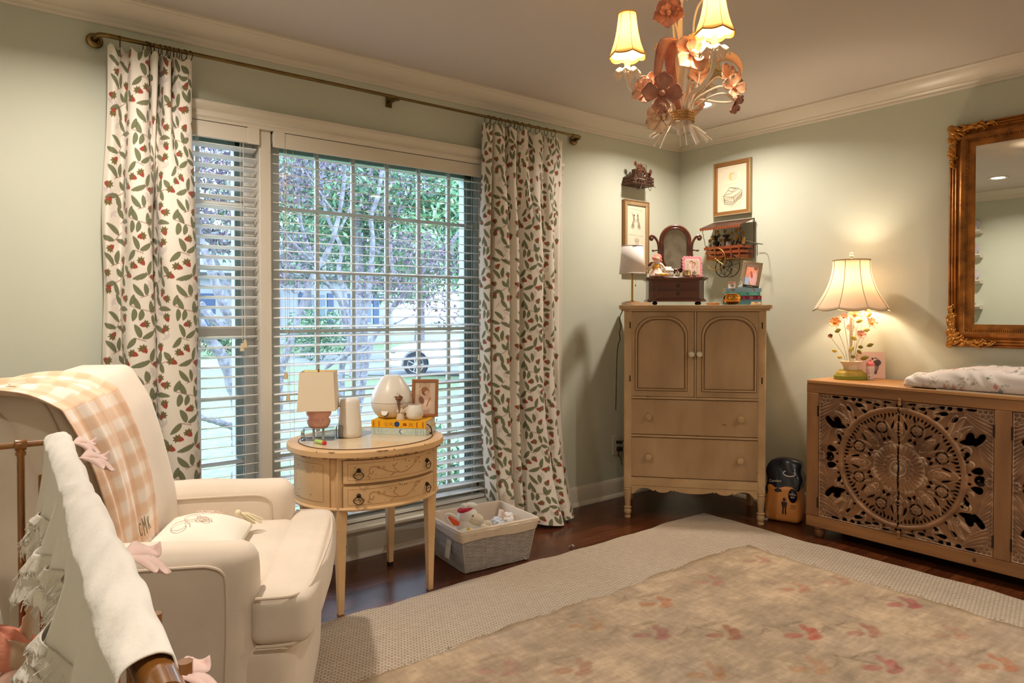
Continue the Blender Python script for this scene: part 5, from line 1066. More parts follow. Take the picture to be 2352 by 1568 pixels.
B().ball((-.050, -.012, .016), .013, 12, 9).ball((-.048, -.014, .032), .009, 12, 9).ball((-.040, -.014, .008), .007, 8, 6).ball((-.058, -.012, .006), .007, 8, 6).ball((-.054, -.014, .040), .003, 8, 6).ball((-.043, -.014, .040), .003, 8, 6).obj('silver_bear', M_silv, sv)
B().box(-.035, -.009, .004, .052, -.0065, .018).obj('name_plate', mat('dark_plate', (70, 62, 56), .3, metal=.5), sv)
text('forever', .011, M_silv, sv, (.004, -.0093, .0115), (pi/2, 0, 0))
# ------------------------------------------------------------------ pictures on the walls
M_gwood = mat('gilt_brown_wood', (150, 104, 58), .4, metal=.2); M_champ = mat('champagne_moulding', (186, 160, 122), .35, metal=.45)
def wallframe(label, loc, rz, w, h, bw, m_in, m_out, cv, d=.024):
    t = thing('framed_drawing', label, 'framed picture', loc, rz)
    b = B()
    for q in ((-w/2, 0, w/2, bw), (-w/2, h-bw, w/2, h), (-w/2, bw, -w/2+bw, h-bw), (w/2-bw, bw, w/2, h-bw)): b.box(q[0], -d, q[1], q[2], -.002, q[3])
    b.obj('frame_border', m_in, t, bev=.002)
    b = B(); o = .004
    for q in ((-w/2-o, -o, w/2+o, o*.8), (-w/2-o, h-o*.8, w/2+o, h+o), (-w/2-o, 0, -w/2+o*.8, h), (w/2-o*.8, 0, w/2+o, h)): b.box(q[0], -d-.003, q[1], q[2], -.002, q[3])
    b.obj('outer_edge', m_out, t, bev=.001)
    picture('drawing', cv, (-w/2+bw*.9, -d*.6, bw*.9), (w-1.8*bw, 0, 0), (0, 0, h-1.8*bw), mat('drawing_paper', (255, 255, 255), .8, vcol=True), t); return t
INK = (70, 58, 46)
cv = Cv(.235, .315, .0012, (232, 216, 190)); cv.noise(.015, .03)
cv.line([(.05, .295), (.19, .302)], .0012, (180, 164, 140)); cv.ell(.120, .235, .034, .030, 0, (228, 210, 180)); cv.ell(.105, .236, .010, .026, .2, (224, 190, 130)); cv.ell(.120, .252, .018, .008, 0, (216, 180, 126)); cv.ell(.138, .236, .016, .024, -.2, (230, 206, 186))
cv.ell(.118, .242, .008, .010, 0, (232, 206, 170)); cv.line([(.06, .178), (.12, .186), (.15, .184)], .001, (190, 174, 150)); cv.line([(.090, .232), (.10, .215), (.12, .210), (.14, .216), (.152, .23)], .0012, (190, 160, 120))
cv.ell(.125, .085, .088, .062, .1, (222, 206, 178), .7)
for r_ in range(3): cv.line([(.050+.003*r_, .110-.012*r_), (.060, .080-.012*r_), (.120, .062-.010*r_), (.135, .066-.008*r_), (.190, .112-.012*r_), (.196, .128-.012*r_)], .003, INK, .9)
for q in ([(.050, .110), (.085, .145), (.10, .162), (.16, .150), (.196, .132)], [(.060, .116), (.10, .120), (.15, .136), (.17, .148)], [(.05, .110), (.09, .098), (.13, .092), (.19, .13)], [(.085, .145), (.12, .132), (.15, .15)], [(.135, .066), (.128, .088)], [(.10, .162), (.13, .152), (.165, .149)]): cv.line(q, .0026, INK, .9)
for k in range(26): u = .062+k*.0049; cv.line([(u, .078-.0003*k+rnd.uniform(-.006, .010)), (u+.004, .090+.001*k+rnd.uniform(-.008, .008))], .0016, INK, .6)
cv.line([(.045, .13), (.035, .09), (.09, .035), (.15, .030), (.205, .075), (.205, .14), (.17, .158)], .001, (170, 152, 126))
wallframe('brown and silver framed drawing of folded linens on the wall right of the corner', (-.002, -.442, 1.845), -pi/2, .270, .347, .024, M_gwood, M_champ, cv)
cv = Cv(.175, .42, .0012, (230, 214, 190)); cv.noise(.015, .03); cv.line([(.03, .395), (.145, .385)], .0014, INK, .7); cv.line([(.02, .222), (.155, .218)], .0016, INK, .7)
for cx_, sg in ((.06, 1), (.115, -1)):
    for k in range(5): cv.line([(cx_-.014+.004*k, .37-.01*k), (cx_+sg*(.010+.003*k), .345-.008*k), (cx_-sg*.004*k, .31-.01*k), (cx_+sg*(.012-.003*k), .275-.004*k)], .002, INK, .85)
    cv.ell(cx_+sg*.012, .352, .005, .007, 0, (90, 70, 56)); cv.ell(cx_, .285, .012, .016, 0, (170, 152, 126), .6)
    for k in range(6): cv.line([(cx_-.012+.004*k, .268), (cx_-.012+.0045*k, .292)], .0012, INK, .6)
for k in range(8): cv.line([(.088+.003*k, .10), (.080+.005*k, .195)], .0014, INK, .6)
for k in range(10): a = k*.63; cv.line([(.095+.022*cos(a), .190+.016*sin(a)), (.095+.010*cos(a+1), .190+.010*sin(a+1))], .0014, INK, .7)
cv.line([(.02, .2), (.03, .14), (.028, .10)], .001, INK, .5)
wallframe('narrow grey gold framed figure drawings on the wall left of the corner', (-.468, -.002, 1.47), 0, .232, .468, .026, M_champ, M_gwood, cv)
# ------------------------------------------------------------------ metal flower carts
M_rust = mat('brown_copper_metal', (104, 70, 54), .5, metal=.55, col2=(70, 48, 38), vscale=30); M_cop = mat('bright_copper', (150, 78, 48), .45, metal=.5); M_wire = mat('dark_iron', (52, 40, 28), .45, metal=.6); M_bras2 = mat('antique_brass', (176, 130, 66), .35, metal=.8)
def stem_flower(b, bl, x, y, z, h, seed, n=6, r=.010, lean=.02):
    R_ = random.Random(seed); tx, ty = x+R_.uniform(-lean, lean), y+R_.uniform(-lean, lean)*.6
    b.tube(sp3([(x, y, z), ((x+tx)/2+.004, (y+ty)/2, z+h*.5), (tx, ty, z+h)], 8), .0012, 5)
    for k in range(n): a = 2*pi*k/n; bl.ball((tx+r*.8*cos(a), ty-.003, z+h+r*.8*sin(a)), r*.55, 7, 5, sc=(1, .45, 1))
    bl.ball((tx, ty-.006, z+h), r*.4, 7, 5)
    for k in range(2): a = R_.uniform(-1, 1); b.prism([(x, z+h*.25), (x+.012*a-.004, z+h*.5), (x+.03*a, z+h*.62), (x+.014*a+.004, z+h*.4)], y-.002, y, 'y')
c1 = thing('flower_cart_ornament', 'small brown metal flower wheelbarrow hanging on the wall above the narrow drawings', 'wall ornament', (-.495, -.055, 2.035))
c1.scale = (.86, 1, .95)
b = B()
for k, z in enumerate((0, .020, .040)):
    for yy in (-.048, .048): b.box(-.115+.008*k, yy-.002, z, .118, yy+.002, z+.015)
    for xx in (-.110+.006*k, .114): b.box(xx-.002, -.048, z, xx+.002, .048, z+.015)
for xx in (-.06, .02, .085): b.box(xx, -.051, -.002, xx+.007, -.049, .060)
b.box(-.11, -.048, -.004, .115, .048, .0); b.obj('slat_box', M_rust, c1)
B().box(-.085, -.045, .055, -.005, -.012, .098).box(-.082, -.047, .094, -.008, -.010, .100).obj('planter', M_rust, c1, bev=.001)
wl = B(); wl.tube([(-.072+.034*cos(q), -.060, -.006+.034*sin(q)) for q in np.linspace(0, 2*pi, 29)[:-1]], .0022, 6, closed=True)
for k in range(6): a = k*pi/3; wl.tube([(-.072, -.060, -.006), (-.072+.034*cos(a), -.060, -.006+.034*sin(a))], .0014, 5)
wl.ball((-.072, -.062, -.006), .005, 8, 6).obj('wheel', M_wire, c1)
for xx in (.0, .065): B().tube(sp3([(xx-.018, -.05, 0), (xx-.008, -.055, -.030), (xx, -.055, -.036), (xx+.010, -.055, -.028), (xx+.024, -.05, 0)], 18), .0018, 6).obj('wire_leg', M_wire, c1)
B().tube([(-.10, -.05, -.003), (.135, -.052, -.004)], .0018, 6).tube([(-.02, -.05, .10), (-.012, -.05, .135), (.030, -.05, .135), (.034, -.05, .07)], .0016, 5).obj('handle', M_wire, c1)
st, bl = B(), B()
for k in range(13): stem_flower(st, bl, -.07+.014*k, -.05+.03*((k*7) % 5)/5, .045, .075-.005*k+.012*((k*5) % 3), k, 6, .0135)
st.obj('flower_stems', M_rust, c1); bl.obj('flower_heads', mat('copper_flower', (128, 82, 64), .4, metal=.6), c1)
c2 = thing('flower_cart_ornament', 'copper flower stall cart with awning on the wall below the folded linen drawing', 'wall ornament', (-.075, -.452, 1.55), -pi/2)
c2.scale = (.94, 1, .94)
bx0, bx1 = -.125, .150
b = B()
for k, z in enumerate((.004, .034, .066)):
    f_ = .014*k/2
    for yy in (-.058-f_, .058): b.box(bx0-f_, yy-.0015, z, bx1+f_, yy+.0015, z+.018)
    for xx in (bx0-f_, bx1+f_): b.box(xx-.0015, -.058-f_, z, xx+.0015, .058, z+.018)
for xx in (-.115, -.05, .01, .075, .138):
    b.prism([(-.0605, -.002), (-.0635, -.002), (-.0765, .094), (-.0735, .094)], xx-.006, xx+.006, 'x')
b.obj('woven_basket_sides', M_cop, c2); B().box(bx0, -.058, -.004, bx1, .058, .001).tube([(bx0, -.058, -.004), (bx1, -.058, -.004), (bx1, .058, -.004), (bx0, .058, -.004)], .003, 6, closed=True).obj('cart_floor', M_bras2, c2)
for (cx_, cz_, r_, yy, lab) in ((-.030, -.002, .076, -.090, 0), (.065, -.052, .076, -.064, 0), (-.065, -.052, .068, .045, 1)):
    wl = B().tube([(cx_+r_*cos(q), yy, cz_+r_*sin(q)) for q in np.linspace(0, 2*pi, 41)[:-1]], .0028, 6, closed=True)
    for k in range(8): a = k*pi/4+.2; wl.tube([(cx_, yy, cz_), (cx_+r_*cos(a), yy, cz_+r_*sin(a))], .0016, 5)
    wl.ball((cx_, yy, cz_), .008, 10, 7).obj('spoked_wheel', M_bras2 if lab == 0 and cx_ < 0 else M_wire, c2)
aw = B().prism([(-.100, .212), (.055, .268), (.055, .272), (-.100, .216)], -.155, .170, 'x').obj('awning', M_rust, c2)
sc = B()
for k in range(16): x = -.155+.0203*k; sc.prism([(x, .214), (x+.02, .214), (x+.018, .202), (x+.010, .196), (x+.002, .202)], -.102, -.099, 'y')
sc.obj('scalloped_valance', M_cop, aw)
B().tube([(-.140, -.095, .215), (-.135, -.06, .085)], .0018, 5).tube([(.160, -.095, .216), (.15, -.06, .085)], .0018, 5).tube([(.168, .05, .268), (.168, .05, .0)], .0026, 6).tube([(-.145, .05, .268), (-.125, .05, .0)], .0022, 6).tube([(.168+.008*cos(q), .048, .255+.010*sin(q)) for q in np.linspace(0, 2*pi, 13)[:-1]], .0015, 5, closed=True).obj('awning_post', M_wire, c2)
hn = B().tube(sp3([(.15, -.05, .03), (.165, -.05, .075), (.195, -.05, .10), (.262, -.05, .082)], 18), .0022, 6).tube([(.17, -.05, .112), (.262, -.05, .085), (.264, -.05, .005)], .0022, 6).tube(sp3([(.205, -.05, .0), (.205, -.05, .04), (.225, -.05, .072), (.262, -.05, .08)], 16), .0020, 6).tube(sp3([(.19, .03, .10), (.25, .03, .085), (.262, -.05, .082)], 12), .0018, 5)
hn.obj('handle_frame', M_wire, c2)
B().lathe([(.018, 0), (.022, .05), (.024, .052)], 14, c=(.0, -.01, .085)).lathe([(.016, 0), (.020, .04)], 12, c=(-.09, -.01, .085)).obj('flower_pot', M_rust, c2)
B().lathe([(.020, 0), (.020, .04), (.012, .045)], 16, c=(.03, -.03, .075)).obj('watering_can', mat('grey_tin', (150, 140, 132), .4, metal=.7), c2)
B().box(.118, -.045, .12, .132, -.03, .165, Matrix.Rotation(.2, 4, 'Y')).obj('little_trowel', M_bras2, c2)
st, bl = B(), B()
for k in range(16):
    x = -.11+.0165*k
    if k in (5, 6, 9): continue
    stem_flower(st, bl, x, -.04+.02*(k % 3), .07, .06+.02*((k*5) % 4), 50+k, 5, .0115, .015)
for cx_ in (-.09, .0):
    for k in range(9): a = -1.2+.3*k; st.tube(sp3([(cx_, -.01, .12), (cx_+.02*sin(a), -.012, .155), (cx_+.048*sin(a), -.02, .150+.03*cos(a))], 8), [.002]*3+[.0032]*3+[.001]*2, 5)
st.obj('flower_stems', M_wire, c2); bl.obj('flower_heads', M_bras2, c2)
# outlet
ol = thing('wall_outlet', 'white wall outlet with two plugs low behind the dresser leg', 'outlet', (-.634, -.001, .338))
B().prism(rrect(-.038, -.062, .038, .062, .005), -.006, 0, 'y').obj('cover_plate', mat('white_plastic', (206, 196, 182), .4), ol, bev=.0015)
for z in (.022, -.022): B().prism(rrect(-.016, z-.016, .016, z+.016, .008), -.0075, -.0055, 'y').obj('socket', mat('white_plastic', (206, 196, 182), .4), ol)
pg = B().box(-.012, -.040, .014, .014, -.008, .030).tube(sp3([(.014, -.03, .022), (.05, -.03, .024), (.085, -.02, -.04)], 12), .003, 6).obj('lamp_plug', mat('black_rubber', (30, 26, 24), .5)); pg.location = (-.634, -.001, .338); tag(pg, 'black plug in the upper socket beside the dresser', 'plug')
pg = B().box(-.006, -.042, -.036, .016, -.008, -.010).tube(sp3([(-.004, -.03, -.02), (-.018, -.032, -.036), (-.010, -.034, -.066), (.012, -.03, -.082), (.03, -.02, -.13)], 18), .003, 6).obj('charger_plug', mat('black_rubber', (30, 26, 24), .5)); pg.location = (-.634, -.001, .338); tag(pg, 'black looping cord plugged into the lower socket by the dresser', 'plug')
cd = B().tube(sp3([(0, 0, -.002), (-.022, -.003, -.03), (-.024, .0, -.06), (-.012, 0, -.09), (-.026, 0, -.13), (-.010, .01, -.17), (.02, .06, -.25), (.05, .10, -.6)], 40), .0028, 6).obj('power_cord', mat('black_rubber', (30, 26, 24), .5)); cd.location = dw(-.405, .03, 1.215); tag(cd, 'black lamp cord hanging down the left side of the dresser', 'cord')
# ------------------------------------------------------------------ rugs
def rug(name, label, cat, x0, y0, x1, y1, z, res, colfn, m, wav, seed, hz=.006):
    nx, ny = int((x1-x0)/res), int((y1-y0)/res); r = np.random.RandomState(seed)
    u, v = np.meshgrid(np.linspace(0, 1, nx+1), np.linspace(0, 1, ny+1)); X = x0+(x1-x0)*u; Y = y0+(y1-y0)*v
    e = lambda t, k: sum(np.sin(t*(5+7*i)+k*3+r.rand()*6)/(1+i) for i in range(5))
    kx = np.clip(1-np.minimum(u, 1-u)*8, 0, 1)**2; ky = np.clip(1-np.minimum(v, 1-v)*8, 0, 1)**2
    X = X+wav*e(v*3, 1)*kx*np.sign(u-.5); Y = Y+wav*e(u*3, 2)*ky*np.sign(v-.5)
    Z = z+hz+.35*wav*np.abs(np.sin(u*31+np.sin(v*9)*2))*ky*np.clip(ky*2-.4, 0, 1)+.0012*np.sin(X*17+np.cos(Y*11)*3)
    edge = (u == 0) | (u == 1) | (v == 0) | (v == 1); Z = np.where(edge, z+.0008, Z)
    t = thing(name, label, cat, ((x0+x1)/2, (y0+y1)/2, 0)); P = np.stack([X-(x0+x1)/2, Y-(y0+y1)/2, Z], -1)
    npgrid('woven_field', P, colfn(X, Y), m, t); return t
ms = bpy.data.materials.new('sisal_weave'); ms.use_nodes = True; n = ms.node_tree.nodes; l = ms.node_tree.links; p = n['Principled BSDF']; p.inputs['Roughness'].default_value = .95
tc = n.new('ShaderNodeTexCoord'); mp = n.new('ShaderNodeMapping'); mp.inputs['Rotation'].default_value = (0, 0, .5); l.new(tc.outputs['Object'], mp.inputs['Vector'])
br = n.new('ShaderNodeTexBrick'); br.inputs['Scale'].default_value = 1; br.inputs['Brick Width'].default_value = .022; br.inputs['Row Height'].default_value = .010; br.inputs['Mortar Size'].default_value = .0022; br.inputs['Mortar Smooth'].default_value = .8
br.inputs['Color1'].default_value = srgb(214, 198, 178); br.inputs['Color2'].default_value = srgb(202, 186, 166); br.inputs['Mortar'].default_value = srgb(164, 146, 126); l.new(mp.outputs['Vector'], br.inputs['Vector'])
nz = n.new('ShaderNodeTexNoise'); nz.inputs['Scale'].default_value = 3; l.new(tc.outputs['Object'], nz.inputs['Vector']); rp = n.new('ShaderNodeValToRGB'); rp.color_ramp.elements[0].color = (.9, .88, .86, 1); rp.color_ramp.elements[1].color = (1.06, 1.05, 1.04, 1); l.new(nz.outputs['Fac'], rp.inputs['Fac'])
mx = n.new('ShaderNodeMix'); mx.data_type = 'RGBA'; mx.blend_type = 'MULTIPLY'; mx.inputs[0].default_value = 1; l.new(br.outputs['Color'], mx.inputs[6]); l.new(rp.outputs['Color'], mx.inputs[7]); l.new(mx.outputs[2], p.inputs['Base Color'])
bp_ = n.new('ShaderNodeBump'); bp_.inputs['Strength'].default_value = .9; bp_.inputs['Distance'].default_value = .004; bp_.invert = True; l.new(br.outputs['Fac'], bp_.inputs['Height']); l.new(bp_.outputs['Normal'], p.inputs['Normal'])
rg = rug('sisal_rug', 'large cream woven sisal rug lying on the dark wood floor', 'rug', -3.42, -3.7, -.50, -.585, 0, .012, lambda X, Y: np.ones(X.shape+(3,))*200, ms, .007, 1)
th = B()
for (x, y, s_) in ((-1.848, -.560, 1), (-1.54, -.565, .7)):
    for k in range(5): th.tube([(x+1.96, y+2.1425, .010), (x+1.96+rnd.uniform(-.01, .01), y+2.1425+.02*s_, .016), (x+1.96+rnd.uniform(-.014, .008), y+2.1425+.04*s_, .006)], .0016, 4)
th.obj('loose_threads', M_rope, rg)
OX0, OY0, OX1, OY1 = -3.35, -3.5, -.845, -1.085
cv = Cv(OX1-OX0, OY1-OY0, .0045, (174, 152, 126))
v1 = cv.noise(.07, .22, 1); cv.noise(.05, .06, 2); cv.noise(.045, .03, 3, .3); v4 = cv.noise(.03, .5, 4)
k = np.clip((cv.X*.6+(cv.h-cv.Y)*-.2-.15)/1.5, 0, 1)[..., None]
cv.a = cv.a*(1-.0*k)
g4 = Cv(cv.w, cv.h, .0045, (1, 1, 1)); nn = g4.noise(1, .33, 9); cv.a += np.clip(nn-.5, 0, .5)[..., None]*2*.45*(np.array((150, 134, 122))-cv.a)
def motif(x, y, st_, R_, s=1.):
    x -= OX0; y -= OY0; red = (160+R_.uniform(-14, 10), 84+R_.uniform(-10, 20), 72+R_.uniform(-10, 20)); dk = (92, 74, 50)
    # flower: three to four soft petals, axis toward the camera side
    for dx, dy, rx, ry, an in ((-.045, .012, .034, .017, -.5), (.034, -.018, .036, .018, .5), (.004, -.042, .034, .016, -.2), (.042, .022, .026, .012, .9)):
        cv.ell(x+dx*s, y+dy*s, rx*s*1.18, ry*s*1.25, an, red, .34*st_); cv.ell(x+dx*s, y+dy*s, rx*s, ry*s, an, red, .72*st_)
        for q in range(4): cv.line([(x+dx*s-.02*s, y+dy*s+.008*(q-1.5)*s), (x+dx*s+.02*s, y+dy*s+.008*(q-1.2)*s)], .003, (176, 144, 118), .35)
    a0 = 2.25
    cv.line([(x, y+.01), (x-.035*s, y+.075*s), (x-.06*s, y+.13*s)], .0045, dk, .5*st_); cv.line([(x-.006, y+.012), (x-.045*s, y+.078*s)], .003, dk, .35*st_)
    for q in range(7): cv.line([(x-.062*s-.012*q*s, y+.125*s-.006*q*s), (x-.085*s-.012*q*s, y+.085*s+.002*q*s)], .0036, dk, .55*st_*(1-.07*q))
    for q in range(9): cv.line([(x-.035*s+.013*q*s, y+.092*s-.004*q*s), (x-.018*s+.013*q*s, y+.074*s-.002*q*s+R_.uniform(-.006, .006))], .0036, dk, .5*st_)
    cv.line([(x-.04*s, y+.085*s), (x+.03*s, y+.085*s), (x+.10*s, y+.052*s)], .003, dk, .5*st_)
R_ = random.Random(5); base0 = cv.a.copy()
strong = {(-1.549, -2.085): 1.35, (-.958, -1.909): 1.15, (-1.535, -1.798): 1.2, (-1.339, -1.929): 1.1, (-1.764, -1.618): 1.1, (-1.748, -1.284): 1.0, (-1.232, -2.322): 1., (-1.974, -1.454): .8, (-1.745, -1.938): .55, (-2.114, -1.252): .5, (-2.378, -1.46): .7, (-1.384, -1.274): .55, (-.981, -1.255): .5, (-1.109, -2.132): .5, (-2.573, -1.307): .4, (-1.409, -2.22): .45, (-.942, -1.62): .5, (-1.16, -1.55): .45, (-2.05, -1.75): .6, (-2.6, -1.65): .5}
for (x, y), s_ in strong.items(): motif(x, y, s_*.85, R_, 1.)
for i in range(9):
    for j in range(6):
        x, y = OX0+.15+.30*i+.15*(j % 2), -2.52-.20*j
        if y > OY0+.1 and x < OX1-.1: motif(x, y, R_.uniform(.4, 1.), R_)
g5 = Cv(cv.w, cv.h, .0045, (1, 1, 1)); w1 = g5.noise(1, .012, 31, 3.); w2 = g5.noise(1, .035, 32); w_ = np.clip(.25+1.1*w1*.6+.7*w2*.7, .1, 1.15)[..., None]; cv.a = base0+(cv.a-base0)*w_
for sd, c_, sx_, am in ((41, .02, 5., .05), (42, .008, 4., .05), (43, .09, 1., .05)): cv.noise(am, c_, sd, sx_)
b_ = np.minimum(np.minimum(cv.X, cv.w-cv.X), np.minimum(cv.Y, cv.h-cv.Y)); cv.a += (np.clip(1-b_/.03, 0, 1)[..., None]*.45)*(np.array((112, 88, 56))-cv.a)
cv.a += np.random.RandomState(3).normal(0, 3.2, cv.a.shape[:2])[..., None]
M_old = mat('old_flatweave', (255, 255, 255), .95, vcol=True, bump=.35, bscale=180, bstretch=(1, .25, 1))
rg2 = rug('floral_rug', 'faded tan antique rug with red flower clusters laid over the sisal rug', 'rug', OX0, OY0, OX1, OY1, .008, .0052, lambda X, Y: cv.at(np.clip(X-OX0, 0, cv.w-.001), np.clip(Y-OY0, 0, cv.h-.001)), M_old, .011, 2, .006)
fz = B()
for k in range(90):
    if k < 30: x, y = OX1+.004, rnd.uniform(-2.6, -1.1); d_ = (rnd.uniform(.008, .03), rnd.uniform(-.012, .012))
    else: x, y = rnd.uniform(-3.0, -.9), OY1; d_ = (rnd.uniform(-.008, .008), rnd.uniform(.004, .012))
    fz.tube([(x-(OX0+OX1)/2, y-(OY0+OY1)/2, .013), (x-(OX0+OX1)/2+d_[0]*.6, y-(OY0+OY1)/2+d_[1]*.5, .016), (x-(OX0+OX1)/2+d_[0], y-(OY0+OY1)/2+d_[1], .010)], .0009, 4)
fz.obj('frayed_fringe', mat('tan_wool_thread', (160, 128, 88), .95), rg2, kind='stuff')

# ------------------------------------------------------------------ carved sideboard
M_swood = mat('whitewashed_brown_wood', (164, 114, 66), .5, col2=(112, 72, 38), vscale=5, vstretch=(1, .25, 3.), vlo=.3, vhi=.72, vdet=6, bump=.12, bscale=30, bstretch=(1, .2, 4))
M_swoodv = mat('whitewashed_brown_wood_upright', (158, 110, 66), .5, col2=(108, 70, 40), vscale=5, vstretch=(2, 2, .3), vlo=.3, vhi=.72, vdet=6, bump=.12, bscale=30, bstretch=(4, 4, .2))
M_stopw = mat('golden_wood_top', (196, 146, 92), .42, col2=(168, 116, 66), vscale=4, vstretch=(3, .2, 1), vlo=.3, vhi=.7, vdet=6)
SX, SY0, SY1, SZ0, SZ1 = -.40, -1.18, -3.0, .056, .842
sb = thing('sideboard', 'long carved brown wooden sideboard with pierced mandala doors against the right wall', 'sideboard', (SX, SY0, 0))
L_ = SY1-SY0
B().box(-.005, .0, SZ1-.018, .372, L_, SZ1).obj('sideboard_top', M_stopw, sb, bev=.004)
B().box(-.003, .001, .775, .022, L_, SZ1-.0185).box(-.003, .001, SZ0, .022, L_, .116).obj('front_rail', M_swood, sb, bev=.003)
ux = B()
for a, b_ in ((0, -.066), (-.872, -.937), (-1.743, -1.82)): B().box(-.0035, a, .1165, .022, b_, .7745).obj('front_stile', M_swoodv, sb, bev=.003)
for a in (-.022, L_+.002): B().box(.022, a, SZ0, .37, a+.02, SZ1-.019).obj('side_panel', M_swoodv, sb)
M_in = mat('dark_cabinet_inside', (46, 32, 24), .8)
B().box(.35, -.02, SZ0, .37, L_+.02, SZ1-.02).box(.03, -.02, SZ0+.004, .35, L_+.02, SZ0+.02).box(.02, -.02, .80, .35, L_+.02, .82).box(.03, -.895, .08, .35, -.915, .8).box(.03, -.02, .42, .30, L_+.02, .435).obj('inner_case', M_in, sb, smooth=False)
for a in (-.06, -1.76):
    for x in (.03, .32): B().lathe([(.016, 0), (.020, .006), (.026, .03), (.022, .040), (.030, .048), (.030, SZ0)], 18, c=(x, a, 0)).obj('turned_foot', M_swoodv, sb)
# carved relief, one quarter painted then mirrored: channels = height, hole, groove
QW, QH = .403, .329; q_ = Cv(QW, QH, .0018, (.42, 0, 0))
G_ = lambda h, ho=0, g=0: (h, ho, g)
def cx2(r, a): return (QW-r*cos(a), QH-r*sin(a))   # polar round the mandala centre, a=0 toward the stile, pi/2 toward the bottom rail
def petal(r, a, L, Wd, da=0, h=.75, rim=.0035, hole=None, veins=0, tip=.5, bend=0):
    x, y = cx2(r, a); an = pi+a+da; q_.leaf(x, y, an, L, Wd, G_(h*.75, 0, 1), tip=tip, bend=bend); q_.leaf(x+cos(an)*rim, y+sin(an)*rim, an, L-2*rim, Wd-rim*.6, G_(h, 0, 0), tip=tip, bend=bend)
    if hole: q_.leaf(x+cos(an)*L*hole[0], y+sin(an)*L*hole[0], an, L*hole[1], Wd*hole[2], G_(.1, 1, 0), tip=tip)
    for k in range(veins):
        f = (k+1)/(veins+1); px, py = x+cos(an)*L*f*.8, y+sin(an)*L*f*.8
        for s_ in (-1, 1): q_.line([(px, py), (px+cos(an+s_*.7)*Wd*.7, py+sin(an+s_*.7)*Wd*.7)], .0020, G_(h*.8, 0, 1))
# plume leaves outside the ring
for k in range(15):
    y0 = QH-.030-k*.0195; q_.leaf(.006, max(.012, y0), -1.15+.055*k, .115+.004*k, .0115, G_(.50+.02*(k % 2), 0, 1), bend=-.28, tip=.4); q_.leaf(.008, max(.012, y0)+.0005, -1.15+.055*k, .110+.004*k, .0085, G_(.66+.03*(k % 2), 0, 0), bend=-.28, tip=.4)
for k in range(9):
    x0 = .075+k*.033; q_.leaf(x0, .012+.010*(k % 2), .15+.02*k, .085, .014, G_(.5, 0, 1), bend=.25); q_.leaf(x0+.002, .0135+.010*(k % 2), .15+.02*k, .079, .0108, G_(.68, 0, 0), bend=.25); q_.line([(x0+.008, .016), (x0+.065, .028)], .0018, G_(.5, 0, 1))
for (x, y, an, L, Wd, bd_) in ((.115, .045, 1.1, .15, .024, .35), (.085, .085, .75, .13, .020, .3), (.150, .040, 1.25, .12, .018, .25), (.19, .03, .9, .10, .014, .2)):
    q_.leaf(x, y, an, L, Wd, G_(.55, 0, 1), bend=bd_); q_.leaf(x+.002, y+.002, an, L-.006, Wd-.0035, G_(.78, 0, 0), bend=bd_)
    for s_ in (-.45, 0, .45): q_.line([(x+cos(an)*L*f+Wd*s_*f*(1-f)*3, y+sin(an)*L*f) for f in np.linspace(.1, .85, 9)], .0018, G_(.5, 0, 1))
# scroll curls next to the ring
for r_, a, s_ in ((.318, .42, .024), (.322, .66, .020), (.325, 1.02, .020), (.318, .22, .016), (.318, 1.28, .015)):
    x, y = cx2(r_, a); q_.ell(x, y, s_, s_, 0, G_(.5, 0, 1)); q_.ell(x, y, s_-.004, s_-.004, 0, G_(.85)); q_.ell(x, y, s_*.45, s_*.45, 0, G_(.55, 0, 1)); q_.ell(x, y, s_*.25, s_*.25, 0, G_(.9))
# holes outside the ring
for (x, y, an, L, Wd) in ((.040, .118, .95, .066, .0135), (.062, .150, .2, .075, .016), (.088, .118, 1.0, .05, .015), (.045, .282, .2, .045, .016), (.040, .318, .0, .030, .012), (.052, .308, .6, .032, .010), (.105, .205, 1.2, .030, .010), (.118, .232, 1.1, .022, .008), (.072, .010, .05, .038, .007), (.130, .012, .05, .022, .011), (.172, .012, .1, .020, .010), (.205, .012, .1, .02, .010),
                          (.150, .055, .8, .030, .008), (.190, .040, .15, .046, .009), (.245, .022, .1, .030, .006), (.285, .030, .05, .03, .007), (.33, .014, .0, .035, .005), (.225, .062, .5, .026, .007)):
    q_.leaf(x, y, an, L*1.12, Wd*1.45, G_(.1, 1, 0), tip=.4)
for k in range(9): x, y = cx2(.304, .07+k*.185); q_.ell(x, y, .0075, .0055, .07+k*.185, G_(.1, 1, 0))
# corner honeycomb
for i in range(4):
    for j in range(3):
        if i+j < 3: x, y = .016+.021*i+.0105*(j % 2), .014+.019*j; q_.ell(x, y, .0125, .0120, 0, G_(.5, 0, 1)); q_.ell(x, y, .0095, .0092, 0, G_(.6)); q_.ell(x, y, .003, .003, 0, G_(.75, 0, 0))
x, y = .018, QH-.008; 
for k in range(6): q_.ell(x+.010*cos(k*1.05), y+.010*sin(k*1.05), .0058, .0058, 0, G_(.5, 0, 1)); q_.ell(x+.010*cos(k*1.05), y+.010*sin(k*1.05), .0042, .0042, 0, G_(.75))
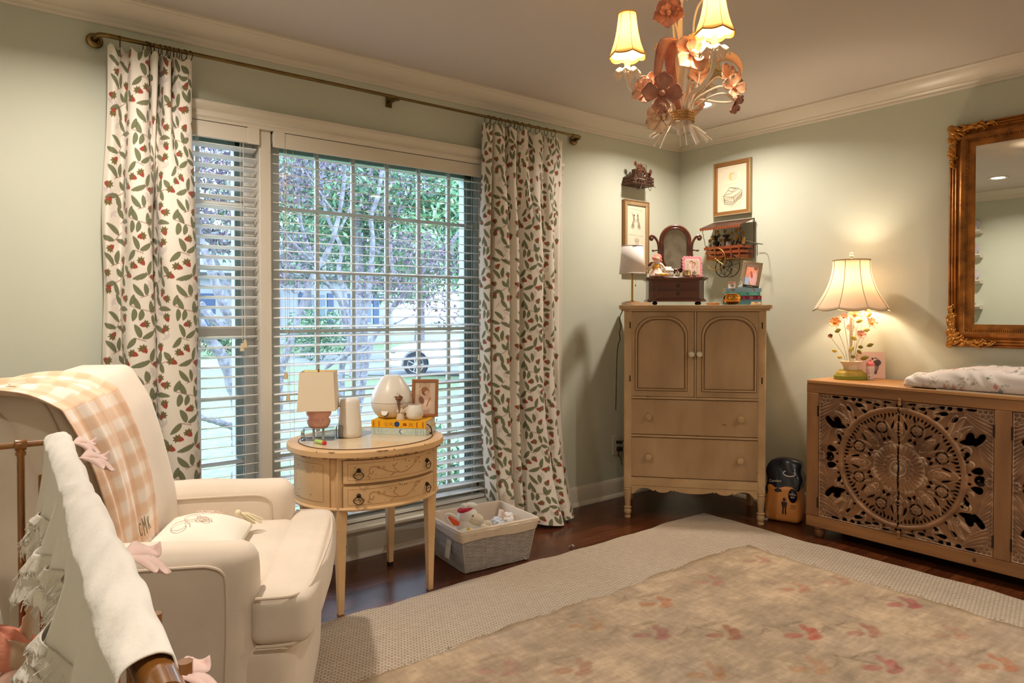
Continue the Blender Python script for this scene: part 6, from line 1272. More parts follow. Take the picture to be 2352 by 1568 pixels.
# inside of the ring
q_.ell(QW, QH, .276, .276, 0, G_(.38))
for k in range(22): a = (k+.5)*pi/44; x, y = cx2(.268, a); q_.leaf(x, y, a, .022, .0062, G_(.1, 1, 0), tip=.3)
for a in (0, pi/4, pi/2):
    petal(.128, a, .140, .060 if a != pi/4 else .050, h=.62, rim=.006, veins=0, tip=.8)
    for s_ in (-1, 1):
        x, y = cx2(.150, a+s_*.18); q_.leaf(x, y, pi+a+s_*.42, .085, .016, G_(.5, 0, 1)); q_.leaf(x, y, pi+a+s_*.42, .080, .0125, G_(.8))
        x, y = cx2(.118, a+s_*.30); q_.ell(x, y, .016, .016, 0, G_(.5, 0, 1)); q_.ell(x, y, .012, .012, 0, G_(.85)); q_.ell(x, y, .005, .005, 0, G_(.5, 0, 1))
        x, y = cx2(.140, a+s_*.26); q_.leaf(x, y, pi+a+s_*1.1, .034, .010, G_(.1, 1, 0))
        x, y = cx2(.190, a+s_*.17); q_.leaf(x, y, pi+a-s_*.25, .046, .0075, G_(.1, 1, 0))
    petal(.160, a, .070, .026, h=.85, veins=3, tip=.6); x, y = cx2(.170, a); q_.ell(x, y, .017, .017, 0, G_(.5, 0, 1))
    for k in range(6): q_.ell(x+.0095*cos(k*1.047), y+.0095*sin(k*1.047), .0065, .0065, 0, G_(.9)); q_.ell(x+.0095*cos(k*1.047), y+.0095*sin(k*1.047), .002, .002, 0, G_(.6, 0, 1))
for a in (pi/8, 3*pi/8):
    petal(.150, a, .105, .030, h=.72, veins=4, tip=.7); x, y = cx2(.205, a); q_.ell(x, y, .030, .030, 0, G_(.1, 1, 0)); q_.ell(x, y, .0235, .0235, 0, G_(.5, 0, 1))
    for k in range(6): q_.ell(x+.0125*cos(k*1.047), y+.0125*sin(k*1.047), .0088, .0088, 0, G_(.88)); q_.ell(x+.0125*cos(k*1.047), y+.0125*sin(k*1.047), .003, .003, 0, G_(.6, 0, 1))
    q_.ell(x, y, .0055, .0055, 0, G_(1., 0, 0)); q_.line([(x-.030, y+.0), (x-.022, y)], .008, G_(.6)); q_.line([(x+.030, y), (x+.022, y)], .008, G_(.6)); q_.line([(x, y-.030), (x, y-.022)], .008, G_(.6)); q_.line([(x, y+.030), (x, y+.022)], .008, G_(.6))
    for s_ in (-1, 1): x, y = cx2(.236, a+s_*.10); q_.leaf(x, y, pi+a+s_*.5, .030, .006, G_(.1, 1, 0))
q_.ell(QW, QH, .118, .118, 0, G_(.5, 0, 1))
for k in range(9): a = k*pi/16; petal(.060, a, .056, .0165, h=.80, rim=.0025, tip=.55); q_.line([cx2(.062, a+.10), cx2(.112, a+.10)], .0018, G_(.55, 0, 1))
for k in range(5): a = k*pi/8; x, y = cx2(.058, a); q_.ell(x, y, .013, .013, 0, G_(.6, 0, 1)); q_.ell(x, y, .0105, .0105, 0, G_(.92))
q_.ell(QW, QH, .050, .050, 0, G_(.6, 0, 1)); q_.ell(QW, QH, .046, .046, 0, G_(1.)); q_.ell(QW, QH, .038, .038, 0, G_(.62, 0, 1))
for k in range(5): a = k*pi/8; x, y = cx2(.023, a); q_.ell(x, y, .0085, .0085, 0, G_(.6, 0, 1)); q_.ell(x, y, .0065, .0065, 0, G_(.9)); x, y = cx2(.022, a); q_.ell(x, y, .0022, .0022, 0, G_(.6, 0, 1))
# ring itself
rr = np.hypot(q_.X-QW, q_.Y-QH); m_ = np.clip(1-np.abs(rr-.286)/.0105, 0, 1)
ringm = np.clip((.0105-np.abs(rr-.286))/.0018, 0, 1)[..., None]; q_.a = q_.a*(1-ringm)+ringm*np.stack([.86+.14*m_, m_*0, (np.abs(np.abs(rr-.286)-.0095) < .0012)*.7], -1)
e_ = np.minimum(q_.X, q_.Y); em = (e_ < .007)[..., None]; q_.a = np.where(em, np.stack([e_*0+.72, e_*0, (np.abs(e_-.007) < .0014)*1.], -1), q_.a)
A_ = q_.a; half = np.concatenate([A_, A_[::-1]], 0); H_, HO, GV = half[..., 0], half[..., 1], half[..., 2]
ny_, nx_ = H_.shape
cvn = Cv(QW, 2*QH, .0018, (1, 1, 1)); n1 = cvn.noise(1, .02, 3, 3.); n1 = n1[:ny_, :nx_]; n2 = cvn.noise(1, .09, 5)[:ny_, :nx_]
brown = np.array((140, 98, 64.)); dark = np.array((98, 64, 40.)); wash = np.array((214, 194, 168.))
colr = brown+(dark-brown)*np.clip(n2*1.2-.2, 0, 1)[..., None]; colr = colr*(.92+.16*n1[..., None]); colr += (np.clip(GV, 0, 1)*np.clip(.35+.9*n1, 0, 1)*.72)[..., None]*(wash-colr)
sm = H_.copy()
for _ in range(2): sm[1:-1, 1:-1] = (sm[1:-1, 1:-1]*2+sm[:-2, 1:-1]+sm[2:, 1:-1]+sm[1:-1, :-2]+sm[1:-1, 2:])/6
M_carve = mat('carved_whitewashed_wood', (255, 255, 255), .55, vcol=True, bump=.1, bscale=60)
def carved_door(y0, flip, parent):
    u = (np.arange(nx_)+.5)/nx_*QW; v = (np.arange(ny_)+.5)/ny_*(2*QH); U, V = np.meshgrid(u, v); s_ = sm; c_ = colr; ho = HO
    if flip: s_, c_, ho = s_[:, ::-1], c_[:, ::-1], ho[:, ::-1]
    P = np.stack([.014-.022*s_, y0-.001-U*(QW-.0035)/QW-(.0015 if flip else 0), .1165+V], -1)
    hole = ho > .5; keep = ~(hole[:-1, :-1] & hole[1:, 1:] & hole[1:, :-1] & hole[:-1, 1:])
    return npgrid('door', P, c_, M_carve, parent, mask=keep, solid=.012, off=-1)
for y0, fl in ((-.0655, False), (-.066-QW-.0015, True), (-.9365, False), (-.937-QW-.0015, True)):
    carved_door(y0, fl, sb)
for y_ in (-.066-QW, -.937-QW):
    for z, s_ in ((.775, -1), (.116, 1)):
        b = B().tube([(-.010, y_-.009, z+.010*s_*-1), (-.014, y_-.010, z+.022*s_)], [.006, .0085], 10).ball((-.010, y_-.009, z-.006*s_), .0085, 10, 8); b.obj('wooden_latch', M_swood, sb)
for y_ in (-.064, -.870, -.939, -1.742):
    for z in (.19, .68): B().box(-.005, y_-.004, z-.028, .004, y_+.004, z+.028).obj('hinge', M_iron, sb)
B().ball((-.004, -.80, .088), .010, 10, 6, sc=(.12, .8, 1)).ball((-.004, -1.3, .80), .007, 10, 6, sc=(.12, 1, .7)).obj('wood_knot', mat('dark_knot', (74, 44, 26), .7), sb)
# ------------------------------------------------------------------ lamp on the sideboard
M_cream = mat('cream_enamel', (232, 216, 198), .4); M_grn = mat('olive_green_paint', (132, 134, 40), .5); M_yel2 = mat('yellow_ochre_paint', (186, 152, 52), .5, col2=(160, 136, 50), vscale=20)
M_bsh = shade_mat('cream_silk_shade', (232, 216, 196), .36)
M_trim = mat('shade_braid', (176, 156, 120), .8)
bl = thing('table_lamp', 'lit lamp with scalloped bell shade and metal flowers standing on the carved sideboard', 'lamp', (-.19, -1.312, SZ1+.0005), -YAW)
B().lathe([(.078, 0), (.081, .003), (.081, .020), (.078, .023)], 40, sx=1.06, sy=.9).obj('green_plinth', M_grn, bl)
B().lathe([(.074, .023), (.072, .034), (.062, .045), (.056, .047), (.056, .050), (.050, .052)], 40, sx=1.06, sy=.9).obj('yellow_base', M_yel2, bl)
B().lathe([(.034, .052), (.036, .060), (.044, .082), (.058, .096), (.056, .097), (.042, .083), (.034, .062), (0, .060)], 36, caps=False).obj('flared_bowl', M_cream, bl)
B().lathe([(.0072, .06), (.0072, .40)], 14).obj('stem', M_cream, bl)
def bell(a, t): # t 0 top 1 bottom ; 8 panels
    r = .092+.100*(t**2.1); k = abs(sin(a*4)); r *= (1-.030*(1-k)*(.4+t)); z = .644-.262*t
    z += -.012*k*max(0, t-.86)/.14; return r, z
sh_b = B(); vs = []; nA, nT = 96, 22
sh_b.grid(lambda u, v: (lambda rz: (rz[0]*cos(2*pi*u), rz[0]*sin(2*pi*u), rz[1]))(bell(2*pi*u, v)), nA, nT, closeu=True)
sh = sh_b.obj('bell_shade', M_bsh, bl, solid=.0012, off=0, ang=180)
for v, r_ in ((0, .0034), (1, .0030)):
    B().tube([(bell(2*pi*u, v)[0]*cos(2*pi*u), bell(2*pi*u, v)[0]*sin(2*pi*u), bell(2*pi*u, v)[1]) for u in np.linspace(0, 1, nA+1)[:-1]], r_, 6, closed=True).obj('shade_braid', M_trim, sh)
for k in range(8):
    a = k*pi/4; B().tube([((bell(a, v)[0]+.0015)*cos(a), (bell(a, v)[0]+.0015)*sin(a), bell(a, v)[1]) for v in np.linspace(0, 1, 16)], .0017, 5).obj('seam_braid', M_trim, sh)
B().tube([(-.088, 0, .640), (.088, 0, .640)], .0016, 5).tube([(0, -.088, .640), (0, .088, .640)], .0016, 5).lathe([(.004, .636), (.004, .654), (.008, .657), (.008, .662), (.004, .664)], 12).obj('harp_top', M_gold, bl)
B().ball((0, 0, .675), .013, 16, 12).obj('crystal_finial', mat('crystal', (250, 246, 236), .03, trans=.8), bl)
M_bulb = mat('glowing_bulb', (255, 226, 176), .5, emit=9)
B().ball((0, 0, .47), .026, 16, 12, sc=(1, 1, 1.3)).obj('bulb', M_bulb, bl)
lp = bpy.data.lights.new('lamp_light', 'POINT'); lp.energy = 5.0; lp.color = (1, .84, .62); lp.shadow_soft_size = .035; lo = bpy.data.objects.new('bulb_light', lp); COL.objects.link(lo); lo.parent = bl; lo.location = (0, 0, .53)
PET = [mat('amber_glass_petal', (226, 160, 104), .3), mat('rose_glass_petal', (206, 140, 122), .3), mat('clear_peach_petal', (236, 196, 160), .25), mat('dusky_red_petal', (150, 92, 70), .4)]
M_leafy2 = mat('pale_yellow_leaf', (226, 208, 110), .5); M_leafg = mat('olive_leaf', (140, 132, 44), .5); M_wstem = mat('cream_wire', (214, 196, 160), .4); M_ctr = mat('amber_bead', (206, 130, 30), .25)
def flower(par, c, nrm, r, n, m, mc_=None, cup=.35, wd=.42, name='flower', ruffle=0, rr=.0, double=False):
    T = Vector(nrm).normalized(); a_ = T.orthogonal().normalized(); b_ = T.cross(a_); b = B(); c = Vector(c); off = rnd.uniform(0, 2)
    for ly in ((0, 1.), (1, .62)) if double else ((0, 1.),):
      for k in range(n if not ly[0] else max(3, n-2)):
        q = 2*pi*k/n+off+ly[0]*.5; d = a_*cos(q)+b_*sin(q); s_ = T.cross(d); tw = rnd.uniform(-.2, .2)
        def pt(u, v):
            w = r*ly[1]*wd*(1-.80*max(0, (u-.62)/.38)**2.2)**.5*(.10+.90*min(1, u*1.6)**.8); x = (v-.5)*2
            h = r*ly[1]*cup*(u**1.4)*(1+ly[0]*.9)-.10*r*(1-abs(x))*0+r*.10*abs(x)**1.5+ruffle*r*sin(x*7+k)*u*u-.22*r*max(0, u-.6)**1.0*(ruffle > 0)
            return c+d*(r*ly[1]*(u*.98+.04)*(1-.14*x*x*u))+s_*(x*w)+T*(h+tw*x*w*.6)
        b.grid(pt, 8, 6)
    o = b.obj(name, m, par, solid=.0011 if r > .02 else .0008, off=0, ang=180)
    if mc_: B().ball(c+T*(r*.12), r*.24, 10, 8).obj('flower_centre', mc_, o, ang=180)
    return o
fls = [((.052, .0, .395), .030, 6, 3, .36), ((-.010, -.055, .345), .038, 5, 2, .42), ((-.055, -.030, .335), .024, 5, 1, .4), ((-.100, -.030, .305), .032, 6, 0, .36), ((.092, -.030, .300), .036, 5, 2, .42), ((.088, .02, .375), .028, 5, 0, .4), ((.030, -.045, .240), .026, 5, 1, .5), ((-.116, -.010, .232), .014, 6, 3, .4), ((.02, .05, .27), .026, 5, 1, .5)]
for c, r, n_, mi, wd in fls:
    B().tube(sp3([(c[0]*.16, c[1]*.16-.004, .075), (c[0]*.42, c[1]*.42, .08+(c[2]-.08)*.42), (c[0]*.82, c[1]*.82, .08+(c[2]-.08)*.8), c], 16), .0013, 5).obj('wire_stem', M_wstem, bl)
    flower(bl, c, (c[0]*2.0-.05, c[1]-.35, .25), r, n_, PET[mi], M_ctr if mi != 3 else M_gold, wd=wd)
for (x, y, z, a, e, L, m_) in ((-.070, -.03, .270, 2.9, -.3, .040, M_leafg), (-.085, -.02, .150, 2.6, .3, .034, M_leafy2), (-.060, -.03, .118, 3.0, .2, .032, M_leafy2), (-.03, -.04, .150, .9, .7, .038, M_leafy2), (.045, -.04, .172, 2.6, .25, .032, M_leafg), (.070, -.03, .180, .2, .35, .036, M_leafg), (.006, -.05, .215, 2.9, .5, .040, M_leafy2), (.02, -.03, .160, .2, -.8, .03, M_leafg),
                          (.00, -.05, .120, 2.8, .3, .032, M_leafg), (.078, -.01, .335, 0., .8, .034, M_leafy2), (.015, -.02, .310, .1, .3, .036, M_leafy2), (.05, -.03, .265, .4, .1, .034, M_leafy2), (.035, -.03, .112, .2, .25, .045, M_leafg)):
    D = Vector((cos(a)*cos(e), -.25, sin(e))).normalized(); S_ = D.cross(Vector((0, 1, .3))).normalized(); c = Vector((x, y, z))
    B().grid(lambda u, v: c+D*(L*u)+S_*((v-.5)*L*.62*sin(min(1, u)*pi)**.7)+Vector((0, -.15*L*(1-4*(v-.5)**2), 0)), 8, 4).obj('leaf', m_, bl, solid=.0008, off=0, ang=180)
# footprint keepsake and bottle
fp = thing('footprint_keepsake', 'square pale pink keepsake frame with a black baby footprint on the sideboard', 'keepsake', (-.085, -1.372, SZ1+.0005), rot=(radians(-5), 0, radians(-52)))
B().box(-.072, .0, 0, .072, .016, .148).obj('frame_box', mat('cream_frame_edge', (226, 204, 164), .5), fp, bev=.001)
cv = Cv(.138, .142, .0007, (224, 190, 178)); ft = (70, 52, 48)
cv.ell(.100, .083, .021, .017, .3, ft, .85); cv.ell(.094, .062, .015, .026, -.1, ft, .65); cv.ell(.088, .034, .0125, .013, 0, ft, .85); cv.ell(.090, .056, .0085, .020, 0, (196, 160, 148), .35)
for q, (x, y, r) in enumerate(((.078, .106, .0055), (.091, .110, .0036), (.100, .106, .0034), (.108, .100, .0030), (.113, .093, .0028))): cv.ell(x, y, r, r, 0, (50, 36, 34))
picture('printed_face', cv, (-.069, -.0012, .003), (.138, 0, 0), (0, 0, .142), mat('printed_paper', (255, 255, 255), .5, vcol=True), fp)
bt = thing('baby_bottle', 'small toy baby bottle with a pink cap before the footprint keepsake', 'bottle', (-.150, -1.398, SZ1+.0005), radians(-50))
M_mk = mat('milky_bottle', (226, 206, 204), .25)
bb = B().lathe([(.0175, 0), (.020, .003), (.0205, .02), (.0185, .036), (.0205, .052), (.0205, .070), (.017, .078)], 28).obj('bottle_body', M_mk, bt)
B().lathe([(.0195, .074), (.0205, .078), (.0205, .088), (.0175, .092), (.012, .096), (.008, .099)], 28, fr=lambda a, z: 1+.03*cos(24*a)*(z < .09)).obj('pink_cap', mat('coral_pink_plastic', (236, 128, 132), .3), bt); B().ball((0, 0, .103), .0055, 12, 8, sc=(1, 1, 1.3)).obj('teat', mat('coral_pink_plastic', (236, 128, 132), .3), bt)
dk = B()
for k in range(7): z = .008+k*.0085; a = -.9; dk.tube([(.0209*sin(a+q), -.0209*cos(a+q)*1.0, z) for q in (1.0, 1.2, 1.4 if k % 2 else 1.6)], .0006, 4)
dk.obj('measure_marks', mat('grey_blue_print', (120, 120, 140), .5), bb)
rb = B()
for (a, z, r) in ((-.45, .018, .0052), (-.7, .052, .003), (.0, .066, .0032), (-.5, .036, .003), (.1, .05, .0025)): rb.ball((.0196*sin(a), -.0196*cos(a), z), r, 8, 6, sc=(1, .3, 1))
rb.obj('printed_dots', mat('red_plastic', (206, 52, 60), .4), bb)
# changing pad
pd = thing('changing_pad', 'contoured changing pad in a pink and green storybook print cover on the sideboard', 'changing pad', (-.215, -1.665, SZ1+.001))
PL, PWd = .84, .355; nu, nv = 240, 170
u = np.linspace(0, 1, nu+1)[None]; v = np.linspace(0, 1, nv+1)[:, None]
def profz(s):  # s around the section 0..1 : from underside front, up the front, across the dish, down the back
    pts = [(-.150, 0), (-.174, .004), (-.184, .030), (-.180, .062), (-.160, .082), (-.125, .088), (-.06, .064), (0, .056), (.06, .064), (.125, .090), (.160, .086), (.180, .062), (.184, .03), (.174, .004), (.150, 0)]
    return spline(pts, 400)[np.clip((s*399).astype(int), 0, 399)]
S_ = profz(np.linspace(0, 1, nv+1)); en = np.clip(u/.10, 0, 1); en = np.sqrt(1-(1-en)**2); en2 = np.clip((1-u)/.06, 0, 1); en2 = np.sqrt(1-(1-en2)**2); E_ = np.minimum(en, en2)
hump = .80+.32*np.clip((u-.10)/.22, 0, 1)*np.clip((.98-u)/.1, 0, 1)
X = S_[:, 0:1]*(.93+.07*E_); Z = S_[:, 1:2]*(.35+.65*E_)*hump+.003
Y = -PL*(.0+u)+.0*v; wr = .0035*np.sin(u*60+S_[:, 1:2]*90+np.sin(u*17)*3)*np.clip(S_[:, 1:2]/.06, 0, 1)
Z = Z+wr*.6; X = X-wr*.8; Y = Y+(v*0)
cv = Cv(PL, .56, .0021, (226, 214, 206)); cv.noise(.02, .05)
R_ = random.Random(11)
for k in range(150):
    x, y = R_.uniform(0, PL), R_.uniform(0, .56); c_ = R_.choice(((120, 128, 100), (140, 144, 120), (150, 130, 110), (110, 118, 96)))
    for q in range(7): cv.leaf(x+R_.gauss(0, .010), y+R_.gauss(0, .007), R_.uniform(0, 6.3), R_.uniform(.006, .016), R_.uniform(.002, .0045), c_, R_.uniform(.5, .95))
    if k % 3 == 0: cv.line([(x, y), (x+R_.uniform(-.03, .03), y+R_.uniform(-.02, .03)), (x+R_.uniform(-.05, .05), y+R_.uniform(.01, .05))], .0016, (132, 126, 106), .6)
for k in range(44):
    x, y = R_.uniform(.03, PL), R_.uniform(.03, .5); c_ = R_.choice(((200, 128, 122), (206, 150, 140), (186, 120, 116), (96, 122, 140), (206, 128, 120)))
    cv.ell(x, y, .009, .013, R_.uniform(-.3, .3), c_, .85); cv.ell(x, y+.016, .005, .006, 0, (196, 150, 124), .9); cv.line([(x-.004, y-.01), (x-.006, y-.028)], .0028, c_, .8); cv.line([(x+.004, y-.01), (x+.008, y-.026)], .0028, c_, .8); cv.line([(x, y+.006), (x+.018, y+.010)], .003, c_, .7)
for k in range(8):
    x, y = R_.uniform(.05, PL), R_.uniform(.03, .5)
    for q in range(6): cv.rect(x+.006*q, y, x+.006*q+.0036, y+.016+.006*(q % 2), (140, 136, 126), .6)
npgrid('printed_cover', np.stack([X+0*u, Y+0*v, Z+0*u], -1), cv.at(u*PL+0*v, v*.56+0*u), mat('printed_cotton_cover', (255, 255, 255), .8, vcol=True, bump=.1, bscale=200), pd)
b = soft(B(), -.150, -PL+.02, .001, .150, -.012, .030, .012, 8); b.obj('pad_core', mat('cream_liner', (214, 196, 176), .9), pd)
B().box(-.186, -PL, -.0005, -.1855, -.15, .004).obj('plastic_edge', mat('white_plastic', (206, 196, 182), .4), pd)
# ------------------------------------------------------------------ gold mirror
M_gilt = mat('antique_gilt', (172, 108, 42), .34, metal=.45, col2=(104, 60, 22), vscale=16, vlo=.4, vhi=.75, vdet=5, bump=.25, bscale=60)
M_gilt2 = mat('bright_gilt', (184, 124, 52), .32, metal=.6, var=.15, vscale=24)
MY0, MY1, MZ0, MZ1 = -1.728, -2.86, 1.032, 2.142
gm = thing('wall_mirror', 'large gilt framed mirror with carved acanthus corners above the sideboard', 'mirror', (-.004, 0, 0)); gm.rotation_euler = (0, radians(-.27), 0); gm.location = (-.004+.0052, 0, 0)
fp_ = [(0, 0), (-.002, .016), (.002, .030), (.008, .034), (.013, .028), (.016, .034), (.022, .036), (.027, .030), (.030, .035), (.037, .038), (.043, .030), (.046, .030), (.052, .040), (.062, .045), (.072, .040), (.077, .028), (.082, .026), (.088, .028), (.091, .022), (.094, .022), (.112, .014), (.114, .006), (.114, .0)]
vs, fs = [], []; cs = ((MY0, MZ0, -1, 1), (MY1, MZ0, 1, 1), (MY1, MZ1, 1, -1), (MY0, MZ1, -1, -1))
b = B(); k_ = len(fp_)
for (y, z, sy, sz) in cs: b.v += [(-d, y+sy*q, z+sz*q) for q, d in fp_]
for j in range(4):
    for i in range(k_-1): b.f.append((j*k_+i, j*k_+i+1, ((j+1) % 4)*k_+i+1, ((j+1) % 4)*k_+i))
b.obj('frame_moulding', M_gilt, gm, ang=50)
bd_ = B(); q0 = .0815
for (ya, za, yb, zb) in ((MY0-q0, MZ0+q0, MY0-q0, MZ1-q0), (MY0-q0, MZ0+q0, MY1+q0, MZ0+q0), (MY0-q0, MZ1-q0, MY1+q0, MZ1-q0)):
    n_ = int(hypot(yb-ya, zb-za)/.0085)
    for k in range(n_): f = (k+.5)/n_; y, z = ya+(yb-ya)*f, za+(zb-za)*f; v_ = abs(zb-za) > .1; bd_.box(-.032, y-(.007 if v_ else .0026), z-(.0026 if v_ else .007), -.024, y+(.007 if v_ else .0026), z+(.0026 if v_ else .007))
bd_.obj('ribbed_edge', M_gilt, gm, smooth=False)
mg = B().add([(-.010, MY0-.10, MZ0+.10), (-.010, MY1+.10, MZ0+.10), (-.010, MY1+.10, MZ1-.10), (-.010, MY0-.10, MZ1-.10)], [(0, 3, 2, 1)]).obj('mirror_glass', mat('silvered_glass', (236, 240, 236), .01, metal=1.), gm, smooth=False)
B().box(-.008, MY1+.05, MZ0+.05, .0, MY0-.05, MZ1-.05).obj('backing_board', mat('dark_cabinet_inside', (46, 32, 24), .8), gm)
def acanthus(par, y, z, sy, sz):
    b = B()
    def lf(py, pz, a, L, w, c_=0.4, x0=-.034):
        P = []
        for t in np.linspace(0, 1, 9): aa = a+c_*t*t*2; py += cos(aa)*L/9; pz += sin(aa)*L/9; P.append((x0-.012*sin(t*pi), y+sy*py, z+sz*pz))
        b.tube(P, [w*(.45+.9*sin(min(1, t*1.1)*pi)**.7) for t in np.linspace(0.05, .98, 9)], 8, flat=.65)
        b.ball(P[-1], w*.8, 8, 6)
    for sw in (0, 1):
        def g_(py, pz, a, L, w, c_, x0=-.034): (lf(pz, py, pi/2-a, L, w, -c_, x0) if sw else lf(py, pz, a, L, w, c_, x0))
        g_(.002, .010, .10, .075, .012, .5); g_(.004, .020, .0, .16, .010, .05, -.030); g_(.040, .004, -.02, .060, .010, .9); g_(.075, .022, -.35, .050, .009, .7); g_(.085, .006, .15, .060, .0085, -.5); g_(.112, .020, -.2, .052, .0085, .8)
        g_(.125, .004, .1, .050, .0075, .7); g_(.155, .020, -.3, .042, .007, .6); g_(.165, .008, .0, .045, .0068, .5); g_(.02, .030, .2, .060, .008, .5, -.036); g_(.05, .028, .1, .050, .008, -.9, -.036)
        for q in range(7): b.ball((-.036, *( (y+sy*(.014), z+sz*(.03+.024*q)) if sw else (y+sy*(.03+.024*q), z+sz*(.014)) )), .009-.0005*q, 8, 6)
    lf(.000, .000, pi/4, .06, .016, .2, -.036); b.ball((-.036, y+sy*.008, z+sz*.008), .019, 12, 8, sc=(.8, 1, 1)); b.ball((-.044, y+sy*.022, z+sz*.022), .014, 12, 8)
    b.obj('acanthus_corner', M_gilt2, par, ang=180)
for (y, z, sy, sz) in cs: acanthus(gm, y+sy*.004, z+sz*.004, sy, sz)
# shelves on the far wall that the mirror reflects
M_blue = mat('blue_floral_porcelain', (170, 176, 196), .3, col2=(216, 190, 186), vscale=60)
names = ['top', 'second', 'third', 'lowest']
for k, z in enumerate((2.03, 1.775, 1.505, 1.235)):
    t = thing('wall_shelf', 'short white ledge shelf on the far wall, %s of the four' % names[k], 'shelf', (ROOM_X0, -.26, z), group='white ledge shelves on the far wall')
    B().prism([(0, 0), (.115, 0), (.115, -.012), (.106, -.014), (.100, -.024), (.085, -.030), (.070, -.040), (0, -.040)], -.19, .19, 'y', M=None) if False else None
    pr = [(0, 0), (.115, 0), (.115, -.012), (.106, -.014), (.100, -.024), (.085, -.030), (.070, -.040), (0, -.040)]
    b = B(); b.v += [(x, yy, zz) for yy in (-.175, .175) for x, zz in pr]; m_ = len(pr); b.f += [tuple(range(m_)), tuple(range(2*m_-1, m_-1, -1))]+[(i, (i+1) % m_, m_+(i+1) % m_, m_+i) for i in range(m_)]
    b.obj('ledge', M_white, t, smooth=False)
    for j, yy in enumerate((-.36, -.21)) if k < 3 else ():
        o = B().lathe([(.0, 0), (.03, .002), (.052, .010), (.055, .014), (.05, .014), (.03, .006), (0, .004)], 26, caps=False, M=Matrix.Rotation(radians(72), 4, 'Y')).obj('china_plate', M_blue, loc=(ROOM_X0+.028, yy, z+.056)); tag(o, 'blue floral plate standing on the %s white shelf, %s' % (names[k], ('nearer its free end', 'nearer the window wall')[j]), 'plate', 'plates on the far wall shelves')
    for j, yy in enumerate((-.385, -.27)) if k < 3 else ((0, -.375),):
        t = thing('teacup', 'little floral teacup on the %s white shelf, %s' % (names[k], ('nearer its free end', 'nearer the window wall')[j]), 'teacup', (ROOM_X0+.080, yy, z+.0005), group='teacups on the far wall shelves')
        B().lathe([(.012, 0), (.014, .003), (.022, .014), (.026, .030), (.0245, .030), (.02, .014), (0, .006)], 22, caps=False).obj('cup_bowl', M_blue, t); B().tube(sp3([(.0, -.024, .026), (.0, -.036, .024), (.0, -.034, .012), (.0, -.022, .010)], 10), .0018, 5).obj('handle', M_blue, t)
# ------------------------------------------------------------------ diaper bag pack
dp = thing('diaper_pack', 'orange and navy plastic diaper package standing on the floor between dresser and sideboard', 'diaper package', (-.235, -.960, 0), radians(-72))
M_or = mat('orange_film', (222, 146, 74), .3, coat=.3); M_nv = mat('navy_film', (28, 32, 48), .25, coat=.3)
def pk(x, y, z): k = z/.36; return (x*(1+.05*sin(z*22)), y*(1-.15*max(0, z-.2)/.15), z)
weld(soft(B(), -.095, -.075, .002, .095, .075, .222, .028, 12, (.006, .006, .0), pk).obj('orange_pouch', M_or, dp, ang=180))
def pk2(x, y, z): k = max(0, (z-.17)/.17); return (x*(1.02-.10*k*k)+.006*sin(z*60), y*(1.03-.62*k)+.004*sin(x*50+z*30), z+.02*(x/.1)*(1-k)+.028*k*(1-(x/.11)**2))
weld(soft(B(), -.097, -.077, .165, .097, .077, .335, .022, 14, (.003, .003, 0), pk2).obj('navy_top', M_nv, dp, ang=180))
M_wp = mat('white_print', (226, 220, 214), .4)
B().prism([(-.003, 0), (.003, 0), (.003, .20), (-.003, .20)], -.0995, -.0985, 'x', M=Matrix.Translation((-.004, -.02, .01))).obj('white_seam', M_wp, dp)
text('MILLIE', .018, M_wp, dp, (.052, -.0835, .180), (pi/2, 0, 0)) if False else None
ov = B(); ov.v += [(.058+.024*cos(q), -.0832, .165+.040*sin(q)) for q in np.linspace(0, 2*pi, 29)[:-1]]; ov.f.append(tuple(range(28))); ov.obj('navy_badge', M_nv, dp, solid=.0008)
text('MAMA', .013, M_wp, dp, (.058, -.0842, .172), (pi/2, 0, .0)); text('BEAR', .010, M_wp, dp, (.058, -.0842, .156), (pi/2, 0, .0)); text('Super', .012, M_nv, dp, (.062, -.0838, .108), (pi/2, 0, 0)); text('Comfort', .009, M_nv, dp, (.058, -.0838, .094), (pi/2, 0, 0))
text('Coterie', .020, M_wp, dp, (-.035, -.082, .250), (radians(76), radians(-8), 0)) if False else text('Comfort', .019, M_wp, dp, (-.038, -.0815, .238), (radians(74), radians(-6), 0))
w_ = B(); w_.tube([(.035+.032*cos(q), -.0665-.002*sin(q), .285+.016*sin(q)) for q in np.linspace(2.2, 7.0, 22)], .0030, 5); w_.obj('floral_wreath', M_wp, dp)
kid = B().ball((.012, -.0835, .138), .0085, 10, 8, sc=(1, .2, 1.2)).prism([(.000, .095), (.024, .095), (.028, .125), (-.004, .125)], -.0842, -.0832, 'y').tube([(.006, -.0836, .095), (.005, -.0836, .055)], .0035, 6).tube([(.018, -.0836, .095), (.020, -.0836, .055)], .0035, 6)
kid.obj('printed_child', mat('dark_print_navy', (52, 40, 46), .5), dp)
for yy in (-.052, .028):
    for z in (.055, .095, .135):
        B().tube([(-.1022, yy+.0075*cos(q), z+.0075*sin(q)) for q in np.linspace(0, 2*pi, 15)[:-1]], .0018, 5, closed=True).obj('printed_icon', M_nv, dp)
B().box(-.10, -.06, .0, -.085, -.02, .004).obj('white_base_tag', M_wp, dp)
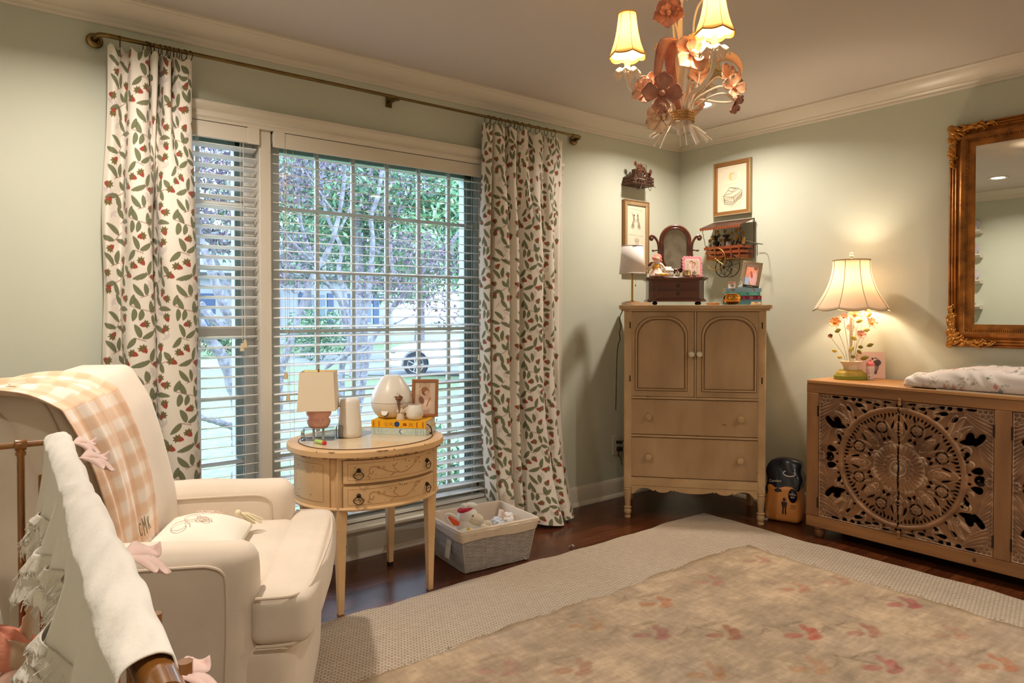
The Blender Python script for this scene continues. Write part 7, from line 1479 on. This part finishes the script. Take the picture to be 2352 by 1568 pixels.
# ------------------------------------------------------------------ chandelier
CX, CY, RZ0 = -2.067, -1.642, 1.844
M_ecream = mat('cream_painted_iron', (240, 224, 204), .35, coat=.2); M_rope2 = mat('tan_rope', (206, 160, 104), .8)
M_f1 = mat('peach_enamel_petal', (238, 172, 140), .35, col2=(246, 206, 178), vscale=30); M_f2 = mat('dusky_rose_petal', (184, 116, 100), .35, col2=(206, 146, 126), vscale=30); M_f3 = mat('pale_apricot_petal', (236, 194, 156), .35, var=.06, vscale=30)
cl = thing('chandelier', 'cream painted iron chandelier with metal flowers, rope binding and small shaded lamps', 'chandelier', (CX, CY, RZ0))
def cyl(a, r, z): return (r*cos(a), r*sin(a), z)
# orientation: view-right R and view-depth F in world angles
aR = -YAW; aF = pi/2-YAW
def vp(x, d, z): return (x*cos(aR)+d*cos(aF), x*sin(aR)+d*sin(aF), z)
B().lathe([(.008, .0), (.008, .40), (.011, .405), (.004, .42)], 14).obj('centre_pole', M_ecream, cl)
B().lathe([(.020, .005), (.030, -.002), (.028, -.012), (.014, -.020), (.010, -.021), (.010, -.036), (.006, -.042), (.001, -.043)], 20).obj('bottom_cup', M_ecream, cl)
B().tube([vp(.026*cos(q), 0, .425+.026*sin(q)) for q in np.linspace(-.6, pi+.3, 22)], .0035, 7).obj('hanging_ring', M_ecream, cl)
lk = B()
for k in range(4):
    z = .47+.031*k; lk.tube([(vp if k % 2 else (lambda x, d, zz: vp(d, x, zz)))(.008*cos(q), 0, z+.020*sin(q)) for q in np.linspace(0, 2*pi, 15)[:-1]], .0022, 6, closed=True)
lk.obj('chain', M_ecream, cl); B().lathe([(.004, .558), (.012, .560), (.050, .572), (.054, .576)], 26).obj('ceiling_canopy', M_ecream, cl)
B().tube(sp3([vp(-.010, 0, .41), vp(-.006, 0, .48), vp(.004, 0, .56)], 10), .0025, 6).obj('power_wire', M_ecream, cl)
rp_ = B()
for k in range(4):
    for s_ in (0, 1): rp_.tube([cyl(q, .0445+.0022*cos(q*26+s_*pi), .003+.0085*k+.0022*sin(q*26+s_*pi)) for q in np.linspace(0, 2*pi, 150)[:-1]], .0026, 5, closed=True)
rp_.obj('rope_binding', M_rope2, cl)
stemend = [(-.105, -.02, -.052, .0055), (-.085, .03, -.045, .0035), (-.088, -.01, -.078, .003), (-.062, .02, -.082, .003), (-.048, -.03, -.040, .0035), (.002, .0, -.080, .0022), (.010, -.035, -.042, .004), (.048, -.05, -.083, .0072), (.030, .02, -.07, .003), (.085, -.03, -.073, .003), (.098, .01, -.056, .003), (.100, -.03, -.065, .0032), (.075, -.045, -.052, .006)]
for x, d, z, r in stemend:
    L_ = hypot(x, d)+1e-6; cx_, cd = x/L_, d/L_; r0 = min(.034, L_*.7); r1 = r0+(L_-r0)*.10; r2 = r0+(L_-r0)*.45
    B().tube(sp3([vp(cx_*r0, cd*r0, .05), vp(cx_*r0, cd*r0, .012), vp(cx_*r1, cd*r1, -.008+z*.12), vp(cx_*r2, cd*r2, z*.52), vp(x, d, z)], 20), [r]*20, 8).obj('stem_end', M_ecream, cl)
M_csh = shade_mat('cream_pleated_shade', (244, 226, 186), .42); M_gtrim = mat('gold_shade_trim', (190, 142, 52), .5)
def candle(par, x, d, z, lit, en):
    p0 = Vector(vp(x, d, z)); T = Matrix.Translation(p0)
    root = B().lathe([(.004, -.006), (.010, -.004), (.012, 0), (.010, .004)], 16, M=T).obj('lamp_arm_cup', M_ecream, par)
    b = B(); n_ = 7
    for k in range(n_):
        a = 2*pi*k/n_+x*9
        def pt(u, v):
            w = .5-abs(v-.5); r = .006+.040*u; s_ = (v-.5)*.034*(sin(min(1, u*1.1)*pi*.5)); zz = .006+.010*sin(u*pi*.9)-.016*max(0, u-.6)-.012*abs(v-.5)*u*3
            return T @ Vector((r*cos(a)-s_*sin(a), r*sin(a)+s_*cos(a), zz))
        b.grid(pt, 7, 4)
    b.obj('petal_saucer', M_ecream, root, solid=.001, off=0, ang=180)
    B().lathe([(.0098, .006), (.0098, .070), (.006, .072)], 16, M=T).obj('candle_tube', mat('ivory_sleeve', (240, 222, 190), .5), root)
    def sc_(a, t): r = .029+.014*t+.0175*t**3; k = abs(sin(3*a)); return r*(1-.02*(1-k)), .198-.140*t-.008*k*max(0, t-.85)/.15
    sh = B().grid(lambda u, v: T @ Vector((sc_(2*pi*u, v)[0]*cos(2*pi*u), sc_(2*pi*u, v)[0]*sin(2*pi*u), sc_(2*pi*u, v)[1])), 60, 12, closeu=True).obj('small_shade', M_csh, root, solid=.0008, off=0, ang=180)
    for v, r_ in ((0, .0022), (1, .0024)): B().tube([T @ Vector((sc_(2*pi*u, v)[0]*cos(2*pi*u), sc_(2*pi*u, v)[0]*sin(2*pi*u), sc_(2*pi*u, v)[1])) for u in np.linspace(0, 1, 61)[:-1]], r_, 6, closed=True).obj('shade_trim', M_gtrim, root)
    tr = B()
    for k in range(6): a = k*pi/3; tr.tube([T @ Vector(((sc_(a, v)[0]+.0008)*cos(a), (sc_(a, v)[0]+.0008)*sin(a), sc_(a, v)[1])) for v in np.linspace(0, 1, 9)], .0009, 5)
    tr.obj('shade_seam', M_gtrim, root)
    B().ball(tuple(p0+Vector((0, 0, .098))), .014, 14, 10, sc=(1, 1, 1.7)).obj('bulb', M_bulb if lit else mat('frosted_bulb', (236, 228, 214), .4), root)
    if lit:
        lp = bpy.data.lights.new('candle_light', 'POINT'); lp.energy = en*.95; lp.color = (1, .84, .64); lp.shadow_soft_size = .03; lo = bpy.data.objects.new('candle_glow', lp); COL.objects.link(lo); lo.parent = par; lo.location = p0+Vector((0, 0, .128))
arms = [(-.180, -.01, .163, 1), (.060, -.19, .168, 1), (.128, .165, .163, 0)]
for x, d, z, lit in arms:
    L_ = hypot(x, d); ux_, ud = x/L_, d/L_
    B().tube(sp3([vp(ux_*.032, ud*.032, .0), vp(ux_*.036, ud*.036, .040), vp(ux_*.06, ud*.06, .075), vp(ux_*L_*.62, ud*L_*.62, .082), vp(ux_*L_*.93, ud*L_*.93, .112), vp(x, d, z)], 30), .0068, 9).obj('lamp_arm', M_ecream, cl)
    candle(cl, x, d, z, lit, 6.5)
CF = [(-.052, -.06, .338, .046, M_f2, (-.3, -1, .1), 5, 1), (-.040, -.02, .232, .050, M_f3, (.0, -.6, .8), 5, 0), (.006, -.13, .182, .058, M_f1, (.1, -1, .1), 5, 1), (-.118, -.06, .092, .052, M_f1, (-.6, -.6, .3), 5, 1), (-.088, -.12, .060, .058, M_f2, (-.1, -1, -.1), 4, 0), (-.088, -.10, -.012, .044, M_f3, (-.5, -.6, -.2), 5, 1), (.050, -.03, .150, .040, M_f1, (.3, -.8, .2), 5, 0),
      (.148, -.05, .128, .048, M_f1, (.5, -.7, .3), 5, 1), (.150, -.09, .090, .038, M_f1, (.2, -.8, .1), 4, 0), (.158, -.08, .042, .034, M_f2, (.6, -.4, -.4), 4, 0), (-.02, .10, .16, .045, M_f3, (-.2, .8, .4), 5, 0), (.07, .12, .10, .04, M_f1, (.4, .8, .1), 5, 0)]
for x, d, z, r, m_, nr_, n_, db in CF:
    r *= 1.12
    N_ = Vector(vp(nr_[0], nr_[1], nr_[2])); c = Vector(vp(x, d, z))
    P = [vp(x*.22, d*.22, .03), vp(x*.30, d*.30, max(.07, z*.45)), tuple(Vector(vp(x*.72, d*.72, z+.01))), tuple(c-N_.normalized()*.010)]
    B().tube(sp3(P, 18), .0034, 7).obj('flower_stem', M_ecream, cl)
    flower(cl, c, N_, r, n_, m_, None, cup=.30, wd=.47, ruffle=.08, double=bool(db))
    B().ball(tuple(c+N_.normalized()*r*.2), r*.16, 8, 6, sc=(1, 1, 1)).obj('flower_centre', m_, cl)
def ribbon(name, pts, w, m_, side):
    P = spline([vp(*p) for p in pts], 26); S_ = Vector(vp(*side)).normalized()
    B().grid(lambda u, v: Vector(P[int(round(v*25))])+S_*((u-.5)*2*w*(sin(min(1, v*1.0+.10)*pi*.93)**.6))+Vector(vp(0, -.004*(1-4*(u-.5)**2), 0)), 4, 25).obj(name, m_, cl, solid=.0012, off=0, ang=180)
ribbon('curved_leaf', [(-.010, -.03, .03), (-.04, -.06, .12), (-.055, -.09, .20), (-.035, -.11, .235), (-.085, -.13, .215), (-.105, -.13, .12), (-.100, -.12, .105)], .021, M_f2, (1, .2, -.3))
ribbon('curved_leaf', [(.010, -.02, .03), (.07, -.02, .12), (.12, -.02, .20), (.16, -.03, .212), (.192, -.04, .175), (.182, -.05, .125), (.150, -.06, .112)], .014, M_f3, (.3, -.6, 1))
ribbon('curved_leaf', [(-.02, -.02, .03), (-.035, -.03, .10), (-.045, -.03, .16), (-.06, -.03, .145)], .017, M_f3, (1, .1, .1)); ribbon('curved_leaf', [(.0, .03, .03), (-.01, .05, .12), (-.03, .06, .20)], .016, M_f3, (1, .1, .1)); ribbon('curved_leaf', [(.02, .03, .03), (.035, .05, .10), (.06, .06, .15)], .014, M_f1, (1, .1, .1))
B().tube(sp3([vp(.02, -.03, .04), vp(.03, -.04, .20), vp(.035, -.05, .33), (vp(.06, -.06, .385)), vp(.095, -.07, .37)], 26), .0035, 7).tube(sp3([vp(-.015, -.02, .04), vp(-.01, -.03, .22), vp(-.022, -.045, .30), vp(-.045, -.055, .33)], 22), .003, 7).tube(sp3([vp(.03, -.03, .03), vp(.075, -.08, .06), vp(.12, -.09, .070), vp(.155, -.085, .050)], 22), .0032, 7).tube(sp3([vp(-.03, -.03, .03), vp(-.048, -.08, .062), vp(-.062, -.11, .072), vp(-.088, -.115, .062)], 20), .0035, 7).tube(sp3([vp(.02, -.03, .03), vp(.045, -.05, .11), vp(.06, -.05, .17), vp(.095, -.09, .19)], 20), .003, 7).obj('long_stem', M_ecream, cl)
# ------------------------------------------------------------------ crib
M_crib = mat('golden_brown_lacquer', (150, 98, 42), .26, coat=.4, col2=(116, 70, 28), vscale=12, vlo=.4, vhi=.7)
M_crib2 = mat('oiled_oak', (116, 84, 42), .5, col2=(88, 60, 28), vscale=9, vstretch=(8, 8, .6), vlo=.35, vhi=.7)
KX, KY0, KY1, KZ = -3.850, -1.560, -2.64, .957
cb = thing('crib', 'brown crib with slender turned bars and a padded front rail in the near left corner', 'crib', (-4.15, -2.1, 0))
def k_(x, y, z): return (x+4.15, y+2.1, z)
o = B().tube([k_(KX+.020, KY0+.002, KZ), k_(KX-.022, KY1-.03, KZ)], .0135, 16).obj('front_rail', M_crib, cb)
B().tube([k_(-4.46, KY0, KZ), k_(KX+.014, KY0, KZ)], .0056, 12).obj('end_rail', M_crib, cb)
B().tube([k_(-4.46, KY1-.02, KZ-.02), k_(KX+.02, KY1-.065, KZ-.02)], .018, 14).obj('near_end_rail', M_crib, cb)
B().tube([k_(-4.46, KY0, .50), k_(KX, KY0, .50)], .009, 10).tube([k_(KX, KY0, .50), k_(KX, KY1, .50)], .010, 10).tube([k_(-4.46, KY0, .50), k_(-4.46, KY1, .50)], .010, 10).tube([k_(-4.46, KY0, KZ), k_(-4.46, KY1, KZ)], .0135, 12).obj('lower_rail', M_crib, cb)
for x in (-3.892, -3.99, -4.088, -4.186, -4.284, -4.382):
    B().lathe([(.0065, .50), (.0065, KZ-.022), (.0088, KZ-.018), (.0088, KZ-.013), (.0060, KZ-.010), (.0058, KZ)], 14, c=k_(x, KY0, 0)).obj('turned_bar', M_crib, cb)
    B().tube([k_(x-.010, KY0, KZ), k_(x-.0085, KY0, KZ), k_(x, KY0, KZ), k_(x+.0085, KY0, KZ), k_(x+.010, KY0, KZ)], [.0085, .0105, .0092, .0105, .0085], 14).obj('collar', M_crib, cb)
B().tube([k_(KX-.006, KY0, KZ), k_(KX+.004, KY0, KZ), k_(KX+.016, KY0, KZ+.001), k_(KX+.022, KY0, KZ)], [.007, .0095, .012, .010], 14).ball(k_(KX+.020, KY0+.002, KZ), .0125, 14, 10).obj('corner_elbow', mat('dark_bronze', (84, 66, 44), .4, metal=.9), cb)
lg = B().prism([(-.022, .30), (-.022, .90), (.012, .90), (.012, .575), (.004, .555), (-.002, .30)], KY0-.018+2.1, KY0-.002+2.1, 'y', M=Matrix.Translation((KX+4.15+.006, 0, 0))); lo_ = lg.obj('drop_side_post', M_crib, cb, bev=.003)
for z in (.630, .600): B().lathe([(.0050, 0), (.0050, .002)], 14, M=Matrix.Translation(k_(KX-.001, KY0-.019, z)) @ Matrix.Rotation(pi/2, 4, 'X')).obj('bolt_hole', mat('black_hole', (14, 10, 8), .8), lo_)
B().box(*k_(KX-.012, KY0-.060, 0), *k_(KX+.014, KY0-.022, .88)).obj('corner_leg', M_crib2, cb, bev=.003)
for (x, y) in ((-4.46, KY0), (-4.46, KY1), (KX, KY1)): B().lathe([(.020, 0), (.022, .02), (.018, .06), (.018, KZ-.03), (.024, KZ-.01), (.018, KZ+.02), (.004, KZ+.035)], 16, c=k_(x, y-.02*(y < -2), 0)).obj('corner_leg', M_crib2, cb) if x < -4 else None
B().tube([k_(KX, y, .50) for y in (KY0, KY1)], .006, 8).obj('lower_rail', M_crib, cb)
for k in range(11): y = KY0-.10*(k+.6); B().tube([k_(KX, y, .50), k_(KX, y, KZ)], .0055, 8).obj('turned_bar', M_crib, cb)
weld(soft(B(), *k_(-4.44, KY1+.02, .40), *k_(KX-.02, KY0-.02, .515), .03, 8)).obj('mattress', mat('white_sheet', (226, 218, 206), .9), cb) if False else weld(soft(B(), *k_(-4.44, KY1+.02, .40), *k_(KX-.02, KY0-.02, .515), .03, 8).obj('mattress', mat('white_sheet', (226, 218, 206), .9), cb, ang=180))
# padded rail cover
M_gauze = mat('cream_gauze_cloth', (242, 236, 228), .95, bump=.4, bscale=90, sheen=.3); M_gz2 = mat('frayed_ivory_edge', (242, 235, 225), .95, bump=.5, bscale=200)
rc = thing('rail_cover', 'cream gauze rail cover with frayed ruffles and pink ties draped over the crib rail', 'rail cover', (KX, (KY0+KY1)/2, KZ), radians(-2.2))
LY = (KY0-.012)-(KY1+.005); yc = (KY0+KY1)/2; nU, nV = 420, 110
rs = np.random.RandomState(8); ph = rs.rand(10)*6.3
def rail_cover():
    u = np.linspace(0, 1, nU+1)[None]; v = np.linspace(0, 1, nV+1)[:, None]; Y = KY0-.012-LY*u-yc+0*v
    R0 = .0185+.0014*np.sin(u*9+1)+.0008*np.sin(u*23)+.001*np.clip((u-.05)/.3, 0, 1)+0*v
    th0 = -.25*pi; A = np.clip(v/.42, 0, 1)*(pi*1.06-th0)+th0   # from outer lower side over the top to inner side
    drop = np.clip((v-.42)/.58, 0, 1); L = .142+.018*np.sin(u*7+2)+.012*np.sin(u*17+1)
    jag = .012*np.abs(np.sin(u*61+3*np.sin(u*19)))+.007*np.abs(np.sin(u*151+ph[0]))+.004*rs.rand(1, nU+1); L = L-jag*np.clip(drop*8-7, 0, 1)
    ca = np.cos(A); X = R0*ca*np.where(ca > 0, .80, 1.35); Z = R0*np.sin(A)*.95+.002
    zi = R0*np.sin(pi*1.06)*.95; X = np.where(v > .42, -R0*1.35-.004*drop-.006*drop*drop+0*u, X); Z = np.where(v > .42, zi-drop*L, Z)
    fo = sum((.0095/(1+i*.4))*np.sin(u*(26+17*i)+ph[i]+drop*(1.5+i)) for i in range(5))
    X = X+fo*(.05+drop*1.35); Z = Z+fo*.12*(1-drop)
    crs = .0012*np.sin(u*31+A*3+2*np.sin(u*13))+.0007*np.sin(u*83-A*4); Z = Z+crs*(1-drop)*(A > .4); 
    out = np.clip(.16-v, 0, .16)/.16; X = X+.004*out*np.sin(u*40); Z = Z-.06*out**1.0
    return np.stack([X, Y, Z], -1)
Pc = rail_cover(); npgrid('gauze_drape', Pc, None, M_gauze, rc, solid=.0018, off=0)
def ruffle(vrow, amp, hgt, name, seed, u0=0, u1=1):
    r = np.random.RandomState(seed); a, b_ = int(u0*nU), int(u1*nU); n_ = (b_-a)*3; j = int(vrow*nV)
    base = Pc[j]; t = np.linspace(a, b_, n_+1); bx = np.stack([np.interp(t, np.arange(nU+1), base[:, k]) for k in range(3)], 1); s = np.linspace(0, 1, n_+1)*(u1-u0)
    w = np.linspace(0, 1, 8)[:, None]; wave = amp*(np.sin(s*150+2*np.sin(s*31))+.6*np.sin(s*97+1))[None]; jg = (hgt*(.55+.30*np.sin(s*53+seed)+.35*r.rand(n_+1)*np.abs(np.sin(s*260))))[None]
    X = bx[None, :, 0]-.004-w*.010+wave*w; Y = bx[None, :, 1]+amp*.8*np.cos(s*140)[None]*w; Z = bx[None, :, 2]+.006-w*jg
    npgrid(name, np.stack([X, Y, Z], -1), None, M_gz2, rc, solid=.0012, off=0)
    b = B()
    for k in range(0, n_+1, 5): p = (X[-1, k], Y[-1, k], Z[-1, k]); b.tube([p, (p[0]+r.normal(0, .002), p[1]+r.normal(0, .003), p[2]-.006*r.rand()), (p[0]+r.normal(0, .004), p[1]+r.normal(0, .005), p[2]-.004-.012*r.rand())], .0005, 3)
    b.obj('frayed_thread', M_gz2, rc)
ruffle(.985, .0060, .034, 'lower_ruffle', 1); ruffle(.80, .0050, .026, 'upper_ruffle', 2, .16, .98)
b = B()
for (u_, L) in ((.30, .19), (.42, .10)):
    p = Pc[-1, int(u_*nU)]; b.tube(sp3([tuple(p), (p[0]-.006, p[1]+.004, p[2]-L*.3), (p[0]+.004, p[1]-.006, p[2]-L*.7), (p[0]+.010, p[1]-.012, p[2]-L)], 20), .0007, 5)
b.obj('loose_thread', mat('tan_wool_thread', (160, 128, 88), .95), rc)
M_ribn = mat('pale_pink_ribbon', (232, 200, 190), .8, sheen=.3)
def bow(y, s, kz=0.):
    c = Vector((.013, y-yc, -.004+kz)); b = B()
    for (dx, dy, dz, w) in ((.026, .022, .012, .012), (.030, -.022, .000, .014)):
        D = Vector((dx, dy, dz))*s; S_ = D.cross(Vector((.3, .2, 1))).normalized()*w*s
        b.grid(lambda u, v: c+D*u*1.3+S_*((v-.5)*2*(.3+.7*sin(min(1, u*1.2)*pi*.5)))+Vector((.012*s*sin(u*pi)*(1 if v > .5 else .4), 0, .010*s*sin(u*pi*1.3+v*2))), 10, 5)
    o_ = b.obj('ribbon_tie', M_ribn, rc, solid=.0012, off=0, ang=180)
for y, s, kz in ((-1.63, 1.0, 0), (-1.80, 1.1, .0), (-2.335, .95, -.010), (-2.62, .62, -.01)): bow(y, s, kz)
# plush rabbit in the crib
M_bun = mat('dusty_pink_plush', (214, 170, 150), .95, sheen=.5, bump=.3, bscale=240); M_bun2 = mat('beige_plush', (206, 176, 148), .95, sheen=.5, bump=.3, bscale=240); M_coral = mat('salmon_muslin', (228, 148, 124), .9, bump=.4, bscale=120)
BX, BY, BZ = -3.945, -1.70, .515
bn = thing('plush_rabbit', 'dusty pink plush rabbit wrapped in a salmon blanket lying in the crib', 'plush toy', (BX, BY, BZ))
B().ball((.010, .03, .075), .062, 20, 14, sc=(1.05, .9, .85)).obj('body', M_bun2, bn, ang=180)
hd = B().ball((.030, -.045, .062), .036, 20, 14, sc=(1.0, 1., .95)).obj('head', M_bun, bn, ang=180)
B().ball((.055, -.075, .048), .020, 14, 10).obj('muzzle', M_bun2, hd, ang=180)
B().tube(sp3([(.050, .055, .105), (.056, .06, .135), (.058, .062, .158)], 10), [.018]*4+[.014]*3+[.006]*3, 12, flat=.6).ball((.058, .062, .158), .0065, 8, 6).obj('ear', M_bun2, bn, ang=180)
B().tube(sp3([(.010, -.035, .090), (-.004, -.03, .108), (-.010, -.02, .100)], 10), [.012]*5+[.009]*5, 10, flat=.5).obj('ear', M_bun2, bn, ang=180)
def bl_(u, v):
    a = u*2*pi*.62+pi*.36; r = .060+.060*v+.008*sin(u*29+v*4)+.005*sin(u*61-v*7); z = .128-.125*v**1.25+.006*sin(u*23+v*13)+.012*sin(u*9)
    return (.004+r*cos(a)*1.15, .030+r*sin(a), max(.003, z))
def bl2(u, v):
    a = u*2*pi; r = .002+.112*v**.9*(1+.10*sin(u*2*pi*5+1)*v)+.004*sin(a*9+v*10); z = .146-.135*v**2.0+.0055*sin(a*7+v*9)*v+.004*sin(a*13+v*17)*v
    return (-.002+r*cos(a)*1.1-.010, .044+r*sin(a)*.85, max(.003, z))
B().grid(bl2, 110, 40, closeu=True).obj('salmon_blanket', M_coral, bn, solid=.002, off=0, ang=180)
B().ball((.072, -.055, .030), .018, 12, 10, sc=(1, 1.4, .9)).obj('paw', M_bun, bn, ang=180)
